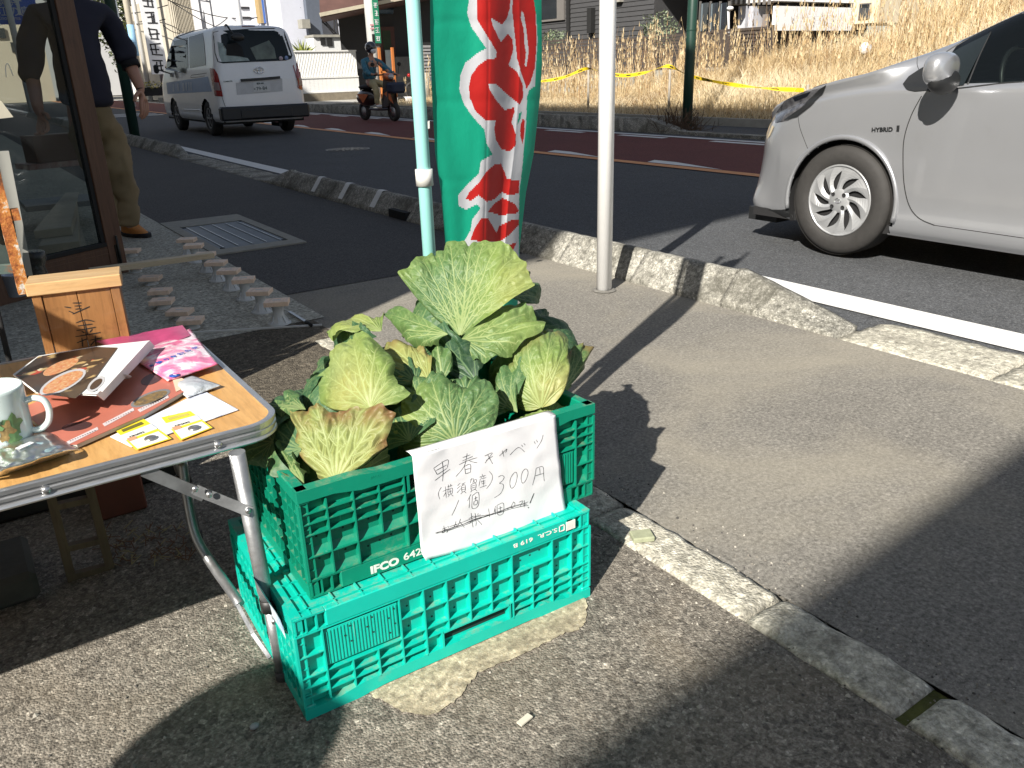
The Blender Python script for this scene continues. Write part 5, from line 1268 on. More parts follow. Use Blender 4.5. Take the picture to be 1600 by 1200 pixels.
ct = thing('carton', 'brown cardboard carton on the bench behind the door glass', 'carton', AY(78, 232, 7.1), .3)
MB().box((-.15, -.1, -.09), (.15, .1, .10), bev=.004).build('carton_body', pm('brown cardboard', (.13, .07, .045), .8), ct); MB().box((-.15, -.02, .1005), (.15, .02, .1015)).build('tape', pm('parcel tape', (.3, .2, .12), .3), ct)
MB().box((-.22, -.12, -.13), (.22, .12, -.091)).build('printed_tray', pm('red and white print', (.5, .46, .42), .6, var=.7, vs=9, col2=(.25, .06, .05)), ct)
# dim shop wall closing the view at the far left
# ---- terracotta tiled step at the left edge
M_terr = pm('terracotta tile', (.20, .062, .036), .6, var=.25, vs=7, bump=.3, bs=80)
ts = struct(thing('tiled_step', 'terracotta tiled step', 'step')); del ts['category']
zt_ = .12
pA = G(66, 545, zt_)
MB().box((-3, 2.75, .0), (.02, 4.60, zt_-.022)).build('step_base', M_black, ts)
for i in range(7):
    for j in range(6):
        x1 = .02-.302*i; y0 = 2.75+.302*j
        MB().box((x1-.298, y0+.002, zt_-.02), (x1-.002, y0+.298, zt_), bev=.003).build('tile', M_terr, ts)
# ---- rusty cabinet and what leans on it
M_rust, t_, b_ = nodes('flaking rust and white paint')
n1 = noise(t_, 22, 8, .7); n2 = noise(t_, 60, 6, .7)
c_ = ramp(t_, n1, [(.36, (.06, .022, .012)), (.48, (.42, .13, .03)), (.56, (.62, .26, .06)), (.62, (.66, .62, .55))]).outputs[0]
t_.links.new(c_, b_.inputs['Base Color']); b_.inputs['Roughness'].default_value = .75; bumpn(t_, b_, n2, .9, .004)
cb = thing('rusty_cabinet', 'metal cabinet frame with peeling white paint and orange rust at the left edge', 'cabinet', (0, 0, 0))
Yc = 2.55
def barY(p, q, w_, d_, name, mat, par, Y=Yc):
    a, c = AY(p[0], p[1], Y), AY(q[0], q[1], Y); return MB().bar(a, c, w_, d_, 0, (0, 1, 0)).build(name, mat, par)
barY((-12, 262), (38, 458), .028, .03, 'frame_post', M_rust, cb); barY((-60, 345), (30, 334), .030, .03, 'frame_rail', M_rust, cb, Yc+.002)
barY((-60, 425), (38, 418), .022, .03, 'frame_rail', pm('green-grey worn paint', (.12, .17, .15), .6, var=.4, vs=20, dirt=((.3, .1, .03), 25, .58)), cb, Yc+.002)
M_panel = pm('grey-green panel', (.06, .09, .085), .5, var=.3)
P_ = [AY(-60, 352, Yc+.03), AY(22, 345, Yc+.03), AY(34, 415, Yc+.03), AY(-60, 428, Yc+.03)]
MB().add(P_+[p+V((0, .01, 0)) for p in P_], [[0, 1, 2, 3], [7, 6, 5, 4], [0, 4, 5, 1], [1, 5, 6, 2], [2, 6, 7, 3]]).build('panel', M_panel, cb)
P_ = [AY(-60, 262, Yc+.03), AY(-14, 262, Yc+.03), AY(14, 332, Yc+.03), AY(-60, 345, Yc+.03)]
MB().add(P_+[p+V((0, .01, 0)) for p in P_], [[0, 1, 2, 3], [7, 6, 5, 4], [0, 4, 5, 1], [1, 5, 6, 2], [2, 6, 7, 3]]).build('panel', pm('bluish white panel', (.35, .40, .48), .5, var=.3), cb)
lb2 = thing('leaning_board', 'grey-white board leaning upright behind the rusty cabinet', 'board', (0, 0, 0))
a, c = AY(4, 236, Yc+.12), AY(42, 430, Yc+.12); MB().bar(a, c, .028, .02, 0, (0, 1, 0)).build('board_edge', pm('greyish white paint', (.42, .42, .38), .6, var=.2), lb2)
hz = thing('hood_panel', 'cream metal hood edge at the left side of the picture above the rusty cabinet', 'metal hood', (0, 0, 0))
P_ = [AY(-40, 140, Yc+.1), AY(2, 158, Yc+.1), AY(21, 183, Yc+.1), AY(-40, 190, Yc+.1)]
MB().add(P_+[p+V((0, .05, 0)) for p in P_], [[0, 1, 2, 3], [7, 6, 5, 4], [0, 4, 5, 1], [1, 5, 6, 2], [2, 6, 7, 3]]).build('hood', pm('cream enamel', (.55, .52, .42), .5), hz)
wp = thing('wrapped_post', 'short post wrapped in shiny black plastic beside the rusty cabinet', 'post', (0, 0, 0))
a, c = AY(54, 392, Yc+.18), AY(62, 462, Yc+.18)
MB().tube([a+(c-a)*k/6+V((.003*sin(k*3), 0, 0)) for k in range(7)], [.026+.004*sin(k*2.3) for k in range(7)], 12).build('wrapping', pm('shiny black plastic with white flecks', (.02, .022, .022), .25, var=.2, dirt=((.5, .5, .5), 30, .66), bump=.9, bs=30, bd=.01), wp)
bk = thing('white_bucket', 'small bluish white plastic bucket on the tiles under the rusty cabinet', 'bucket', G(28, 462, zt_))
MB().lathe([(0, 0), (.036, 0), (.045, .10), (.048, .10), (.046, .105), (.042, .103), (.034, .004), (0, .004)], 24).build('bucket_body', pm('bluish white plastic', (.42, .47, .55), .5), bk)
tag(MB().tube([AY(-6, 480, 2.05), AY(14, 562, 2.05), AY(20, 640, 2.05)], .006, 8).build('thin_pole', M_black), 'thin black pole standing in front of the terracotta tiles behind the table', 'pole')
# ---- under the table
ps_ = thing('plant_stand', 'small brown wooden ladder stand in the dark under the table', 'stand', (0, 0, 0))
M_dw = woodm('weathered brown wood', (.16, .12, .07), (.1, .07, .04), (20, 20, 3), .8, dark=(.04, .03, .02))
Ys = 1.84
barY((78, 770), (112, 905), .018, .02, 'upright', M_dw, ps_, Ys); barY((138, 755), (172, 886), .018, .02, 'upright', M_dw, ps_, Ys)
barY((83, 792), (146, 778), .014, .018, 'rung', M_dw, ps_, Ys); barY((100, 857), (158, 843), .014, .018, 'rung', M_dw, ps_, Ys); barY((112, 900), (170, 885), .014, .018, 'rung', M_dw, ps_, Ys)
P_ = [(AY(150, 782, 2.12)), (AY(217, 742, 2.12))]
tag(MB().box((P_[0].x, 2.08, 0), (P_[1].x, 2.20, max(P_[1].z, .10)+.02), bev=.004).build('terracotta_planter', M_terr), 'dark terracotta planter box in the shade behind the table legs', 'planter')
tag(MB().box((-1.6, 1.80, 0), (-.03, 2.0, .07), bev=.012).build('concrete_block', pm('dark concrete', (.07, .068, .055), .9, var=.4, vs=12, bump=.6)), 'dark concrete block on the ground under the left part of the table', 'concrete block')  # dark grey-brown concrete, tone varied by noise
b = MB(); rr = random.Random(4)
for i in range(120):
    p = G(rr.uniform(165, 300), rr.uniform(825, 885), .004); a_ = rr.uniform(0, pi); L_ = rr.uniform(.008, .035)
    b.bar(p, p+V((cos(a_)*L_, sin(a_)*L_, rr.uniform(0, .012))), .0022, .0012, rr.choice((0, 0, 1)))
b.build('dead_leaves', [pm('dead leaf brown', (.16, .08, .04), .8), pm('pale straw', (.35, .3, .15), .8)])['kind'] = 'stuff'
MB().box((-3, 2.22, 0), (.36, 2.52, .15), bev=.01).build('shop_step', pm('concrete step darkened for shade', (.045, .043, .036), .9, var=.4, vs=8, bump=.6), ts)  # step drawn longer and darker to deepen the shade under the table
# ------------------------------------------------------------------ poles and the banner
M_wpole = pm('chalky white pole paint', (.92, .92, .91), .6, var=.04, vs=30, dirt=((.35, .33, .28), 14, .74))
p = G(945, 456); wp_ = thing('white_pole', 'thick white steel pole standing at the kerb in the middle of the sidewalk edge', 'pole', (p.x+.012, p.y+.02, 0))
MB().tube([(0, 0, -.02), (0, 0, 3.4)], .0375, 28).build('pole', M_wpole, wp_)
MB().lathe([(.06, .004), (.052, .009), (.04, .010)], 20).build('ground_collar', pm('chipped asphalt round the pole', (.2, .19, .17), .9, var=.4, vs=50, bump=.8), wp_)
# mint green pole of the advertising banner, standing right behind the crates
PB = V((.882, 1.632, 0))
M_mint = pm('mint plastic pole', (.33, .70, .66), .35, var=.05, vs=14, spec=.4)
bn_ = thing('banner_pole', 'mint green banner pole rising behind the crates with a white clip', 'banner pole', PB)
MB().tube([(0, 0, 0), (0, 0, 2.3)], .0150, 24).build('pole', M_mint, bn_)
MB().lathe([(.16, 0), (.16, .03), (.13, .06), (.03, .07), (.02, .16), (.0152, .17)], 28, M=Matrix.Translation((.02, .14, 0)) ).build('base_weight', pm('grey plastic pole base', (.25, .26, .27), .5), bn_)
FH = V((_fw.x, _fw.y, 0)).normalized()
M_clip = pm('translucent white clip', (.72, .72, .68), .35)
cz = .555
for (u, v) in ((668, 277),):
    q = AP(u, v, PB, FH); cz = q.z
MB().tube([(0, 0, cz-.018), (0, 0, cz+.018)], .0195, 20).build('clip', M_clip, bn_)
# banner cloth
BD = V((.992, .12, 0)).normalized(); BN = V((BD.y, -BD.x, 0))
M_bg = pm('green banner cloth', (.005, .43, .26), .6, var=.06, vs=10, bump=.35, bs=26, bd=.004)
M_br = pm('red banner print', (.60, .018, .014), .6, var=.06, vs=10, bump=.35, bs=26, bd=.004)
M_bw = pm('white banner print', (.70, .71, .74), .65, var=.04, vs=10, bump=.35, bs=26, bd=.004)
for m_ in (M_bg, M_br, M_bw):
    t = m_.node_tree; b = t.nodes['Principled BSDF']; o = t.nodes['Material Output']
    tr_ = N(t, 'ShaderNodeBsdfTranslucent'); src = b.inputs['Base Color'].links[0].from_socket; t.links.new(src, tr_.inputs[0])
    mx = N(t, 'ShaderNodeMixShader'); mx.inputs[0].default_value = .35; t.links.new(b.outputs[0], mx.inputs[1]); t.links.new(tr_.outputs[0], mx.inputs[2]); t.links.new(mx.outputs[0], o.inputs[0])
def zb(*P): return [(640+x/2.859, y/2.859) for x, y in P]
WHITE = zb((265, -2600), (265, 0), (257, 60), (275, 120), (310, 170), (342, 215), (300, 240), (250, 280), (228, 330), (222, 400), (240, 460), (280, 520), (335, 580), (343, 640), (372, 690), (318, 720), (310, 775), (262, 820), (216, 872), (220, 920), (252, 937), (300, 912), (318, 930), (280, 980), (272, 1030), (240, 1085), (225, 1300), (488, 1300), (488, 1000), (490, 860), (500, 780), (508, 700), (512, 640), (520, 560), (525, 430), (535, 402), (560, 385), (572, 180), (565, 60), (550, 0), (540, -2600))
RED = [zb((300, -200), (330, -60), (300, 0), (303, 90), (330, 135), (365, 190), (390, 232), (385, 260), (345, 265), (310, 290), (275, 335), (265, 385), (268, 435), (295, 498), (340, 538), (385, 537), (378, 575), (385, 625), (410, 665), (445, 678), (474, 650), (475, 600), (455, 545), (468, 500), (467, 480), (425, 492), (385, 445), (358, 400), (352, 372), (385, 375), (440, 425), (493, 468), (508, 430), (505, 375), (480, 320), (440, 290), (452, 262), (463, 220), (460, 178), (440, 150), (407, 188), (372, 115), (362, 78), (412, 110), (432, 85), (448, 40), (450, 0), (430, -60), (400, -200)),
       zb((480, -200), (458, 40), (470, 160), (480, 260), (500, 330), (522, 397), (540, 370), (560, 300), (568, 180), (563, 60), (530, -200)), zb((310, -700), (450, -760), (500, -560), (440, -330), (330, -380)), zb((300, -1500), (480, -1450), (500, -1000), (350, -900)),
       zb((505, 530), (495, 560), (494, 610), (505, 642), (512, 600), (514, 540)),
       zb((382, 733), (345, 765), (310, 815), (265, 860), (250, 890), (275, 896), (308, 872), (345, 901), (380, 890), (412, 858), (440, 872), (488, 865), (490, 806), (435, 800), (425, 770), (407, 730)),
       zb((350, 945), (380, 908), (415, 884), (470, 910), (489, 942), (470, 957), (400, 960)),
       zb((272, 1072), (290, 1020), (320, 975), (350, 974), (388, 1040), (400, 1010), (450, 985), (488, 978), (488, 1005), (445, 1050), (400, 1082), (330, 1080)),
       zb((425, 1100), (478, 1082), (460, 1125)), zb((280, 1130), (360, 1120), (470, 1160), (400, 1230), (300, 1220))]
HOLE = [zb((500, 50), (496, 80), (510, 130), (512, 190), (520, 235), (514, 290), (522, 300), (532, 230), (520, 120), (510, 60)), zb((489, 506), (501, 500), (494, 532), (479, 562))]
def inpoly(x, y, P):
    r = np.zeros(x.shape, bool); n = len(P)
    for i in range(n):
        x0, y0 = P[i-1]; x1, y1 = P[i]
        c = ((y0 > y) != (y1 > y)) & (x < (x1-x0)*(y-y0)/(y1-y0+1e-12)+x0); r ^= c
    return r
vv = [-900, 0, 100, 150, 240, 300, 385, 560]
Lx = [617, 672, 673, 675, 680, 689, 696, 706]; Rx = [829, 846, 847, 844, 834, 822, 812, 806]
nu, nv = 190, 640
U, Vv = np.meshgrid(np.linspace(0, 1, nu+1), np.linspace(0, 1, nv+1))
PV = vv[0]+(vv[-1]-vv[0])*Vv; LX = np.interp(PV, vv, Lx); RX = np.interp(PV, vv, Rx)
# across the cloth the print runs on round the fold at the right edge
PU = LX+(RX-LX)*U
p0 = PB+BD*.01
b = MB(); vs = []
for j in range(nv+1):
    for i in range(nu+1):
        u_, v_ = PU[j, i], PV[j, i]
        q = AP(u_, v_, p0, BN)
        f = U[j, i]; g = Vv[j, i]
        w_ = .016*sin(f*7.5+g*2.2)*f**.5+.012*sin(f*15+1+g*3)*f+.006*sin(f*3+g*11+1)
        w_ += .035*max(0, f-.80)/.2*(.5+g)                                   # rolls back at the free edge
        for gc in (.2, .35, .51, .64, .725, .81, .90): w_ += .0012*exp(-((g-gc)/.006)**2)   # pressed folds
        w_ += .0012*exp(-((f-.52)/.012)**2)
        w_ += .003*mnoise.noise(V((f*6, g*14, 1)))
        d = (q-V((0, 0, CAM_H))).normalized()
        vs.append(q+d*w_)
fs = [[j*(nu+1)+i, j*(nu+1)+i+1, (j+1)*(nu+1)+i+1, (j+1)*(nu+1)+i] for j in range(nv) for i in range(nu)]
b.add(vs, fs, 0, True)
cx_ = (PU[:-1, :-1]+PU[1:, 1:])/2; cy_ = (PV[:-1, :-1]+PV[1:, 1:])/2
mi = np.zeros(cx_.shape, int); mi[inpoly(cx_, cy_, WHITE)] = 1
for P in RED: mi[inpoly(cx_, cy_, P)] = 2
for i_, P in enumerate(HOLE): mi[inpoly(cx_, cy_, P)] = 1 if i_ == 0 else 0
b.m = [int(x) for x in mi.ravel()]
bo = b.build('banner', [M_bg, M_bw, M_br]); tag(bo, 'green cloth banner with big red white-edged brush lettering hanging from the mint pole', 'banner')
a, c = AP(652, 290, PB, FH), AP(690, 275, PB, FH)
MB().add([p_-FH*.035 for p_ in (AP(672, 268, PB-FH*.035, FH), AP(692, 261, PB-FH*.035, FH), AP(692, 284, PB-FH*.035, FH), AP(672, 290, PB-FH*.035, FH))], [[0, 1, 2, 3]]).build('clip_tab', M_clip, bn_)
# dark green posts of the street
M_dgreen = pm('dark green lamp post paint', (.016, .05, .036), .45, var=.2, vs=6, dirt=((.2, .24, .2), 20, .7), spec=.35)
p = G(1073, 197, .02); gp = thing('green_post', 'dark green steel post on the far sidewalk in front of the dry grass', 'post', (p.x, p.y, .02))
MB().tube([(0, 0, 0), (0, 0, .9), (.02, 0, 6)], [.088, .086, .08], 22).build('post', M_dgreen, gp)
MB().lathe([(.0875, 1.55), (.0885, 1.555), (.0885, 1.575), (.0875, 1.58)], 22).build('post_ring', M_dgreen, gp)
p = G(213, 222); gp2 = thing('green_lamp_post', 'dark green lamp post on the near sidewalk just beyond the man', 'lamp post', (p.x, p.y, 0))
MB().tube([(0, 0, 0), (0, 0, 5)], .088, 20).build('post', M_dgreen, gp2)
MB().lathe([(.12, 0), (.12, .02), (.09, .03)], 20).build('base_flange', M_dgreen, gp2)
# ------------------------------------------------------------------ vehicles
from math import copysign
from mathutils.bvhtree import BVHTree
def paint(name, col, metal=.0, rough=.3, coat=1.0, flake=False):
    mt, t, b = nodes(name)
    n = noise(t, 3, 4, .5)
    c = ramp(t, n, [(.3, tuple(x*.95 for x in col)), (.7, col)]).outputs[0]
    d = ramp(t, noise(t, 9, 8, .7), [(.55, (0, 0, 0)), (.8, (.12,)*3)]).outputs[0]
    c = mixc(t, d, c, (.3, .28, .25))
    t.links.new(c, b.inputs['Base Color']); b.inputs['Metallic'].default_value = metal; b.inputs['Roughness'].default_value = rough
    b.inputs['Coat Weight'].default_value = coat; b.inputs['Coat Roughness'].default_value = .05
    return mt
M_csil = paint('silver car paint', (.47, .48, .50), .65, .28)
M_vwh = paint('white van paint', (.90, .91, .92), 0, .35, .8)
M_rub = pm('tyre rubber', (.035, .033, .031), .75, var=.25, vs=30, bump=.3, bs=60, bd=.002)
M_hub = pm('silver hubcap', (.55, .56, .57), .32, .6, var=.08)
M_dark = pm('dark underside', (.012, .012, .013), .8)
M_blkp = pm('black plastic trim', (.016, .017, .018), .45, var=.2)
M_gasket = pm('panel gap', (.02, .02, .02), .9)
M_cglass = glassm('car window glass', (.62, .70, .66), .01, .22, (.012, .016, .016))
M_redl, t_, b_ = nodes('red tail lens'); b_.inputs['Base Color'].default_value = (.30, .008, .008, 1); b_.inputs['Roughness'].default_value = .12; b_.inputs['Coat Weight'].default_value = 1
M_clrl = pm('clear lens', (.55, .5, .48), .08, .3, var=.3, vs=40, coat=1)
M_chrome = pm('chrome', (.75, .76, .78), .12, 1, var=.05)
def bvh(o):
    me = o.data; M = o.matrix_world if o.parent is None else o.parent.matrix_world @ o.matrix_local
    return BVHTree.FromPolygons([M @ v.co for v in me.vertices], [tuple(p.vertices) for p in me.polygons])
def caster(o, root):
    R = Matrix.Translation(root.location) @ root.rotation_euler.to_matrix().to_4x4()
    me = o.data; return BVHTree.FromPolygons([R @ v.co for v in me.vertices], [tuple(p.vertices) for p in me.polygons]), R.inverted()
def hitter(o, root):
    T_, Ri = caster(o, root)
    def hit(u, v, off=.003):
        d = ray(u, v).normalized(); loc, nrm, i, dist = T_.ray_cast(V((0, 0, CAM_H)), d)
        if loc is None:                                    # just off the outline: take the nearest point of the body
            k = (V(root.location)-V((0, 0, CAM_H))).length
            best = min((T_.find_nearest(V((0, 0, CAM_H))+d*k*f) for f in (.6, .7, .8, .9, 1.0, 1.1)), key=lambda r: r[3])
            loc, nrm = best[0], best[1]
        if nrm.dot(d) > 0: nrm = -nrm
        return Ri @ (loc+nrm*off)
    return hit
def patch(name, q, hit, mat, parent, n=10, m=6, off=.004, th=.003):
    """a curved panel laid on a body: four measured corners, filled on the surface"""
    b = MB(); G_ = []
    for j in range(m+1):
        for i in range(n+1):
            p = bil(i/n, j/m, *q); h = hit(p[0], p[1], off)
            G_.append(h)
    last = next(x for x in G_ if x is not None)
    for k in range(len(G_)):
        if G_[k] is None: G_[k] = last
        last = G_[k]
    fs = [[j*(n+1)+i, (j+1)*(n+1)+i, (j+1)*(n+1)+i+1, j*(n+1)+i+1] for j in range(m) for i in range(n)]
    return b.add(G_, fs, 0, True).build(name, mat, parent)
def polypatch(name, pts, hit, mat, parent, off=.004, sub=4):
    """outline polygon laid on a body, filled as a fan of small quads towards its centre"""
    P = []
    for i in range(len(pts)):
        a, c = pts[i], pts[(i+1) % len(pts)]
        for k in range(sub): P.append((a[0]+(c[0]-a[0])*k/sub, a[1]+(c[1]-a[1])*k/sub))
    cx = sum(p[0] for p in P)/len(P); cy = sum(p[1] for p in P)/len(P)
    rings = [1, .8, .6, .4, .2]; vs = []
    for f in rings: vs += [hit(cx+(x-cx)*f, cy+(y-cy)*f, off) for x, y in P]
    vs.append(hit(cx, cy, off)); lastok = next(x for x in vs[::-1] if x is not None)
    for i in range(len(vs)):
        if vs[i] is None: vs[i] = lastok
        lastok = vs[i]
    n = len(P); fs = [[r*n+i, r*n+(i+1) % n, (r+1)*n+(i+1) % n, (r+1)*n+i] for r in range(len(rings)-1) for i in range(n)]
    fs += [[(len(rings)-1)*n+i, (len(rings)-1)*n+(i+1) % n, len(rings)*n] for i in range(n)]
    return MB().add(vs, fs, 0, True).build(name, mat, parent)
def seam(name, pts, hit, parent, r=.0018, mat=None, off=.0):
    P = [hit(u, v, off) for u, v in catmull(pts, 8)]; P = [p for p in P if p is not None]
    return MB().tube(P, r, 6).build(name, mat or M_gasket, parent)
def wheel(parent, loc, R, W, rim, side, hubmat, spokes=9, turn=0.0, style='swirl'):
    """side = -1: outer face towards -X"""
    w_ = bpy.data.objects.new('wheel', None); C.objects.link(w_); w_.parent = parent; w_.location = loc; w_.rotation_euler = (0, 0, turn)
    s = side
    prof = [(rim, -W*.42), (rim+.012, -W*.47), (rim+.035, -W*.50), (R-.035, -W*.49), (R-.012, -W*.42), (R, -W*.30), (R+.001, 0), (R, W*.30), (R-.012, W*.42), (R-.035, W*.49), (rim+.035, W*.5), (rim, W*.42)]
    b = MB().lathe(prof, 56, ax='x')
    for k in range(-2, 3):                                              # tread grooves
        b.lathe([(R+.0018, k*.028-.009), (R+.0022, k*.028), (R+.0018, k*.028+.009)], 56, ax='x')
    b.build('tyre', M_rub, w_)
    MB().lathe([(rim, s*W*.05), (rim*.98, s*W*.36), (rim+.003, s*W*.44), (rim-.006, s*W*.46), (rim-.010, s*W*.40)], 48, ax='x').build('rim_edge', hubmat, w_)
    MB().lathe([(0, s*W*.30), (rim-.008, s*W*.33)], 40, ax='x').build('rim_back', M_dark, w_)
    x = s*W*.40; rs = rim-.010
    hb = MB()
    for k in range(spokes):
        a0 = 2*pi*k/spokes; P = []
        n = 10
        for i in range(n+1):
            f = i/n; rr_ = rs*(.20+.80*f); tw = .62*f**1.2 if style == 'swirl' else 0
            hw = (.36 if style == 'swirl' else .22)*(1-.50*sin(pi*min(1, f*1.15)))*(.55 if f < .1 else 1)
            a1 = a0+tw; dx = .006*sin(pi*f)
            P.append(((x+s*dx, rr_*cos(a1-hw), rr_*sin(a1-hw)), (x+s*(dx+.008), rr_*cos(a1), rr_*sin(a1)), (x+s*(dx-.003), rr_*cos(a1+hw), rr_*sin(a1+hw))))
        vs = [p for t3 in P for p in t3]; fs = []
        for i in range(n): fs += [[i*3, i*3+1, i*3+4, i*3+3], [i*3+1, i*3+2, i*3+5, i*3+4]]
        hb.add(vs, fs, 0, False)
    hb.lathe([(rs*.93, x), (rs, x+s*.004), (rs+.006, x)], 48, ax='x')
    hb.lathe([(0, x+s*.012), (rs*.30, x+s*.010), (rs*.36, x+s*.002)], 28, ax='x')
    hb.build('hubcap', hubmat, w_)
    for k in range(4):
        a = pi/4+k*pi/2; MB().lathe([(0, 0), (.011, 0), (.012, s*.003)], 12, ax='x', M=Matrix.Translation((x+s*.0112, rs*.26*cos(a), rs*.26*sin(a)))).build('lug_hole', M_dark, w_)
    if style == 'swirl':
        e = MB(); 
        for rx_, rz_ in ((.020, .014), (.008, .014), (.014, .006)):
            e.tube([(x+s*.0125, rx_*cos(2*pi*i/24), rz_*sin(2*pi*i/24)) for i in range(24)], .0018, 5, closed=True)
        e.build('emblem', M_chrome, w_)
    return w_
# ---- silver hatchback, heading along +Y; its frame: origin under the front axle, X across
car = thing('parked_car', 'silver hatchback in the near road lane, cut by the right edge of the picture', 'car', (4.955, 2.76, -.02))
HW = .845
def cr(x, xs, ys):                        # smooth interpolation
    i = min(max(np.searchsorted(xs, x)-1, 0), len(xs)-2)
    g = lambda k: ys[min(max(k, 0), len(ys)-1)]
    t = (x-xs[i])/(xs[i+1]-xs[i]); t = min(max(t, 0), 1)
    hL = xs[i+1]-xs[i]
    m0 = (g(i+1)-g(i-1))/(xs[min(i+1, len(xs)-1)]-xs[max(i-1, 0)])*hL; m1 = (g(i+2)-g(i))/(xs[min(i+2, len(xs)-1)]-xs[i])*hL
    return (2*t**3-3*t*t+1)*g(i)+(t**3-2*t*t+t)*m0+(-2*t**3+3*t*t)*g(i+1)+(t**3-t*t)*m1
yw = [-3.30, -3.1, -2.5, -.2, .30, .50, .62, .71, .77, .805]; ww = [.45, .72, .82, .845, .840, .805, .74, .62, .42, .0]
yh = [-3.3, -2.9, -2.3, -1.6, -1.1, -.7, -.35, -.02, .25, .5, .68, .78, .82]; zh_ = [.95, 1.25, 1.42, 1.455, 1.42, 1.30, 1.155, 1.025, .965, .885, .80, .69, .58]   # centre line
ys_ = [-3.3, -2.6, -1.5, -.6, -.25, 0, .3, .5, .65, .75, .82]; zs_ = [.90, .97, .945, .925, .92, .90, .845, .775, .71, .64, .56]     # shoulder
def section(y):
    w_ = cr(y, yw, ww); zc = cr(y, yh, zh_); zs = min(cr(y, ys_, zs_), zc-.02)
    z0 = .17 if y < .35 else .17+.05*(y-.35)/.45
    cab = min(1, max(0, (-.08-y)/.35)); cab = cab*cab*(3-2*cab)
    rx = .93*(1-cab)+.665*cab if True else 0
    rz = (zs+(zc-zs)*.62)*(1-cab)+(zc-.055)*cab
    rx2 = .80*(1-cab)+.60*cab; rz2 = (zs+(zc-zs)*.80)*(1-cab)+(zc-.028)*cab
    if cab > 0: rz = max(rz, zs+.03)
    fl = .075*exp(-((y-.66)/.12)**2)       # flared lower corner of the bumper
    P = [(.955*w_+fl, z0), (.985*w_+fl, z0+.05), (1.0*w_+fl*.35, .36), (1.0*w_+.004*(abs(y) < .45), .50), (.992*w_, .60), (.975*w_, .60+(zs-.60)*.5), (.948*w_, zs-.012), (.925*w_, zs+.004),
         (.915*w_*(1-cab)+.905*w_*cab, zs+.012), ]
    for f in (.25, .5, .75): P.append(((.91*w_)*(1-f)+rx*w_*f, (zs+.014)*(1-f)+rz*f))
    P += [(rx*w_, rz), (rx2*w_, rz2), (.45*w_, zc-.012), (.22*w_, zc-.003), (0, zc)]
    return P, cab
st_ = list(np.linspace(-3.3, -1.0, 34)[:-1])+list(np.linspace(-1.0, .60, 90)[:-1])+list(np.linspace(.6, .805, 26))
rows = []
for y in st_:
    P, cab = section(y)
    # refine the lower body rows
    xs = [p[0] for p in P]; zs = [p[1] for p in P]; Q = []
    for i in range(len(P)-1):
        k = 5 if i < 6 else 1
        for f in range(k): 
            tt = i+f/k
            Q.append((cr(tt, list(range(len(P))), xs) if i < 7 else xs[i], cr(tt, list(range(len(P))), zs) if i < 7 else zs[i]))
    Q.append(P[-1]); rows.append(Q)
nr_ = len(rows[0]); WC = [(0.0, .32), (-2.55, .32)]; RA = .345
b = MB(); vs = []
for sgn in (-1, 1):
    for y, Q in zip(st_, rows):
        for (x, z) in Q:
            yy, zz = y, z
            for (wy, wz) in WC:
                d = sqrt((y-wy)**2+(z-wz)**2)
                pass
            vs.append((sgn*x, yy, zz))
fs = []; ms = []; nS = len(st_)
for s_ in (0, 1):
    o = s_*nS*nr_
    for i in range(nS-1):
        ym = (st_[i]+st_[i+1])/2; cab = section(ym)[1]
        for j in range(nr_-1):
            idx = [o+i*nr_+j, o+(i+1)*nr_+j, o+(i+1)*nr_+j+1, o+i*nr_+j+1]
            c_ = [vs[k] for k in idx]; cy = sum(p[1] for p in c_)/4; cz_ = sum(p[2] for p in c_)/4; cx__ = abs(sum(p[0] for p in c_)/4)
            if any((cy-wy)**2+(cz_-wz)**2 < (RA-.005)**2 and cx__ > .5 for (wy, wz) in WC): continue
            lowrows = 30
            mi_ = 0
            jj = j-lowrows             # 0.. = rows above the shoulder list index 6
            if cab > .97 and 2 <= jj <= 6 and -2.85 < ym: mi_ = 1           # side glass
            if jj >= 7 and -.80 < ym < -.04: mi_ = 1                        # windscreen
            fs.append(idx if s_ else idx[::-1]); ms.append(mi_)
b.v = [V(p) for p in vs]; b.f = fs; b.m = ms; b.sm = [True]*len(fs)
body = b.build('body', [M_csil, M_cglass], car)
hit = hitter(body, car)
# wheel arches and floor pan
ua = MB()
for sx in (-1, 1):
    for (wy, wz) in WC:
        ua.add([(sx*(.842 if k else .60), wy+RA*cos(a), max(.16, wz+RA*sin(a))) for k in (0, 1) for a in [pi*i/20-.45*(i == 0)+.45*(i == 20)*0 for i in range(21)]], [[i, i+1, 22+i, 21+i] for i in range(20)], 0, True)
ua.box((-.80, -3.2, .17), (.80, .62, .22)); ua.box((-.60, -.4, .22), (.60, .4, .7)); ua.box((-.6, -2.95, .22), (.6, -2.15, .7))
ua.build('underside', M_dark, car)
it = MB(); it.box((-.76, -2.9, .22), (.76, -.45, .80)); it.box((-.70, -.55, .80), (.70, -.30, .93))
for sx in (-.36, .36): it.box((sx-.24, -1.75, .6), (sx+.24, -1.60, 1.12)); it.box((sx-.1, -1.72, 1.1), (sx+.1, -1.63, 1.28))
it.build('interior', pm('dark car interior', (.03, .03, .032), .8), car)
MB().tube([(-.36+.17*cos(a)*1, -.62+.04*sin(a), .93+.16*sin(a)) for a in [2*pi*i/24 for i in range(24)]], .012, 8, closed=True).build('steering_wheel', M_blkp, car)
for (sx, wy) in ((-1, 0), (1, 0), (-1, -2.55), (1, -2.55)):
    wheel(car, (sx*.765, wy, .3225), .3025, .175, .196, sx, M_hub, 9)
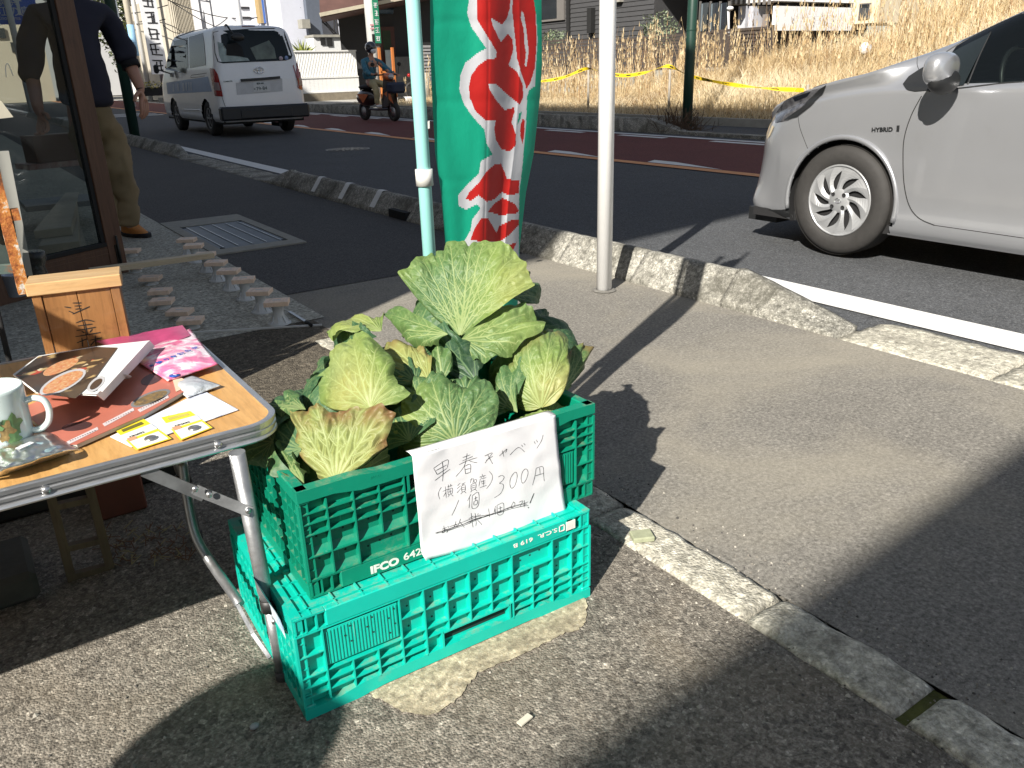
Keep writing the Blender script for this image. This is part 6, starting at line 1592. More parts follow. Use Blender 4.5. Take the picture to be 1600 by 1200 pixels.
for sx in (-1, 1):
    for (wy, wz) in WC: MB().tube([(sx*.841, wy+(RA+.000)*cos(a), wz+(RA+.000)*sin(a)) for a in [pi*i/40*1.14-.22 for i in range(41)]], .014, 10).build('arch_lip', M_csil, car)
# lamps, gaps, mirror, badge: laid on the body where the photograph shows them
hl = polypatch('headlight', [(1212, 192), (1214, 175), (1226, 158), (1242, 147), (1266, 138), (1293, 131), (1284, 146), (1268, 163), (1248, 180), (1232, 188)], hit, pm('smoked lamp', (.03, .03, .035), .08, .3, var=.7, vs=20, coat=1, col2=(.16, .16, .17)), car, .004)
polypatch('lamp_bezel', [(1225, 188), (1250, 172), (1280, 140), (1292, 132), (1286, 147), (1268, 166), (1246, 183)], hit, M_blkp, hl, .006)
polypatch('lamp_reflector', [(1240, 152), (1268, 142), (1262, 150), (1243, 158)], hit, M_chrome, hl, .0065)
polypatch('fog_lamp_surround', [(1199, 218), (1207, 196), (1210, 198), (1204, 212)], hit, pm('pale lamp edge', (.5, .42, .28), .3), car, .004)
seam('panel_gap', [(1247, 182), (1250, 200), (1258, 222), (1262, 232)], hit, car)
seam('panel_gap', [(1434, 84), (1433, 100), (1437, 112)], hit, car, .0014)
seam('panel_gap', [(1440, 150), (1424, 180), (1413, 215), (1411, 250), (1413, 290), (1421, 322), (1436, 341), (1460, 352)], hit, car, .0028)
seam('panel_gap', [(1460, 352), (1530, 362), (1600, 372)], hit, car, .0018)
polypatch('pillar_trim', [(1411, 132), (1420, 120), (1440, 107), (1462, 97), (1458, 118), (1452, 141), (1430, 143), (1416, 140)], hit, M_blkp, car, .005)
polypatch('quarter_window', [(1464, 97), (1500, 76), (1548, 52), (1524, 98), (1506, 134), (1460, 140)], hit, pm('black quarter glass', (.012, .016, .015), .05, coat=1), car, .005)
seam('window_trim', [(1452, 142), (1500, 138), (1560, 131), (1600, 128)], hit, car, .005, M_blkp)
seam('window_trim', [(1548, 50), (1530, 88), (1512, 132)], hit, car, .005, M_blkp)
seam('roof_trim', [(1462, 92), (1500, 68), (1550, 42), (1600, 20)], hit, car, .004, M_blkp)
polypatch('bumper_lip', [(1192, 327), (1250, 328), (1246, 340), (1194, 336)], hit, M_blkp, car, .004)
MB().box((-.72, .50, .12), (.72, .72, .20)).build('front_lip', M_blkp, car)
# door mirror
mb_ = hit(1486, 128, 0.0)
if mb_ is None: mb_ = V((-.80, -.3, .92))
mc_ = V((-.955, mb_.y-.06, 1.005))
ml = MB().ball((0, 0, 0), (1, 1, 1), 26, 16)
ml.v = [V((copysign(abs(p.x)**.72, p.x)*.118, copysign(abs(p.y)**.8, p.y)*.06, copysign(abs(p.z)**.72, p.z)*.078))+mc_ for p in ml.v]
ml.v = [V((p.x, p.y+(.015 if p.x > mc_.x else 0), p.z)) for p in ml.v]
mm_ = ml.build('door_mirror', M_csil, car)
MB().ball(mc_+V((.004, -.010, -.052)), (.108, .056, .060), 20, 12).build('mirror_base', M_blkp, mm_)
MB().bar(mc_+V((.07, 0, -.05)), mb_+V((.02, 0, -.02)), .05, .045).build('mirror_arm', M_blkp, mm_)
MB().ball(mc_+V((-.055, .030, -.004)), (.045, .022, .014), 14, 8).build('turn_signal', M_clrl, mm_)
q0, q1 = hit(1362, 206, .004), hit(1398, 205, .004)
if q0 and q1:
    fx = (q1-q0).normalized(); fz = V((-1, 0, 0)); fy = fz.cross(fx).normalized(); fz = fx.cross(fy)
    M2 = Matrix((fx, fy, fz)).transposed().to_4x4(); M2.translation = q0
    text('badge', 'HYBRID', .030, M_blkp, car, M2, .001, .0008, sx=1.15)
    MB().box((.142, 0, 0), (.156, .028, .003), 0, M2).build('badge', M_blkp, car)
# ---- white minibus, seen from behind
van = thing('white_van', 'white minibus with a blue side stripe driving away in the near lane', 'van', (5.385, 16.15, -.02))
vz = [.28, .34, .45, .60, .75, .90, 1.02, 1.12, 1.30, 1.50, 1.70, 1.82, 1.90, 1.95, 1.98, 1.985]
vw = [.80, .835, .845, .845, .843, .84, .835, .825, .80, .772, .74, .715, .68, .61, .45, .05]
vr = [.06, .03, .015, .01, .01, .012, .015, .025, .05, .085, .125, .155, .19, .26, .42, .9]      # rear offset forward
vf = [4.62, 4.66, 4.69, 4.69, 4.67, 4.62, 4.55, 4.45, 4.25, 4.0, 3.75, 3.58, 3.45, 3.3, 3.0, 2.4]
zz_ = list(np.linspace(.28, 1.02, 26))+list(np.linspace(1.04, 1.98, 34))+[1.985]
def ring_(z):
    w_ = np.interp(z, vz, vw); y0 = np.interp(z, vz, vr); y1 = np.interp(z, vz, vf); r = min(.15, w_*.8); P = []
    rf = min(.3, w_*.8)
    for i in range(9): a = -pi/2-pi/2*i/8; P.append((-w_+r+r*cos(a), y0+r+r*sin(a)))      # rear left corner
    for f in np.linspace(0, 1, 61)[1:-1]: P.append((-w_, (y0+r)*(1-f)+(y1-rf)*f))
    for i in range(9): a = pi-pi/2*i/8; P.append((-w_+rf+rf*cos(a), y1-rf+rf*sin(a)))
    for i in range(1, 8): P.append(((-w_+rf)*(1-i/8)+(w_-rf)*i/8, y1))
    for i in range(9): a = pi/2-pi/2*i/8; P.append((w_-rf+rf*cos(a), y1-rf+rf*sin(a)))
    for f in np.linspace(0, 1, 61)[1:-1]: P.append((w_, (y1-rf)*(1-f)+(y0+r)*f))
    for i in range(9): a = 0-pi/2*i/8; P.append((w_-r+r*cos(a), y0+r+r*sin(a)))
    for i in range(1, 20): P.append(((w_-r)*(1-i/20)+(-w_+r)*i/20, y0))
    return P
RW = [(.98, .33), (3.55, .33)]; RB = .37
b = MB(); vs = []
for z in zz_:
    for (x, y) in ring_(z):
        y2, z2 = y, z
        if abs(x) > .78:
            for (wy, wz) in RW:
                d = sqrt((y-wy)**2+(z-wz)**2)
                if abs(d-RB) < .022: y2 = wy+(y-wy)/d*RB; z2 = wz+(z-wz)/d*RB
        vs.append(V((x, y2, z2)))
nq = len(ring_(1)); fs = []
for i in range(len(zz_)-1):
    for j in range(nq):
        idx = [i*nq+j, i*nq+(j+1) % nq, (i+1)*nq+(j+1) % nq, (i+1)*nq+j]
        c_ = sum((vs[k] for k in idx), V())/4
        if abs(c_.x) > .7 and any((c_.y-wy)**2+(c_.z-wz)**2 < (RB-.003)**2 for wy, wz in RW): continue
        fs.append(idx[::-1])
fs.append([ (len(zz_)-1)*nq+j for j in range(nq)][::-1])
b.v = vs; b.f = fs; b.m = [0]*len(fs); b.sm = [True]*(len(fs)-1)+[False]
vb = b.build('body', M_vwh, van); hv = hitter(vb, van)
MB().box((-.78, .1, .24), (.78, 4.5, .34)).box((-.55, .5, .34), (.55, 1.4, .75)).box((-.55, 3.1, .34), (.55, 4.0, .75)).build('underside', M_dark, van)
for (sx, wy) in ((-1, .98), (1, .98), (-1, 3.55), (1, 3.55)): wheel(van, (sx*.73, wy, .335), .325, .19, .19, sx, pm('grey steel hubcap', (.3, .3, .31), .4, .5) if wy == .98 and sx == -1 else bpy.data.materials['grey steel hubcap'], 6, 0, 'plain')
def zv(*P): return [(240+x/6, 20+y/6) for x, y in P]
rw = polypatch('rear_window', zv((558, 185), (600, 172), (900, 150), (1180, 142), (1215, 155), (1260, 280), (1300, 400), (1290, 430), (1240, 448), (900, 462), (650, 475), (600, 460), (575, 380)), hv, pm('dark rear glass', (.012, .018, .02), .12, spec=.25), van, .006, 5)
polypatch('painted_reflection', zv((600, 272), (650, 290), (640, 400), (880, 425), (900, 450), (640, 462), (615, 400)), hv, pm('pale things behind the glass', (.42, .52, .50), .4, var=.5, vs=8), rw, .010)  # flat patches painted as reflections and things behind the glass
polypatch('painted_reflection', zv((905, 330), (1080, 260), (1130, 330), (1150, 430), (960, 440)), hv, pm('green-grey interior', (.16, .20, .17), .4, var=.6, vs=6), rw, .010)
polypatch('rear_seat', zv((680, 300), (780, 280), (830, 330), (845, 410), (680, 400)), hv, M_dark, rw, .013)
for q_, m_ in ((((530, 518), (575, 528), (605, 580), (630, 680), (652, 785), (578, 780), (560, 690), (540, 600)), M_redl), (((1340, 470), (1372, 480), (1388, 560), (1400, 700), (1390, 722), (1362, 715), (1350, 640), (1335, 560)), M_redl)):
    tl = polypatch('tail_light', zv(*q_), hv, m_, van, .010)
    x0, y0 = q_[0]
    if x0 < 1000: polypatch('reversing_lens', zv((560, 650), (615, 655), (632, 730), (575, 725)), hv, pm('pale pinkish lens', (.35, .25, .25), .15, coat=1), tl, .014)
    else: polypatch('reversing_lens', zv((1356, 610), (1388, 610), (1394, 680), (1362, 680)), hv, bpy.data.materials['pale pinkish lens'], tl, .014)
polypatch('high_brake_light', zv((825, 115), (950, 112), (952, 130), (828, 134)), hv, M_redl, van, .012)
polypatch('handle_bar', zv((810, 622), (1000, 610), (1180, 594), (1186, 618), (1000, 634), (815, 648)), hv, M_blkp, van, .022)
pr = polypatch('plate_recess_shade', zv((770, 655), (1205, 615), (1210, 735), (780, 770)), hv, pm('tailgate grey with painted shade', (.60, .61, .62), .5), van, .003)  # flat patch, the recess shade painted as a greyer white
np_ = polypatch('number_plate', zv((932, 655), (1090, 642), (1097, 735), (938, 745)), hv, pm('plate white', (.66, .68, .68), .5), van, .012)
def vtext(s, u, v, size, off, sx=1, bold=.001, par=None, name='plate_lettering'):
    q0 = hv(*zv((u, v))[0], off); q1 = hv(*zv((u+40, v-3.4))[0], off)
    fx = (q1-q0).normalized(); fz = V((0, -1, .06)).normalized(); fy = fz.cross(fx).normalized()
    M2 = Matrix((fx, fy, fz)).transposed().to_4x4(); M2.translation = q0
    return text(name, s, size, pm('dark plate green', (.02, .06, .05), .6) if 'dark plate green' not in bpy.data.materials else bpy.data.materials['dark plate green'], par, M2, .001, bold, sx=sx)
vtext('79-84', 962, 728, .088, .016, 1.05, .0, np_); vtext('横浜 400', 965, 672, .036, .016, 1, .001, np_); vtext('の', 938, 722, .034, .016, 1, .001, np_)
vtext('COMMUTER', 655, 652, .030, .010, 1.0, .0006, van, 'badge')
em = MB(); c_ = hv(*zv((985, 540))[0], .014)
for rx_, rz_, oz in ((.095, .062, 0), (.036, .060, 0), (.066, .026, .026)):
    em.tube([c_+V((rx_*cos(2*pi*i/26), 0, rz_*sin(2*pi*i/26)+oz)) for i in range(26)], .008, 6, closed=True)
em.build('emblem', M_chrome, van)
for (u, v, cc) in ((1192, 428, (.55, .45, .5)), (1243, 424, (.25, .35, .6))):
    c2 = hv(*zv((u, v))[0], .014); MB().lathe([(0, -.001), (.038, 0), (.038, .004)], 16, ax='y', M=Matrix.Translation(c2)).build('window_sticker', pm('sticker %d' % u, cc, .5), rw)
MB().tube(catmull([hv(*zv((668, 125))[0], 0)+V((0, 0, 0)), hv(*zv((672, 130))[0], 0)+V((0, -.10, .02)), hv(*zv((700, 180))[0], 0)+V((0, -.22, -.02)), hv(*zv((740, 215))[0], 0)+V((0, -.24, 0))], 6), .017, 8).build('mirror_arm', M_blkp, van)
c_ = hv(*zv((750, 235))[0], 0)+V((0, -.24, 0)); MB().ball(c_, (.125, .05, .075), 18, 12).build('rear_mirror', M_blkp, van)
b = MB(); b.box((-.86, -.07, .31), (.86, .12, .56), bev=.03); b.box((-.50, -.085, .34), (.50, -.05, .50), bev=.01); b.build('rear_bumper', pm('near-black bumper', (.016, .018, .022), .4), van)
seam('panel_gap', zv((640, 785), (655, 830), (672, 880)), hv, van, .005); 
MB().box((.25, .05, .16), (.31, .5, .22)).build('exhaust', M_dark, van)
# left side: windows, stripe, handles
for q_ in (zv((190, 265), (320, 232), (325, 520), (232, 530), (210, 470)), zv((332, 228), (462, 190), (478, 300), (492, 492), (340, 520))):
    polypatch('side_window', q_, hv, bpy.data.materials['dark rear glass'], van, .006)
polypatch('side_window', zv((108, 315), (166, 275), (168, 400), (165, 490), (100, 545)), hv, bpy.data.materials['dark rear glass'], van, .006)
M_vb = pm('pale blue stripe', (.16, .30, .55), .35, var=.1, vs=8)
patch('stripe', (*zv((120, 655)), *zv((512, 598)), *zv((548, 738)), *zv((132, 762))), hv, M_vb, van, 40, 6, .004)
M_vt = pm('pale stripe print', (.45, .55, .68), .4)
for k_, x in enumerate((180, 225, 275, 300, 325, 345)):
    patch('stripe_print', (*zv((x, 668-.10*(x-180))), *zv((x+14, 666-.10*(x-180))), *zv((x+18, 738-.06*(x-180))), *zv((x+4, 740-.06*(x-180)))), hv, M_vt, van, 3, 3, .007)
seam('panel_gap', zv((355, 585), (430, 575), (498, 565)), hv, van, .005); seam('panel_gap', zv((355, 585), (358, 608), (480, 592)), hv, van, .004)
polypatch('door_handle', zv((200, 545), (215, 542), (232, 608), (218, 612)), hv, M_blkp, van, .02)
polypatch('door_handle', zv((160, 570), (185, 566), (186, 600), (165, 604)), hv, M_blkp, van, .02)
seam('sill_line', zv((282, 905), (360, 908), (440, 912)), hv, van, .012, M_vwh)
seam('roof_rail', zv((120, 262), (250, 215), (440, 150), (500, 148)), hv, van, .014, pm('dull roof gutter', (.3, .31, .32), .5))
mr = AX(244, 108, 4.30); mr = mr-van.location
MB().box(mr-V((.05, .04, .09)), mr+V((.05, .04, .09)), bev=.03).build('wing_mirror', M_blkp, van)
MB().bar(mr, V((-.80, mr.y, mr.z-.1)), .025, .025).build('wing_mirror_arm', M_blkp, van)
# ------------------------------------------------------------------ far side: dry grass lot, fence, houses
def slope_(y): return float(np.interp(y, [3, 6, 11, 15, 19, 26], [.31, .285, .205, .10, .02, -.01]))
def hill(x, y):
    h = .10+max(0, min(x, 24)-11.6)*slope_(y)+.05*mnoise.noise(V((x*.5, y*.5, 0)))
    return h
M_dry = asphalt('dry earth and straw', (.30, .22, .12), (.2, .14, .07), agg=(.5, .4, .24), aggamt=.6, scale=40, bump=1, bd=.02, fs=24)
o = MB().grid(lambda u, v: (11.55+14*u, -4+34*v, hill(11.55+14*u, -4+34*v)), 50, 90).build('grass_lot_ground', M_dry); o['kind'] = 'structure'
rk_ = struct(thing('lot_edge', 'concrete edging along the front of the dry grass lot', 'edge')); del rk_['category']
y = 27.0
while y > -4: MB().box((11.42, y-1.2+.01, -.02), (11.55, y-.01, .15)).build('edge_block', M_conc, rk_); y -= 1.2
def straw_mat(name, stops):
    mt, t, b = nodes(name)
    a = N(t, 'ShaderNodeAttribute'); a.attribute_name = 'shade'
    t.links.new(ramp(t, a.outputs['Fac'], stops).outputs[0], b.inputs['Base Color']); b.inputs['Roughness'].default_value = .7
    o = t.nodes['Material Output']; tr = N(t, 'ShaderNodeBsdfTranslucent'); t.links.new(b.inputs['Base Color'].links[0].from_socket, tr.inputs[0])
    mx = N(t, 'ShaderNodeMixShader'); mx.inputs[0].default_value = .3; t.links.new(b.outputs[0], mx.inputs[1]); t.links.new(tr.outputs[0], mx.inputs[2]); t.links.new(mx.outputs[0], o.inputs[0])
    return mt
M_straw = straw_mat('dry straw', [(0, (.24, .13, .065)), (.25, (.54, .40, .21)), (.6, (.70, .57, .35)), (1, (.80, .71, .52))])
def blades(name, X, Y, Z, Hh, Wd, seed, shade, lean=.35, mat=None):
    """many bent blades in one mesh: X, Y, Z roots, heights and widths as arrays"""
    r = np.random.RandomState(seed); n = len(X); a = r.uniform(0, 2*pi, n); f = r.uniform(0, 2*pi, n)
    ln = r.uniform(.1, 1, n)*lean*Hh; seg = 3; V_ = np.zeros((n, (seg+1)*2, 3)); 
    for k in range(seg+1):
        q = k/seg; px = X+np.cos(a)*ln*q**1.8; py = Y+np.sin(a)*ln*q**1.8; pz = Z+Hh*q*(1-.12*q)
        w_ = Wd*(1-.8*q)/2
        V_[:, 2*k] = np.stack([px-np.cos(f)*w_, py-np.sin(f)*w_, pz], 1); V_[:, 2*k+1] = np.stack([px+np.cos(f)*w_, py+np.sin(f)*w_, pz], 1)
    base = (np.arange(n)*(seg+1)*2)[:, None]
    F = np.concatenate([base+np.array([2*k, 2*k+1, 2*k+3, 2*k+2]) for k in range(seg)], 1).reshape(-1, 4)
    me = bpy.data.meshes.new(name); vs = V_.reshape(-1, 3)
    me.vertices.add(len(vs)); me.vertices.foreach_set('co', vs.ravel().astype(np.float32))
    me.loops.add(F.size); me.loops.foreach_set('vertex_index', F.ravel().astype(np.int32))
    me.polygons.add(len(F)); me.polygons.foreach_set('loop_start', (np.arange(len(F))*4).astype(np.int32)); me.update(calc_edges=True)
    at = me.attributes.new('shade', 'FLOAT', 'POINT'); at.data.foreach_set('value', np.repeat(shade, (seg+1)*2).astype(np.float32))
    me.materials.append(mat or M_straw); return obj(name, me)
r = np.random.RandomState(3)
n = 75000
Y_ = r.uniform(1.0, 27, n); X_ = 11.6+(r.beta(1.15, 1.5, n))*11
keep = (Y_ < 14.2) | (X_ < 17.9); X_, Y_ = X_[keep], Y_[keep]; n = len(X_)
Z_ = np.array([hill(x, y) for x, y in zip(X_, Y_)])-.02
cl_ = WN(5, 12, (.5, 3))(X_, Y_); cl2 = WN(6, 12, (.5, 2))(X_, Y_)
H_s = np.clip(.26+.20*np.clip(cl_, -1, 1.6)+r.uniform(-.1, .22, n)+np.clip(X_-13.5, 0, 2)*.10, .08, 1.0)
H_s *= np.clip((X_-11.5)/.8, .25, 1)*np.interp(Y_, [8, 11.5, 13.5], [1, .9, .55])
o = blades('dry_grass', X_, Y_, Z_, H_s, r.uniform(.005, .014, n)*np.where(r.rand(n) < .3, 1.6, 1), 7, np.clip(.55+.22*cl2+r.normal(0, .18, n), 0, 1), .95); o['kind'] = 'stuff'
n = 16000; a1 = 11.55+r.beta(1, 2.2, n)*4; a2 = r.uniform(1, 26, n); o = blades('matted_straw', a1, a2, np.array([hill(a, b) for a, b in zip(a1, a2)]), r.uniform(.05, .22, n), r.uniform(.006, .016, n), 17, np.clip(r.normal(.8, .2, n), 0, 1), 2.6); o['kind'] = 'stuff'
# tall seeding weeds: reddish stalks with tufts
n = 1500; cx = r.uniform(12.8, 19.5, n); cy = r.uniform(6, 25, n)
k_ = (cy < 14.2) | (cx < 17.6); k_ &= (WN(9, 8, (.4, 1.6))(cx, cy) > -.25); cx, cy = cx[k_], cy[k_]; n = len(cx)
cz = np.array([hill(a, b) for a, b in zip(cx, cy)]); hh = .55+1.35*r.uniform(0, 1, n)**1.6
SX, SY, SZ, SH, SW, SS = [cx], [cy], [cz], [hh], [np.full(n, .014)], [r.uniform(0, .35, n)]
for k in range(16):
    f = r.uniform(.35, 1.0, n); SX.append(cx+r.normal(0, .015, n)); SY.append(cy+r.normal(0, .015, n)); SZ.append(cz+hh*f*.9); SH.append(r.uniform(.05, .16, n)); SW.append(r.uniform(.012, .028, n)); SS.append(r.uniform(.05, .8, n))
o = blades('dry_weeds', *(np.concatenate(q) for q in (SX, SY, SZ, SH, SW)), 8, np.concatenate(SS), .30); o['kind'] = 'stuff'
# stakes and yellow caution tape
M_stake = pm('weathered stake', (.40, .36, .30), .8, var=.3)
TX = 12.15
for (u, v0, v1, lb) in ((918, 100, 182, 'weathered grey stake holding the yellow tape, left of the white pole'), (1043, 100, 186, 'weathered grey stake holding the yellow tape, between the white pole and the green post'), (1256, 132, 190, 'weathered grey stake holding the end of the yellow tape behind the silver car')):
    a, c = AX(u+1, v1, TX), AX(u, v0, TX); a.z = hill(a.x, a.y)-.05; c = V((TX, a.y, c.z))
    tag(MB().tube([a, c], [.027, .022], 8).build('stake', M_stake), lb, 'stake', 'stakes of the yellow tape')
M_yt = pm('yellow caution tape', (.80, .58, .02), .35, var=.1, vs=20)
P_ = catmull([AX(u, v, TX-.04) for u, v in ((800, 128), (843, 127), (880, 121), (917, 107), (940, 113), (975, 118), (1010, 113), (1043, 103), (1072, 116), (1100, 124), (1150, 133), (1200, 138), (1256, 141))], 10)
b = MB(); n = len(P_); vs = []
for i, p in enumerate(P_):
    a_ = .9*sin(i*.13)+.5*sin(i*.31); h_ = .034
    vs += [(p[0]+h_*sin(a_), p[1], p[2]+h_*cos(a_)), (p[0]-h_*sin(a_), p[1], p[2]-h_*cos(a_))]
b.add(vs, [[2*i, 2*i+2, 2*i+3, 2*i+1] for i in range(n-1)], 0, True)
tp = tag(b.build('caution_tape', M_yt), 'yellow caution tape sagging between stakes in front of the dry grass', 'caution tape')
b = MB()
for i in range(6, n-6, 5):
    a_ = .9*sin(i*.13)+.5*sin(i*.31); p = V(P_[i]); q = V(P_[i+2])
    d = V((sin(a_), 0, cos(a_)))
    b.add([p+d*.012-V((.002, 0, 0)), q+d*.012-V((.002, 0, 0)), q-d*.012-V((.002, 0, 0)), p-d*.012-V((.002, 0, 0))], [[0, 1, 2, 3]])
b.build('tape_print', M_black, tp)['kind'] = 'stuff'
tag(MB().ball((0, 0, 0), (.16, .10, .12), 9, 6, 0, Matrix.Translation(AX(1352, 76, 15.2))).build('plastic_bag', pm('white plastic bag', (.75, .75, .74), .4, bump=1, bs=12, bd=.05)), 'crumpled white plastic bag caught in the dry grass above the silver car', 'plastic bag')
# dead shrub at the foot of the green post
b = MB(); rr = random.Random(2); p0 = G(1060, 203, .02)
for i in range(260):
    a = rr.uniform(0, 2*pi); L_ = rr.uniform(.12, .45); q = V((rr.gauss(0, .14), rr.gauss(0, .2), 0))+p0
    b.bar(q, q+V((cos(a)*L_*.7, sin(a)*L_*.7, abs(rr.gauss(.16, .12)))), .008, .004)
b.build('dead_scrub', pm('dead brown scrub', (.12, .075, .045), .9, var=.5, vs=20))['kind'] = 'stuff'
# low concrete wall, slat fence
XW = 18.0
lw = thing('low_concrete_wall', 'low pale concrete wall running behind the dry weeds', 'wall')
y = 15.0
while y < 31: MB().box((XW, y+.01, -.3), (XW+.2, y+1.99, float(np.interp(y, [12, 18, 24, 31], [1.0, .88, .76, .62])))).build('wall_panel', M_conc, lw); y += 2
M_slat = pm('brown-grey composite slat', (.065, .052, .045), .6, var=.2, vs=4)
fe = thing('slat_fence', 'dark brown horizontal slat fence above the low concrete wall', 'fence')
y = 14.6; k = 0
while y < 30:
    z0 = float(np.interp(y, [9, 16, 24, 31], [1.02, .92, .80, .66])); z1 = float(np.interp(y, [9, 14, 18, 24, 31], [2.02, 1.90, 1.83, 1.97, 2.1]))
    MB().box((XW+.10, y-.03, z0), (XW+.16, y+.03, z1+.02)).build('post', M_slat, fe)
    ns = 11
    for i in range(ns):
        zz = z0+.02+(z1-z0-.06)*i/(ns-1); MB().box((XW+.055, y+.005, zz-.033), (XW+.075, y+1.995, zz+.033)).build('slat', M_slat, fe)
    y += 2
def pb(name, u0, v0, u1, v1, X, dx, mat, par, z0=None, off=0, **k):
    """box on a plane parallel to the road, spanned by two measured corners (left/low and right/high)"""
    a, c = AX(u0, v1, X), AX(u1, v0, X)
    return MB().box((X-off, min(a.y, c.y), a.z if z0 is None else z0), (X+dx, max(a.y, c.y), max(a.z, c.z)), 0, **k).build(name, mat, par)
M_sid = pm('dark grey siding', (.060, .060, .062), .55, var=.12, vs=6)
M_trim = pm('grey window frame', (.16, .15, .14), .5); M_winD = pm('dark house window', (.03, .035, .04), .06, var=.4, vs=2, coat=1)
hs = thing('dark_house', 'dark grey clapboard house behind the slat fence', 'house')
XH = 20.6
yL, yR = AX(760, 40, XH).y, AX(1022, 40, XH).y
MB().box((XH, yR, -.5), (XH+7, yL, 6.2)).build('wall', M_sid, hs)
b = MB(); z = .5
while z < 6.1: b.add([(XH-.03, yR, z), (XH-.03, yL, z), (XH-.004, yL, z+.15), (XH-.004, yR, z+.15), (XH-.001, yL, z), (XH-.001, yR, z)], [[0, 3, 2, 1], [0, 1, 4, 5]]); z += .152
b.build('clapboard', M_sid, hs)['kind'] = 'stuff'
o = pb('window', 836, -20, 884, 36, XH, 0, M_trim, hs, off=.10); pb('pane', 842, -14, 873, 32, XH, 0, M_winD, o, off=.11)
pb('downpipe', 888, -20, 892, 60, XH, 0, M_black, hs, off=.10); pb('vent_pipe', 924, 12, 931, 52, XH, 0, M_black, hs, off=.22); pb('wall_lamp', 965, -5, 975, 4, XH, 0, M_conc, hs, off=.2)
h2 = thing('dark_porch', 'recessed dark porch wing of the grey house with a wide curtained window', 'house')
y2, y3 = AX(1023, 40, XH).y, AX(1140, 40, XH).y
MB().box((XH+2.2, y3, -.5), (XH+7, y2-.01, 6.0)).build('wall', pm('almost black wall', (.012, .012, .014), .8), h2)
MB().box((XH+.02, AX(1080, 40, XH).y, -.5), (XH+.2, y3, 1.98)).build('lower_wall', M_slat, h2)
MB().box((XH+.02, y3, 3.3), (XH+.3, y2-.02, 6)).build('upper_wall', M_trim, h2)
for (u0, u1) in ((1093, 1106), (1108, 1121), (1123, 1135)):
    o = pb('window', u0, 4, u1, 50, XH, .05, M_winD, h2); pb('curtain', u0+2, 6, (u0+u1)/2, 49, XH+.02, 0, pm('grey-blue curtain', (.12, .15, .17), .8) if 'grey-blue curtain' not in bpy.data.materials else bpy.data.materials['grey-blue curtain'], o, off=.03)
for u in (1091, 1107, 1122, 1136): pb('window_frame', u, 2, u+2, 52, XH-.02, .08, M_trim, h2)
M_wh1 = pm('white siding', (.70, .71, .72), .6, var=.06)
h3 = thing('white_house', 'white sided house with dark openings at the far end of the slat fence', 'house')
XJ = 22.0
pb('upper_wall', 1139, -60, 1213, 8, XJ, 4, M_wh1, h3); pb('wall', 1152, 9, 1166, 45, XJ, 4, pm('wall with painted lilac shade', (.5, .51, .56), .6), h3); pb('wall', 1168, 9, 1178, 45, XJ, 4, bpy.data.materials['wall with painted lilac shade'], h3)  # narrow wall strips have their shade painted in as lilac
pb('wall', 1205, 9, 1213, 48, XJ, 4, M_wh1, h3); pb('dark_opening', 1139, 9, 1205, 60, XJ+1, 2, M_black, h3); pb('cloth', 1190, 22, 1199, 44, XJ+.3, .1, pm('taupe cloth', (.2, .18, .17), .8), h3)
for k in range(9): pb('siding_joint', 1140+8*k, -60, 1140.4+8*k, 7, XJ-.006, .004, M_trim, h3)
pl_ = thing('white_lamp_post', 'small white garden lamp post in front of the white house', 'lamp post')
MB().tube([AX(1139, 56, 19.4), AX(1138, 16, 19.4)], .03, 8).build('post', M_wh1, pl_); MB().ball(AX(1141, 13, 19.4), (.10, .10, .06), 10, 6).build('lamp', M_wh1, pl_)
h4 = thing('blue_roof_shed', 'low shed with a bright blue roof and a tan tarpaulin beneath', 'shed')
pb('roof', 1214, -20, 1262, 8, 24, 4, pm('blue sheet roof', (.06, .28, .62), .5, var=.15, vs=3), h4); pb('tarpaulin', 1214, 15, 1255, 27, 24, .5, pm('tan tarpaulin', (.42, .30, .13), .7, bump=.8, bs=4, bd=.1), h4)
pb('back_wall', 1214, 9, 1262, 50, 25, .5, M_dark, h4); pb('window', 1214, 28, 1232, 40, 24.4, .1, pm('pale pane', (.3, .33, .35), .2), h4); pb('eave', 1214, 8, 1262, 12, 23.9, .2, M_conc, h4)
h5 = thing('cream_house', 'cream house with dark windows at the top of the grassy slope', 'house')
pb('wall', 1300, -60, 1382, 40, 26, 6, pm('cream render', (.62, .53, .38), .8, var=.1), h5); pb('dark_bay', 1262, -60, 1299, 30, 26.5, 6, M_dark, h5)
for (u0, u1) in ((1318, 1334), (1342, 1362)):
    o = pb('window', u0, 4, u1, 30, 26, 0, M_trim, h5, off=.06); pb('pane', u0+2, 6, u1-2, 28, 26, 0, M_winD, o, off=.08)
pb('drainpipe', 1281, -60, 1285, 25, 26.3, .1, pm('brown pipe', (.25, .13, .1), .6), h5)
dk = thing('white_deck_rail', 'white board deck railing in front of the cream house above the grass', 'railing')
for k in range(3): pb('rail_board', 1236, 25+6*k, 1305, 29+6*k, 21.5, .05, M_wh1, dk)
for u in (1238, 1270, 1300): pb('post', u, 22, u+2, 46, 21.55, .05, M_wh1, dk)
h6 = thing('white_corner_building', 'white building corner at the top right above the silver car', 'building')
pb('wall', 1563, -80, 1580, 30, 21, 3, M_wh1, h6); pb('window_wall', 1581, -80, 1640, 30, 21.4, 3, pm('grey shutter', (.35, .33, .3), .7), h6)
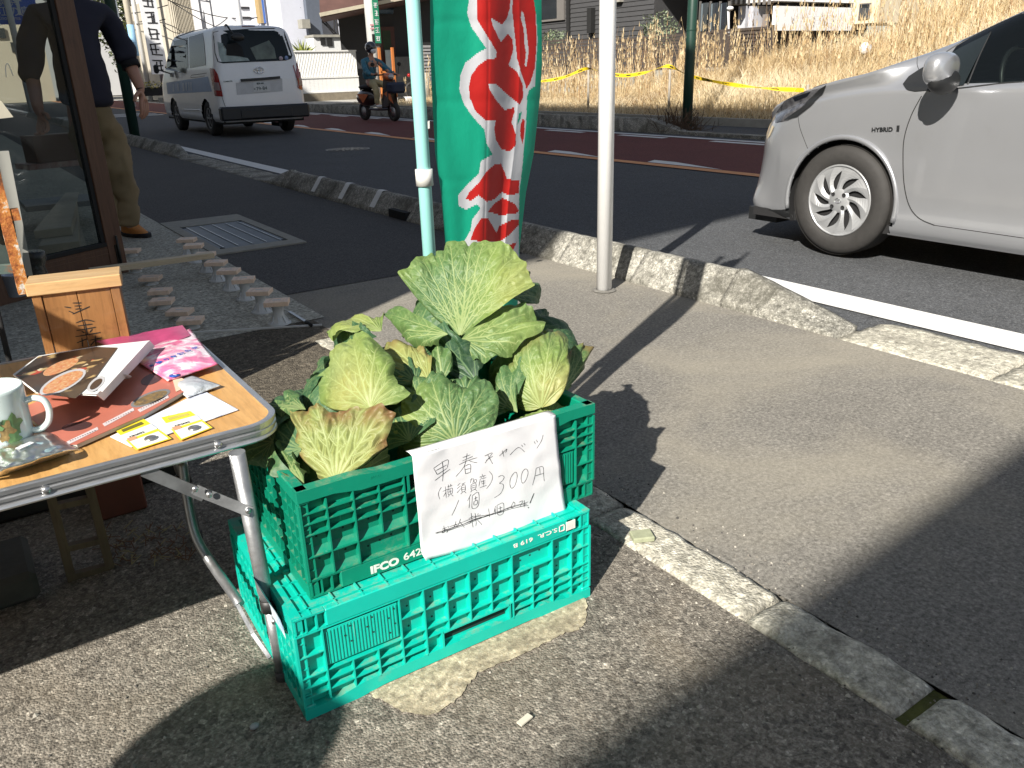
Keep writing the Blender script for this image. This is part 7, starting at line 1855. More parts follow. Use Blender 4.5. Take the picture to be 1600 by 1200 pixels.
# ------------------------------------------------------------------ shrubs (small, rooted behind the fence and by the shops)
def shrub(name, label, cat, c, r_, n, lw, mats, seed, trunk=True, flat=1.0):
    t = thing(name, label, cat, c); rr = np.random.RandomState(seed)
    d = rr.normal(0, 1, (n, 3)); d /= np.linalg.norm(d, axis=1)[:, None]; rad = rr.uniform(.35, 1, n)**.5
    lump = 1+.28*np.sin(d[:, 0]*4+seed)*np.sin(d[:, 1]*5+1)*np.sin(d[:, 2]*4+2)
    P = d*(rad*lump)[:, None]*np.array(r_)
    b = MB()
    a = rr.uniform(0, 2*pi, n); ti = rr.uniform(-.9, .9, n); s_ = rr.uniform(.6, 1.3, n)*lw
    for i in range(n):
        u_ = V((cos(a[i]), sin(a[i]), ti[i])).normalized(); v_ = u_.cross(V((d[i, 0]+.3, d[i, 1], .6))).normalized(); p = V(P[i])
        b.add([p-u_*s_[i], p+v_*s_[i]*.45, p+u_*s_[i], p-v_*s_[i]*.45], [[0, 1, 2, 3]], int(rr.randint(len(mats))))
    cr_ = b.build('crown', mats, t); cr_.location = (0, 0, r_[2]*flat)
    if trunk:
        MB().tube([(0, 0, -r_[2]*.2), (.05*r_[0], 0, r_[2]*.5), (0, .05, r_[2])], [r_[0]*.09+.01, r_[0]*.06, .01], 7).build('trunk', M_dw, t)
    return t
M_l1, M_l2, M_l3 = pm('dusty leaf', (.15, .20, .11), .6, var=.3), pm('grey-green leaf', (.24, .28, .18), .6, var=.3), pm('dark leaf', (.035, .06, .025), .6, var=.3)
shrub('shrub', 'grey-green leafy shrub behind the slat fence, beside the recessed porch', 'shrub', AX(1030, 62, 18.9)-V((0, 0, .3)), (.45, .75, .55), 900, .045, [M_l1, M_l2], 3)
shrub('shrub', 'dusty shrub behind the slat fence below the house window by the banner', 'shrub', AX(866, 60, 19.2)-V((0, 0, .25)), (.3, .7, .28), 500, .045, [M_l1, M_l2], 5)
def glyph(x, y, z, r, mat, par, seed):
    """an unreadable distant character: a few brush bars"""
    rr = random.Random(seed); b = MB()
    for i in range(3): q = z+r*(.8-.8*i)+rr.uniform(-.1, .1)*r; b.bar((x-r*rr.uniform(.5, 1), y, q), (x+r*rr.uniform(.5, 1), y, q+rr.uniform(-.2, .2)*r), r*.2, .01, 0, (0, 1, 0))
    for i in range(2): q = x+r*rr.uniform(-.7, .7); b.bar((q, y-.003, z-r*rr.uniform(.5, 1)), (q+rr.uniform(-.3, .3)*r, y-.003, z+r*rr.uniform(.5, 1)), r*.2, .01, 0, (0, 1, 0))
    o = b.build('lettering', mat, par); o['kind'] = 'stuff'; return o
# ------------------------------------------------------------------ across the street beyond: shops, fence, poles, signs
YS = 30.0
def ps2(name, u0, v0, u1, v1, Y, dy, mat, par, z0=None, off=0):
    a, c = AY(u0, v1, Y), AY(u1, v0, Y)
    return MB().box((min(a.x, c.x), Y-off, a.z if z0 is None else z0), (max(a.x, c.x), Y+dy, c.z)).build(name, mat, par)
o = sheet('far_pavement', 10.2, 40, 27.3, 46, .13, pm('pale pavement', (.42, .41, .38), .85, var=.15));  # pale pavement, tone slightly varied
fw_ = struct(thing('far_pavement_kerb', 'low pale kerb stones', 'kerb')); del fw_['category']
x = 10.3
while x < 22: MB().box((x, 27.1, -.02), (x+.59, 27.3, .14)).build('kerb_block', M_conc, fw_); x += .6
dd = thing('dark_shop', 'dark grey shop front with a brown awning on the corner across the street', 'shop')
aD = AY(545, 200, YS+1.5)
MB().prism([(aD.x, YS+1.5), (26, YS+1.5), (34, YS+9), (aD.x*(YS+9)/(YS+1.5)+.3, YS+9)], 0, 7).build('wall', pm('charcoal shop wall', (.035, .036, .038), .7, var=.15), dd)
ps2('stone_wall', 622, 88, 668, 140, YS+1.0, .4, pm('grey split stone', (.20, .20, .19), .85, var=.35, vs=5, bump=.9, bs=8, bd=.05), dd, z0=.1)
# the awning: sloped brown slab over the front
a, c = AY(500, 22, YS-1.0), AY(700, -18, YS-1.0)
MB().add([(a.x, YS-1.0, a.z), (c.x, YS-1.0, c.z), (c.x+1, YS+1.4, c.z+1.6), (a.x*(YS+1.4)/(YS-1)+.1, YS+1.4, a.z+1.6), (a.x, YS-1.0, a.z-.12), (c.x, YS-1.0, c.z-.12), (c.x+1, YS+1.4, c.z-.12), (a.x*(YS+1.4)/(YS-1)+.1, YS+1.4, a.z-.12)], [[0, 1, 2, 3], [4, 7, 6, 5], [0, 4, 5, 1], [1, 5, 6, 2], [3, 7, 4, 0]]).build('awning', pm('brown shingle awning', (.11, .055, .045), .8, var=.3, vs=2.2, bump=.6, bs=6), dd)
MB().bar(AY(500, 23, YS-1.06), AY(700, -17, YS-1.06), .06, .12).build('awning_edge', pm('cream fascia', (.55, .5, .38), .7), dd)
o = ps2('door', 592, 42, 614, 150, YS+1.5, 0, pm('dark red-brown door', (.10, .035, .025), .5), dd, off=.08); ps2('door_pane', 598, 48, 608, 80, YS+1.5, 0, M_l3, o, off=.1)
ps2('notice', 604, 78, 612, 112, YS+1.2, 0, pm('pale notice paper', (.55, .62, .62), .6), dd, off=.02)
MB().tube([AY(572, 16, YS+1.2), AY(613, 17, YS+1.2)], .12, 10).build('duct', pm('blue-grey duct', (.10, .15, .2), .4, .5), dd)
sg = thing('blackboard_sign', 'orange-framed blackboard menu sign standing outside the dark shop', 'sign board', (0, 0, 0))
M_or = pm('orange varnished wood', (.48, .16, .04), .5)
q = [AY(599, 160, 28.2), AY(619, 158, 28.2)]; x0, x1 = q[0].x, q[1].x; zb_ = .13
MB().box((x0, 28.2, zb_+.28), (x1, 28.24, 1.05)).build('board', pm('blackboard', (.02, .022, .022), .7), sg)
for (a, c) in (((x0, zb_), (x0, 1.9)), ((x1, zb_), (x1, 1.9))): MB().box((a[0]-.04, 28.17, a[1]), (a[0]+.04, 28.26, c[1])).build('frame_post', M_or, sg)
MB().box((x0-.04, 28.16, zb_), (x1+.04, 28.28, zb_+.22)).build('foot_board', M_or, sg); MB().box((x0, 28.17, 1.05), (x1, 28.27, 1.12)).build('frame_rail', M_or, sg)
b = MB(); rr = random.Random(9)
for k in range(9):
    for j in range(4):
        if rr.random() < .7: b.box((x0+.06+j*.09, 28.19, .50+k*.058), (x0+.06+j*.09+rr.uniform(.03, .08), 28.196, .515+k*.058))
b.build('chalk_writing', M_chalk, sg)['kind'] = 'stuff'
pw = thing('utility_pole', 'white painted utility pole with a vertical green sign in front of the dark shop', 'utility pole')
pB, pT = AY(590, 150, 28.6), AY(571, -10, 28.6)
MB().tube([V((pB.x, 28.6, .1)), V((pB.x+.0, 28.6, 7))], .21, 18).build('pole', pm('weathered white concrete', (.62, .62, .60), .7, var=.2, vs=3), pw)
gsn = MB().box((pB.x-.02, 28.36, 2.05), (pB.x+.20, 28.41, 4.2)).build('green_sign', pm('sign green', (.02, .22, .12), .5), pw)
for k, chh in enumerate('メールはがき'):
    glyph(pB.x+.09, 28.355, 3.55-.27*k, .085, M_wh1, gsn, k+20)
MB().box((pB.x-.12, 28.37, 1.95), (pB.x+.18, 28.40, 2.35)).build('black_sign', M_black, pw)
for k in range(2): MB().box((pB.x-.17, 28.37, 2.50+.12*k), (pB.x+.15, 28.39, 2.55+.12*k)).build('pink_notice', pm('faded pink', (.6, .3, .33), .6) if k == 0 else bpy.data.materials['faded pink'], pw)
# white corrugated fence and baluster rail
wf = thing('white_fence', 'white corrugated panel fence over a white slotted rail behind the scooter', 'fence')
M_wf = pm('white fence enamel', (.74, .74, .72), .5, var=.08)
fa, fb = AY(466, 150, 31.0), AY(562, 150, 31.0); xa, xb = fa.x, fb.x
z1 = AY(500, 81, 31).z; zm = AY(500, 120, 31).z; z0 = AY(500, 143, 31).z
b = MB(); n = 40; vs = []
for i in range(n*2+1):
    xx = xa+(xb-xa)*i/(n*2); vs += [(xx, 31-(.035 if i % 2 else 0), zm), (xx, 31-(.035 if i % 2 else 0), z1)]
b.add(vs, [[2*i, 2*i+2, 2*i+3, 2*i+1] for i in range(n*2)]); b.build('corrugated_panel', M_wf, wf)
MB().box((xa, 30.93, z1), (xb, 31.05, z1+.05)).build('top_rail', M_wf, wf); MB().box((xa, 30.93, zm-.05), (xb, 31.05, zm-.005)).build('middle_rail', M_wf, wf); MB().box((xa, 30.93, z0-.05), (xb, 31.05, z0)).build('bottom_rail', M_wf, wf)
for k in range(15):
    xx = xa+(xb-xa)*(k+.5)/15; MB().box((xx-.085, 30.96, z0), (xx+.085, 31.0, zm-.05)).build('baluster', M_wf, wf)
MB().box((xa, 31.06, .13), (xb, 31.1, zm)).build('backing', M_dark, wf)
MB().box((xa-.2, 30.9, .1), (xb+.3, 31.2, z0-.06)).build('plinth', pm('brown stone plinth', (.22, .19, .14), .8, var=.3), wf)
# white house behind it with a stepped box and hanging cables
wh = thing('white_side_house', 'white house wall with black hanging cables behind the white fence', 'house')
ps2('wall', 455, -60, 562, 150, 36, 4, pm('bluish white wall', (.62, .64, .72), .7, var=.05), wh); ps2('meter_box', 492, 56, 536, 82, 34.5, .8, M_wh1, wh); ps2('meter_lid', 490, 54, 538, 58, 34.4, 1, M_conc, wh)
ps2('dark_window', 502, 60, 508, 70, 34.45, .1, M_dark, wh); ps2('dark_window', 512, 60, 519, 72, 34.45, .1, M_dark, wh); ps2('corner_column', 484, -60, 493, 60, 35.5, .3, pm('slate blue column', (.12, .14, .18), .7), wh)
M_cable = pm('black cable', (.015, .015, .017), .6)
for P_ in ([(495, 24), (520, 22), (522, 55)], [(525, 22), (528, 50), (530, 60)], [(523, 22), (540, 44), (556, 48), (556, 35), (540, 33), (538, 70)], [(556, 34), (558, 50), (556, 60)], [(494, 26), (514, 44), (540, 78), (556, 95)], [(500, 24), (530, 58), (558, 88)]):
    MB().tube(catmull([AY(u, v, 35.7) for u, v in P_], 6), .035, 6).build('cable', M_cable, wh)
ps2('wall_box', 473, 30, 484, 44, 35.2, .5, M_conc, wh)
pt = thing('spiky_plant', 'spiky yucca with yellow-green leaves between the van and the white fence', 'plant', AY(474, 90, 32.5))
b = MB(); rr = random.Random(3)
for i in range(110):
    a = rr.uniform(0, 2*pi); e = rr.uniform(-.2, 1.4); L_ = rr.uniform(.4, .85); d = V((cos(a)*cos(e), sin(a)*cos(e), sin(e))); s_ = d.cross(V((0, 0, 1)))
    if s_.length < .01: continue
    s_ = s_.normalized()*.028; b.add([-s_, s_, d*L_*.6+s_*.8, d*L_-V((0, 0, .12*cos(e))), d*L_*.6-s_*.8], [[0, 1, 2, 3, 4]], rr.choice((0, 0, 1)))
b.build('leaves', [pm('yucca leaf', (.32, .36, .08), .5), pm('dark yucca leaf', (.08, .12, .03), .5)], pt); MB().tube([(0, 0, -1.2), (0, 0, 0)], .07, 8).build('stem', M_dw, pt)
# left group of buildings down the street
def bld(name, label, Y, dy, u0, v0, u1, col, cat='building', z0=0):
    t = thing(name, label, cat); a, c = AY(u0, 150, Y), AY(u1, v0, Y)
    MB().box((min(a.x, c.x), Y, z0), (max(a.x, c.x), Y+dy, max(c.z, 3))).build('wall', pm('wall '+label[:12], col, .75, var=.08, vs=1), t); return t
t1_ = bld('white_office', 'white office block with dark horizontal joints above the van roof', 40, 8, 376, -70, 470, (.62, .62, .64))
for v in (12, 27): ps2('dark_joint', 376, v, 470, v+2, 40, 0, M_cable, t1_, off=.06)
ps2('blue_pillar', 414, -60, 426, 36, 38, .6, pm('blue pillar', (.05, .14, .45), .5), t1_); ps2('tan_pillar', 408, -60, 413, 36, 38.1, .5, pm('tan pillar', (.42, .3, .14), .7), t1_)
ps2('downpipe', 463, -60, 468, 60, 39.5, .3, M_cable, t1_); ps2('shop_eave', 440, 36, 476, 44, 38, 1.5, pm('cream eave', (.6, .57, .48), .7), t1_); ps2('dark_porch', 444, 45, 480, 150, 38.6, .5, M_dark, t1_); ps2('blue_gable', 446, 46, 462, 62, 38.4, .2, pm('dull blue gable', (.08, .12, .28), .6), t1_)
t2_ = thing('corrugated_tank', 'tall beige corrugated round-cornered building with a rusty top edge above the van', 'building')
a, c = AY(275, 150, 46), AY(374, 150, 46); M_cor = pm('beige corrugated sheet', (.48, .44, .36), .6, var=.15, vs=1)
b = MB(); n = 90; vs = []
zt2 = AY(300, -8, 46).z
for i in range(n+1):
    f = i/n; xx = a.x+(c.x-a.x)*f; yy = 46+.10*(i % 2)+(2.5*(1-f/.2)**2 if f < .2 else 0); vs += [(xx, yy, 0), (xx, yy, zt2)]
b.add(vs, [[2*i, 2*i+2, 2*i+3, 2*i+1] for i in range(n)]); b.build('corrugated_wall', M_cor, t2_)
MB().box((a.x, 48.6, 0), (c.x, 55, zt2-.05)).build('wall', M_cor, t2_); MB().tube([(vs[2*i][0], vs[2*i][1]-.03, zt2) for i in range(n+1)], .10, 6).build('rusty_rim', pm('rusty rim', (.3, .12, .06), .8), t2_)
tw = thing('white_pole', 'thin white pole between the beige corrugated building and the white office', 'pole')
a = AY(377, 40, 37); MB().tube([V((a.x, 37, .1)), V((a.x-.1, 37, 8))], .13, 10).build('pole', M_wh1, tw)
t3_ = bld('white_block', 'white three-storey block with a barred window left of the van', 50, 10, 258, -90, 336, (.72, .71, .68))
o = ps2('window', 266, 18, 284, 46, 50, 0, M_trim, t3_, off=.15); ps2('pane', 268, 21, 282, 45, 50, 0, pm('grey pane', (.25, .28, .28), .3), o, off=.2); ps2('bar', 274, 20, 275, 46, 50, 0, M_trim, o, off=.26)
ps2('eave', 256, 55, 300, 58, 49.6, .3, pm('grey eave', (.3, .3, .32), .7), t3_); ps2('blue_wall', 264, -60, 276, 58, 45, .4, pm('pale blue wall', (.30, .42, .55), .7), t3_) if False else None
t4_ = bld('pale_blue_building', 'pale blue building slot beside the beige corrugated building', 52, 6, 300, -60, 345, (.30, .42, .56))
# the far end of the street closes with sunlit fronts
for k, (u0, v0, u1, col, Y, lb) in enumerate((( -60, 30, 60, (.62, .54, .42), 60, 'cream building seen through the door glass at the far left'), (60, -30, 170, (.5, .5, .5), 75, 'grey building behind the man at the end of the street'), (168, 60, 262, (.66, .64, .6), 80, 'low pale building closing the view beyond the far utility poles'))):
    tt = bld('street_end_building', lb, Y, 8, u0, v0, u1, col)
    for j in range(5):
        uu = u0+(u1-u0)*(j+.3)/5; ps2('window', uu, v0+14+(j % 2)*22, uu+(u1-u0)*.09, v0+30+(j % 2)*22, Y, 0, M_winD, tt, off=.1)
M_tree = [pm('evergreen leaf a', (.10, .12, .03), .6, var=.4), pm('evergreen leaf b', (.035, .055, .018), .6, var=.4)]
p = AY(198, 150, 55); tr1 = shrub('evergreen_tree', 'dark green street tree behind the man, left of the far utility poles', 'tree', V((p.x, 55, 2.0)), (1.3, 1.3, 3.2), 2200, .16, M_tree, 11)
MB().tube([(0, 0, -2.2), (.1, 0, 2)], [.2, .12], 8).build('trunk', M_dw, tr1)
for (u, Y, r_, zt2, lb, cc) in ((203, 40, .12, 9, 'slim white pole nearest the man in the row of street poles', (.6, .66, .7)), (222, 46, .15, 9, 'tan utility pole with a pale blue band in the row of street poles', (.42, .38, .3)), (233, 50, .12, 9, 'pale grey pole, third from the left in the row of street poles', (.55, .55, .54)), (259, 43, .17, 9.5, 'grey concrete utility pole carrying the vertical shop sign', (.34, .34, .33))):
    a = AY(u, 140, Y); t = thing('utility_pole', lb, 'utility pole', (a.x, Y, 0), 0, 'utility poles down the street'); MB().tube([(0, 0, 0), (0, 0, zt2)], r_, 10).build('pole', pm('pole '+lb[:9], cc, .7, var=.15), t)
    if u == 222: MB().tube([(0, 0, 2.2), (0, 0, 3.6)], r_+.02, 10).build('blue_band', pm('pale blue band', (.25, .45, .65), .6), t)
vs_ = thing('vertical_sign', 'vertical white shop sign with blue and dark letters hung beside the far utility pole', 'sign')
a, c = AY(236, 130, 42.5), AY(254, 0, 42.5); a.x = AY(243, 60, 42.5).x-.42; c.x = a.x+.72
MB().box((a.x, 42.5, 1.3), (c.x, 42.6, 6.2)).build('sign_panel', M_wh1, vs_)
for k in range(7):
    glyph(a.x+.36, 42.49, 5.75-.68*k, .27, pm('sign blue', (.05, .12, .45), .6) if k == 0 else (bpy.data.materials['sign blue'] if k < 2 else M_dark), vs_, k)
rs_ = thing('blue_road_sign', 'blue road direction sign with white lettering seen through the door glass', 'road sign')
a, c = AY(-30, 38, 34), AY(44, -50, 34); MB().box((a.x, 34, a.z), (c.x, 34.06, c.z)).build('sign_plate', pm('road sign blue', (.005, .09, .62), .4), rs_)
M_sw = pm('sign white', (.75, .75, .75), .5)
o = text('lettering', '江の島', .34, M_sw, rs_, Matrix.Translation((AY(-4, 22, 33.9).x, 33.97, AY(0, 24, 34).z)) @ XZ); text('lettering', 'Enoshima', .17, M_sw, rs_, Matrix.Translation((AY(-4, 22, 33.9).x, 33.97, AY(0, 31, 34).z)) @ XZ)
text('lettering', '横浜', .34, M_sw, rs_, Matrix.Translation((AY(-4, 22, 33.9).x, 33.97, AY(0, 8, 34).z)) @ XZ)
ar = AY(28, 8, 33.97); MB().prism([(0, .35), (-.14, .12), (-.05, .12), (-.05, -.3), (.05, -.3), (.05, .12), (.14, .12)], 0, .01, 0, Matrix.Translation(ar) @ XZ).build('arrow', M_sw, rs_)
a = AY(24, 60, 33.7); MB().tube([V((a.x, 33.7, .1)), V((a.x, 33.7, 7))], .10, 12).build('pole', M_wh1, rs_)
# overhead wires
wr = thing('overhead_wires', 'black overhead wires crossing in front of the buildings above the van', 'wires')
for (P0, P1, sag) in (((300, -12, 44), (480, 30, 36), .5), ((255, -6, 44), (420, 62, 38), .4), ((262, 0, 44), (470, 12, 36), .6), ((150, 14, 60), (262, 8, 43), .3), ((160, 20, 60), (258, 30, 43), .4), ((255, 40, 43), (300, 30, 50), .5), ((300, -30, 44), (395, 40, 40), .3)):
    a, c = AY(*P0), AY(*P1); MB().tube([a+(c-a)*i/12-V((0, 0, sag*sin(pi*i/12))) for i in range(13)], .022, 5).build('wire', M_cable, wr)
# pedestrian crossing bars, stop line and far pavement life at the end of the road
for k in range(3): sheet('crossing_bar', 3.3+.1*k, 6.4, 29.2+1.0*k, 29.65+1.0*k, -.010, M_white)
pt2 = thing('flower_planter', 'small planter of yellow-green flowers at the foot of the far utility pole', 'planter', AY(236, 146, 40))
MB().box((-.5, -.2, -.1), (.5, .2, .25)).build('trough', M_dark, pt2)
shrub('planted_bush', 'low yellow-green bush in the far planter beneath the vertical sign', 'bush', AY(236, 140, 40), (.55, .3, .22), 260, .05, [pm('yellow petal leaf', (.4, .34, .06), .6), M_l3], 21, False, .6)
# low wall remnants and a parked motorcycle right of the dark shop
gw = thing('grey_fence', 'grey horizontal louvre fence beside the dark shop, between mint pole and banner', 'fence')
a, c = AY(663, 160, 29.2), AY(700, 60, 29.2)
for k in range(14): MB().box((a.x, 29.2, .35+.12*k), (c.x, 29.23, .43+.12*k)).build('louvre', pm('louvre grey', (.3, .3, .31), .5) if k == 0 else bpy.data.materials['louvre grey'], gw)
MB().box((a.x-.05, 29.25, .1), (c.x, 29.3, 2.1)).build('backing', M_dark, gw)
dm = thing('delineator_post', 'short pale concrete post at the far kerb, left of the banner', 'bollard', AY(668, 162, 27.6)); dm.location.z = .13
MB().tube([(0, 0, 0), (0, 0, .9)], .13, 14).build('post', M_conc, dm)
bp = thing('striped_barrier', 'low black and white striped concrete barrier beneath the parked motorcycle', 'barrier', (0, 0, 0))
a, c = AY(602, 178, 24.6), AY(668, 178, 24.6)
for k in range(6):
    x0 = a.x+(c.x-a.x)*k/6; MB().box((x0+.003, 24.6, -.01), (x0+(c.x-a.x)/6-.003, 24.85, .32), bev=.03).build('block', M_black if k % 2 == 0 else M_wh1, bp)
mo = thing('parked_motorcycle', 'white and black motorcycle parked outside the dark shop', 'motorcycle', AY(657, 160, 27.7)); mo.location.z = .13
for (dx_, nm) in ((-.30, 'wheel'), (.95, 'wheel')):
    w_ = MB(); w_.tube([(dx_+.26*cos(2*pi*i/24), 0, .30+.26*sin(2*pi*i/24)) for i in range(24)], .045, 8, closed=True)
    for i in range(6): w_.bar((dx_, 0, .30), (dx_+.24*cos(i), 0, .30+.24*sin(i)), .012, .012)
    w_.build(nm, M_rub, mo)
MB().ball((.35, 0, .55), (.42, .12, .2), 14, 8).build('body', M_wh1, mo); MB().ball((-.05, 0, .78), (.3, .13, .09), 12, 7).build('seat', M_black, mo); MB().ball((-.40, 0, .82), (.07, .07, .07), 8, 6).build('tail_light', M_redl, mo)
MB().tube([(.95, 0, .30), (.72, 0, .95), (.62, .25, 1.05)], .03, 8).build('fork', M_chrome, mo); MB().tube([(.62, -.25, 1.05), (.62, .25, 1.05)], .018, 6).build('handlebar', M_black, mo)
MB().tube([(.1, .08, .25), (.3, .05, .35), (.6, .08, .3)], .09, 8).build('engine', M_dark, mo)
# ------------------------------------------------------------------ people
M_skin, t_, b_ = nodes('skin'); b_.inputs['Base Color'].default_value = (.42, .22, .15, 1); b_.inputs['Roughness'].default_value = .5; b_.inputs['Subsurface Weight'].default_value = .1; b_.inputs['Subsurface Scale'].default_value = .01
bumpn(t_, b_, noise(t_, 90, 5, .6), .2, .002)
def skin(name, verts, edges, mats, parent, root=0, lv=2, post=None):
    """verts: (x, y, z, rx, ry); one continuous surface grown round the joints"""
    me = bpy.data.meshes.new(name); me.from_pydata([v[:3] for v in verts], edges, []); o = bpy.data.objects.new(name, me); C.objects.link(o)
    md = o.modifiers.new('s', 'SKIN'); md.use_smooth_shade = True; md.branch_smoothing = .6
    for i, v in enumerate(verts):
        sv = me.skin_vertices[0].data[i]; sv.radius = (v[3], v[4] if len(v) > 4 else v[3]); sv.use_root = (i == root)
    su = o.modifiers.new('u', 'SUBSURF'); su.levels = su.render_levels = lv
    dg = bpy.context.evaluated_depsgraph_get(); m2 = bpy.data.meshes.new_from_object(o.evaluated_get(dg))
    bpy.data.objects.remove(o); m2.name = name
    if post:
        for v in m2.vertices: v.co = post(v.co)
    m2.materials.clear(); m2.materials.append(mats)
    for p in m2.polygons: p.use_smooth = True
    return obj(name, m2, parent)
def chain(V_, E_, pts, start=None):
    idx = []
    for k, p in enumerate(pts):
        V_.append(p); i = len(V_)-1
        if k == 0 and start is not None: E_.append((start, i))
        elif k: E_.append((i-1, i))
        idx.append(i)
    return idx
def hand(V_, E_, wrist, w, d, side, curl=.35, s=1.0):
    """palm and five separate fingers; d = direction of the hand, side = direction towards the thumb"""
    d = V(d).normalized(); sd = V(side); sd = (sd-d*sd.dot(d)).normalized(); nn = d.cross(sd)
    palm = V(w)+d*.045*s; p_ = chain(V_, E_, [(*palm, .024*s, .013*s)], wrist)[0]
    kn = V(w)+d*.085*s
    for k, (o_, L_) in enumerate(((.030, .070), (.010, .080), (-.010, .074), (-.029, .058))):
        b0 = kn+sd*o_*s; P = [(*(b0-d*.012*s), .0095*s, .0095*s)]
        q = V(b0); a = 0
        for j in range(3):
            a += curl*(.6+.3*j); q = q+(d*cos(a)+nn*sin(a))*L_*s*(.42, .32, .26)[j]; P.append((*q, (.0088, .008, .0068)[j]*s, (.0088, .008, .0068)[j]*s))
        chain(V_, E_, P, p_)
    b0 = V(w)+d*.022*s+sd*.022*s; q1 = b0+(sd*.7+d*.6+nn*.25).normalized()*.038*s; q2 = q1+(sd*.3+d*.9+nn*.3).normalized()*.032*s
    chain(V_, E_, [(*b0, .013*s, .013*s), (*q1, .0105*s, .0105*s), (*q2, .0085*s, .0085*s)], p_)
# --- the man at the door
YM = 6.2
def A(u, v, dy=0.0): return AY(u, v, YM+dy)
ft = G(215, 368); man = thing('person', 'man in navy sweater, khaki trousers and orange shoes standing behind the open door', 'person', (0, 0, 0))
hip = A(135, 172); scale = 1
Vv_, E_ = [], []
pel = A(128, 168); chest = A(112, 60); neck = A(104, -12); hd = A(98, -62)
sL, sR = A(52, 16, .0), A(165, 10, .0)     # picture left, picture right
chain(Vv_, E_, [(*pel, .16, .11), (*A(120, 120), .145, .10), (*chest, .18, .115), (*A(107, 15), .16, .10), (*neck, .06, .06), (*A(102, -30), .058, .058), (*A(100, -50, -.02), .085, .09), (*A(97, -78), .078, .09), (*A(96, -95), .05, .06)])
eR, wR = A(196, 84, -.05), A(219, 137, -.18); eL, wL = A(48, 108, -.05), A(60, 172, -.2)
iR = chain(Vv_, E_, [(*A(160, 20), .058), (*A(180, 48), .050), (*eR, .045), (*A(208, 112, -.1), .044), (*wR, .030, .034)], 3); hand(Vv_, E_, iR[-1], wR, A(226, 165, -.20)-wR, V((-.55, -.75, -.3)), .30, 1.25)
iL = chain(Vv_, E_, [(*A(62, 22), .058), (*A(50, 60), .050), (*eL, .045), (*A(54, 140, -.1), .044), (*wL, .030, .034)], 3); hand(Vv_, E_, iL[-1], wL, A(68, 200, -.25)-wL, V((.6, -.75, -.2)), .55, 1.25)
kR, kL = A(184, 262, -.06), A(150, 262, .02); aR, aL = A(199, 340, .02), A(178, 352, -.02)
chain(Vv_, E_, [(*A(158, 195), .085), (*A(178, 225), .075), (*kR, .058), (*A(196, 300), .05), (*aR, .036), (*A(206, 356, -.01), .038)], 0); chain(Vv_, E_, [(*A(124, 200), .085), (*A(138, 230), .075), (*kL, .058), (*A(165, 308), .05), (*aL, .036)], 0)
skin('body', Vv_, E_, M_skin, man)
# face (above the frame, built all the same)
fh = A(99, -62, -.02); F_ = V((.15, -1, 0)).normalized()
M_hair = pm('short black hair', (.015, .012, .01), .6)
sd_ = F_.cross(V((0, 0, 1)))
for q in (-1, 1):
    MB().ball(fh+F_*.078+sd_*.03*q+V((0, 0, .02)), .011, 8, 6).build('eye', pm('eye', (.05, .03, .02), .2) if 'eye' not in bpy.data.materials else bpy.data.materials['eye'], man)
    MB().ball(fh+sd_*.082*q, (.015, .02, .03), 8, 6).build('ear', M_skin, man)
MB().ball(fh+F_*.095-V((0, 0, .012)), (.014, .018, .022), 8, 6).build('nose', M_skin, man); MB().ball(fh+F_*.080-V((0, 0, .05)), (.026, .01, .006), 8, 5).build('mouth', pm('lips', (.35, .12, .1), .5), man)
MB().ball(fh-F_*.012+V((0, 0, .055)), (.098, .108, .085), 16, 10).build('hair', M_hair, man)
def wrinkle(amp, f, seed):
    def fn(c): 
        n_ = mnoise.noise(V((c.x*f, c.y*f, c.z*f*1.4+seed)))*amp+mnoise.noise(V((c.x*f*2.6, c.y*f*2.6, c.z*f*3+seed)))*amp*.45
        return c+V((n_, n_*.8, n_*.3))
    return fn
M_navy = pm('navy sweatshirt', (.020, .021, .038), .9, var=.2, vs=5, bump=.4, bs=200)
V2, E2 = [], []
chain(V2, E2, [(*A(137, 170), .27, .16), (*A(136, 152), .285, .17), (*A(127, 112), .275, .16), (*chest, .27, .165), (*A(107, 12), .24, .14), (*A(105, -6), .085, .075), (*A(104, -14), .075, .07)])
chain(V2, E2, [(*A(160, 20), .10), (*A(180, 50), .088), (*A(197, 84, -.05), .078), (*A(203, 98, -.08), .066)], 4); chain(V2, E2, [(*A(60, 22), .10), (*A(48, 60), .088), (*A(47, 108, -.05), .078), (*A(49, 132, -.08), .066)], 4)
skin('sweatshirt', V2, E2, M_navy, man, 0, 3, wrinkle(.018, 7, 1))
MB().tube([A(202, 97, -.078), A(206, 106, -.09)], .058, 18).build('cuff', pm('black ribbed cuff', (.008, .008, .01), .9), man)
MB().tube([A(215, 142, -.17), A(224, 140, -.19)], .003, 6)
MB().lathe([(.027, -.004), (.030, 0), (.027, .004)], 20, M=Matrix.Translation(A(219, 141, -.18)) @ (wR-eR).to_track_quat('Z', 'Y').to_matrix().to_4x4()).build('wristband', M_black, man)
M_khaki = pm('khaki cotton trousers', (.26, .195, .105), .85, var=.25, vs=5, bump=.5, bs=150)
V3, E3 = [], []
chain(V3, E3, [(*A(142, 188), .25, .15), (*A(143, 170), .255, .15), (*A(141, 160), .24, .14)])
chain(V3, E3, [(*A(168, 214), .14), (*A(178, 238), .122), (*kR, .10), (*A(192, 292), .095), (*A(197, 322), .095), (*A(200, 345, .01), .090), (*A(201, 354, .01), .075)], 0); chain(V3, E3, [(*A(126, 210), .105), (*A(140, 240), .092), (*A(152, 270, .02), .082), (*A(166, 312), .074), (*A(176, 340), .070), (*A(179, 352), .064)], 0)
skin('trousers', V3, E3, M_khaki, man, 0, 3, wrinkle(.022, 9, 5))
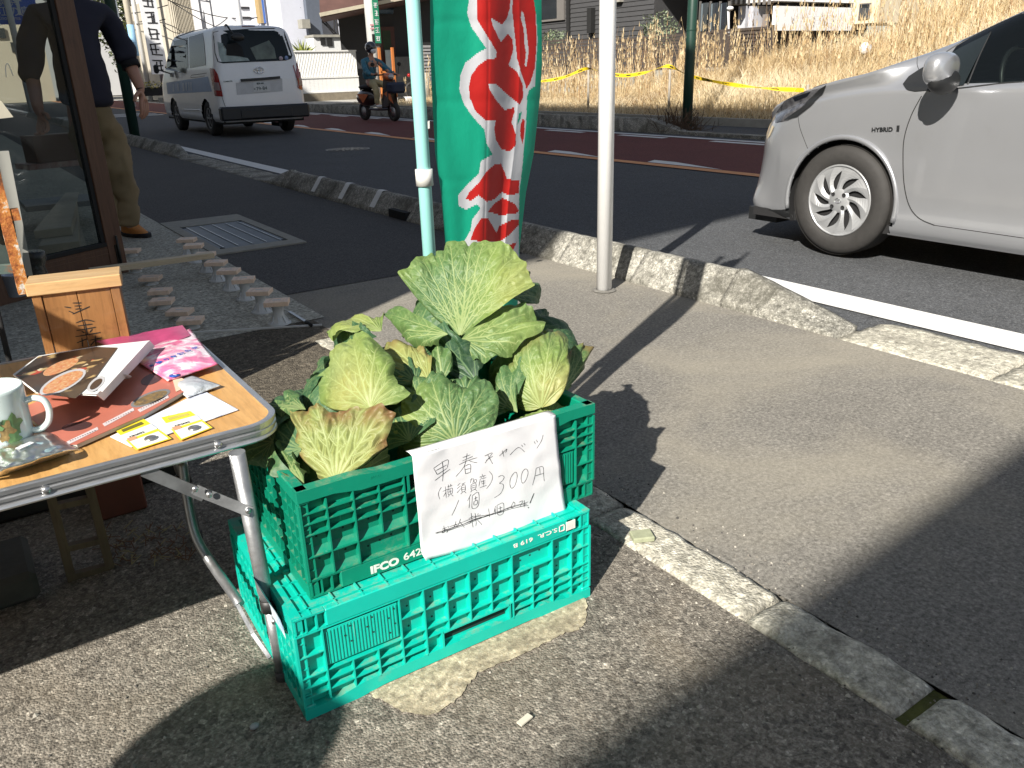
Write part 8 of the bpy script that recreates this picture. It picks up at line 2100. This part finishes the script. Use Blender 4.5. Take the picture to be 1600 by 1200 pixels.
M_osh = pm('orange felt shoe', (.52, .20, .035), .8, var=.15, vs=20); M_sole = pm('black sole', (.012, .012, .012), .7)
def shoe(px0, px1, dy):
    a, c = G(*px0), G(*px1); d = (c-a).normalized(); s_ = V((d.y, -d.x, 0)); L_ = .34
    up = MB(); so = MB(); n = 16; vs = []
    for j in range(7):
        for i in range(n):
            th = 2*pi*i/n; f = cos(th); g = sin(th); h = j/6
            fx = (f*.5+.5); wd = (.055+.012*sin(pi*fx))*(1-.55*h*(.3+.7*fx)) ; ln = L_*(f*.5+.5)*(1-(.0+.52*h)*max(0, f)*.0)-.03
            x = -.03+L_*fx*(1-.50*h**1.2)+.02*h; z = .022+h*(.12-.075*fx)
            vs.append(a+d*x+s_*g*wd+V((0, 0, z)))
    fs = [[j*n+i, j*n+(i+1) % n, (j+1)*n+(i+1) % n, (j+1)*n+i] for j in range(6) for i in range(n)]+[[6*n+i for i in range(n)]]
    o = up.add(vs, fs, 0, True).build('shoe', M_osh, man)
    vs = []
    for j, z in enumerate((0, .004, .022, .030)):
        for i in range(n):
            th = 2*pi*i/n; fx = cos(th)*.5+.5; k = (1.0, 1.04, 1.05, .98)[j]; vs.append(a+d*(-.035+(L_+.012)*fx)+s_*sin(th)*(.058+.012*sin(pi*fx))*k+V((0, 0, z+.004*(fx > .8))))
    so.add(vs, [[j*n+i, j*n+(i+1) % n, (j+1)*n+(i+1) % n, (j+1)*n+i] for j in range(3) for i in range(n)]+[[i for i in range(n)][::-1], [3*n+i for i in range(n)]], 0, True).build('sole', M_sole, o)
shoe((197, 366), (243, 374), 0); shoe((168, 378), (196, 404), 0)
# --- the scooter and its rider
sc = thing('scooter', 'dark scooter with orange flashes and a navy front basket cover, coming down the red lane', 'scooter', (8.95, 18.6, -.015), radians(180+8))
# local frame: +Y forward (towards the camera after the turn), X across
M_sb = pm('dark scooter body', (.03, .02, .018), .3, coat=.8); M_so = pm('orange scooter panel', (.55, .13, .03), .3, coat=.8); M_nv = pm('navy basket cover', (.02, .03, .06), .7)
for y in (-.62, .62):
    w_ = MB().lathe([(.11, -.04), (.16, -.05), (.205, -.04), (.215, 0), (.205, .04), (.16, .05), (.11, .04)], 28, ax='x', M=Matrix.Translation((0, y, .215))); o = w_.build('wheel', M_rub, sc)
    MB().lathe([(0, -.03), (.11, -.035), (.11, .035), (0, .03)], 18, ax='x', M=Matrix.Translation((0, y, .215))).build('rim', M_hub, o)
MB().ball((0, -.45, .52), (.17, .42, .20), 18, 12).build('rear_body', M_sb, sc); MB().ball((0, -.40, .76), (.15, .36, .06), 16, 8).build('seat', M_black, sc)
MB().box((-.17, -.2, .24), (.17, .38, .30), bev=.03).build('footboard', M_sb, sc)
MB().add([(-.20, .42, .30), (.20, .42, .30), (.17, .52, .92), (-.17, .52, .92), (-.14, .60, .35), (.14, .60, .35), (.11, .62, .88), (-.11, .62, .88)], [[0, 3, 2, 1], [4, 5, 6, 7], [0, 1, 5, 4], [1, 2, 6, 5], [2, 3, 7, 6], [3, 0, 4, 7]]).build('leg_shield', M_sb, sc)
for q in (-1, 1):
    MB().add([(q*.10, .63, .70), (q*.18, .52, .62), (q*.05, .70, .38)], [[0, 1, 2] if q > 0 else [2, 1, 0]]).build('orange_panel', M_so, sc)
    MB().add([(q*.175, -.15, .60), (q*.178, -.65, .62), (q*.175, -.40, .40)], [[0, 1, 2] if q < 0 else [2, 1, 0]]).build('orange_panel', M_so, sc)
    MB().tube([(q*.07, .60, .215), (q*.06, .56, .55)], .02, 8).build('fork', M_chrome, sc)
    MB().tube([(q*.30, .46, 1.02), (q*.36, .44, 1.22)], .008, 6).build('mirror_stem', M_black, sc); MB().ball((q*.37, .44, 1.25), (.06, .015, .045), 10, 6).build('mirror', M_black, sc)
MB().ball((0, .50, .98), (.15, .12, .09), 14, 9).build('handlebar_cowl', M_so, sc); MB().ball((0, .60, .98), (.08, .05, .06), 12, 8).build('headlight', M_clrl, sc)
MB().tube([(-.34, .42, 1.02), (0, .48, 1.03), (.34, .42, 1.02)], .016, 8).build('handlebar', M_black, sc)
MB().box((-.19, .62, .62), (.19, .92, .86), bev=.05).build('front_basket', M_nv, sc)
rd = thing('person', 'scooter rider in a teal jacket, black helmet, white face mask and cream trousers', 'person', (8.95, 18.6, -.015), radians(180+8))
V4, E4 = [], []
chain(V4, E4, [(0, -.32, .86, .15, .12), (0, -.30, 1.02, .14, .11), (0, -.22, 1.22, .17, .12), (0, -.18, 1.36, .15, .10), (0, -.15, 1.46, .055), (0, -.13, 1.55, .075), (0, -.12, 1.64, .07)])
for q in (-1, 1):
    i = chain(V4, E4, [(q*.20, -.18, 1.33, .055), (q*.27, -.02, 1.18, .045), (q*.30, .15, 1.06, .038), (q*.31, .34, 1.04, .026)], 3); hand(V4, E4, i[-1], (q*.31, .36, 1.04), (0, 1, -.1), (-q, .2, 0), .8)
    chain(V4, E4, [(q*.12, -.12, .84, .085), (q*.15, .12, .80, .07), (q*.14, .18, .62, .055), (q*.13, .14, .42, .045), (q*.13, .16, .34, .035), (q*.13, .27, .33, .03)], 0)
skin('body', V4, E4, M_skin, rd)
V5, E5 = [], []
chain(V5, E5, [(0, -.31, .90, .19, .15), (0, -.28, 1.06, .19, .15), (0, -.22, 1.24, .20, .15), (0, -.17, 1.39, .16, .12), (0, -.15, 1.45, .08)])
for q in (-1, 1): chain(V5, E5, [(q*.21, -.18, 1.33, .08), (q*.29, -.02, 1.18, .07), (q*.32, .15, 1.06, .062), (q*.32, .28, 1.04, .05)], 3)
M_teal = pm('teal quilted jacket', (.035, .17, .24), .5, var=.3, vs=9, bump=.8, bs=14, bd=.03)
skin('jacket', V5, E5, M_teal, rd, 0, 2, wrinkle(.02, 9, 3))
V6, E6 = [], []
chain(V6, E6, [(0, -.30, .86, .16, .13), (0, -.31, .92, .15, .12)])
for q in (-1, 1): chain(V6, E6, [(q*.12, -.12, .85, .10), (q*.15, .12, .80, .085), (q*.14, .18, .62, .075), (q*.13, .14, .44, .065), (q*.13, .14, .38, .06)], 0)
skin('trousers', V6, E6, pm('cream trousers', (.50, .43, .24), .8, var=.15), rd, 0, 2, wrinkle(.012, 10, 6))
MB().ball((0, -.13, 1.63), (.125, .15, .135), 22, 14).build('helmet', pm('black helmet', (.02, .022, .028), .2, coat=1), rd); MB().ball((0, -.03, 1.56), (.075, .055, .065), 14, 10).build('face_mask', pm('white face mask', (.75, .75, .75), .8), rd)
for q in (-1, 1): MB().box((q*.13-.05, .12, .305), (q*.13+.05, .38, .37), bev=.03).build('shoe', M_wh1, rd)
# --- bystander outside the frame on the left, whose rounded shadow falls before the table
by = thing('person', 'bystander in dark clothes just outside the picture, casting the rounded shadow before the table', 'person', (-1.67, .10, 0))
b7, e7 = [], []
chain(b7, e7, [(0, 0, .92, .15, .11), (0, 0, 1.1, .15, .11), (0, 0, 1.3, .19, .12), (0, 0, 1.42, .16, .1), (0, 0, 1.5, .055), (0, 0, 1.58, .08), (0, 0, 1.68, .075)])
for q in (-1, 1):
    i = chain(b7, e7, [(q*.20, 0, 1.38, .055), (q*.26, .02, 1.15, .045), (q*.24, .14, .98, .038), (q*.18, .30, 1.0, .026)], 3); hand(b7, e7, i[-1], (q*.18, .30, 1.0), (-q*.3, 1, 0), (0, 0, 1), .4)
    chain(b7, e7, [(q*.1, 0, .85, .085), (q*.11, 0, .5, .06), (q*.11, -.02, .1, .04), (q*.11, .12, .04, .035)], 0)
skin('body', b7, e7, M_skin, by)
c7, f7 = [], []
chain(c7, f7, [(0, 0, .80, .22, .17), (0, 0, 1.05, .21, .16), (0, 0, 1.3, .23, .16), (0, 0, 1.44, .17, .12), (0, 0, 1.5, .08)])
for q in (-1, 1): chain(c7, f7, [(q*.21, 0, 1.38, .09), (q*.28, .02, 1.15, .08), (q*.26, .14, .98, .07)], 3)
skin('coat', c7, f7, M_navy, by); MB().ball((0, 0, 1.63), (.17, .17, .17), 20, 12).build('hood', M_navy, by); by.scale = (1, 1, .93)
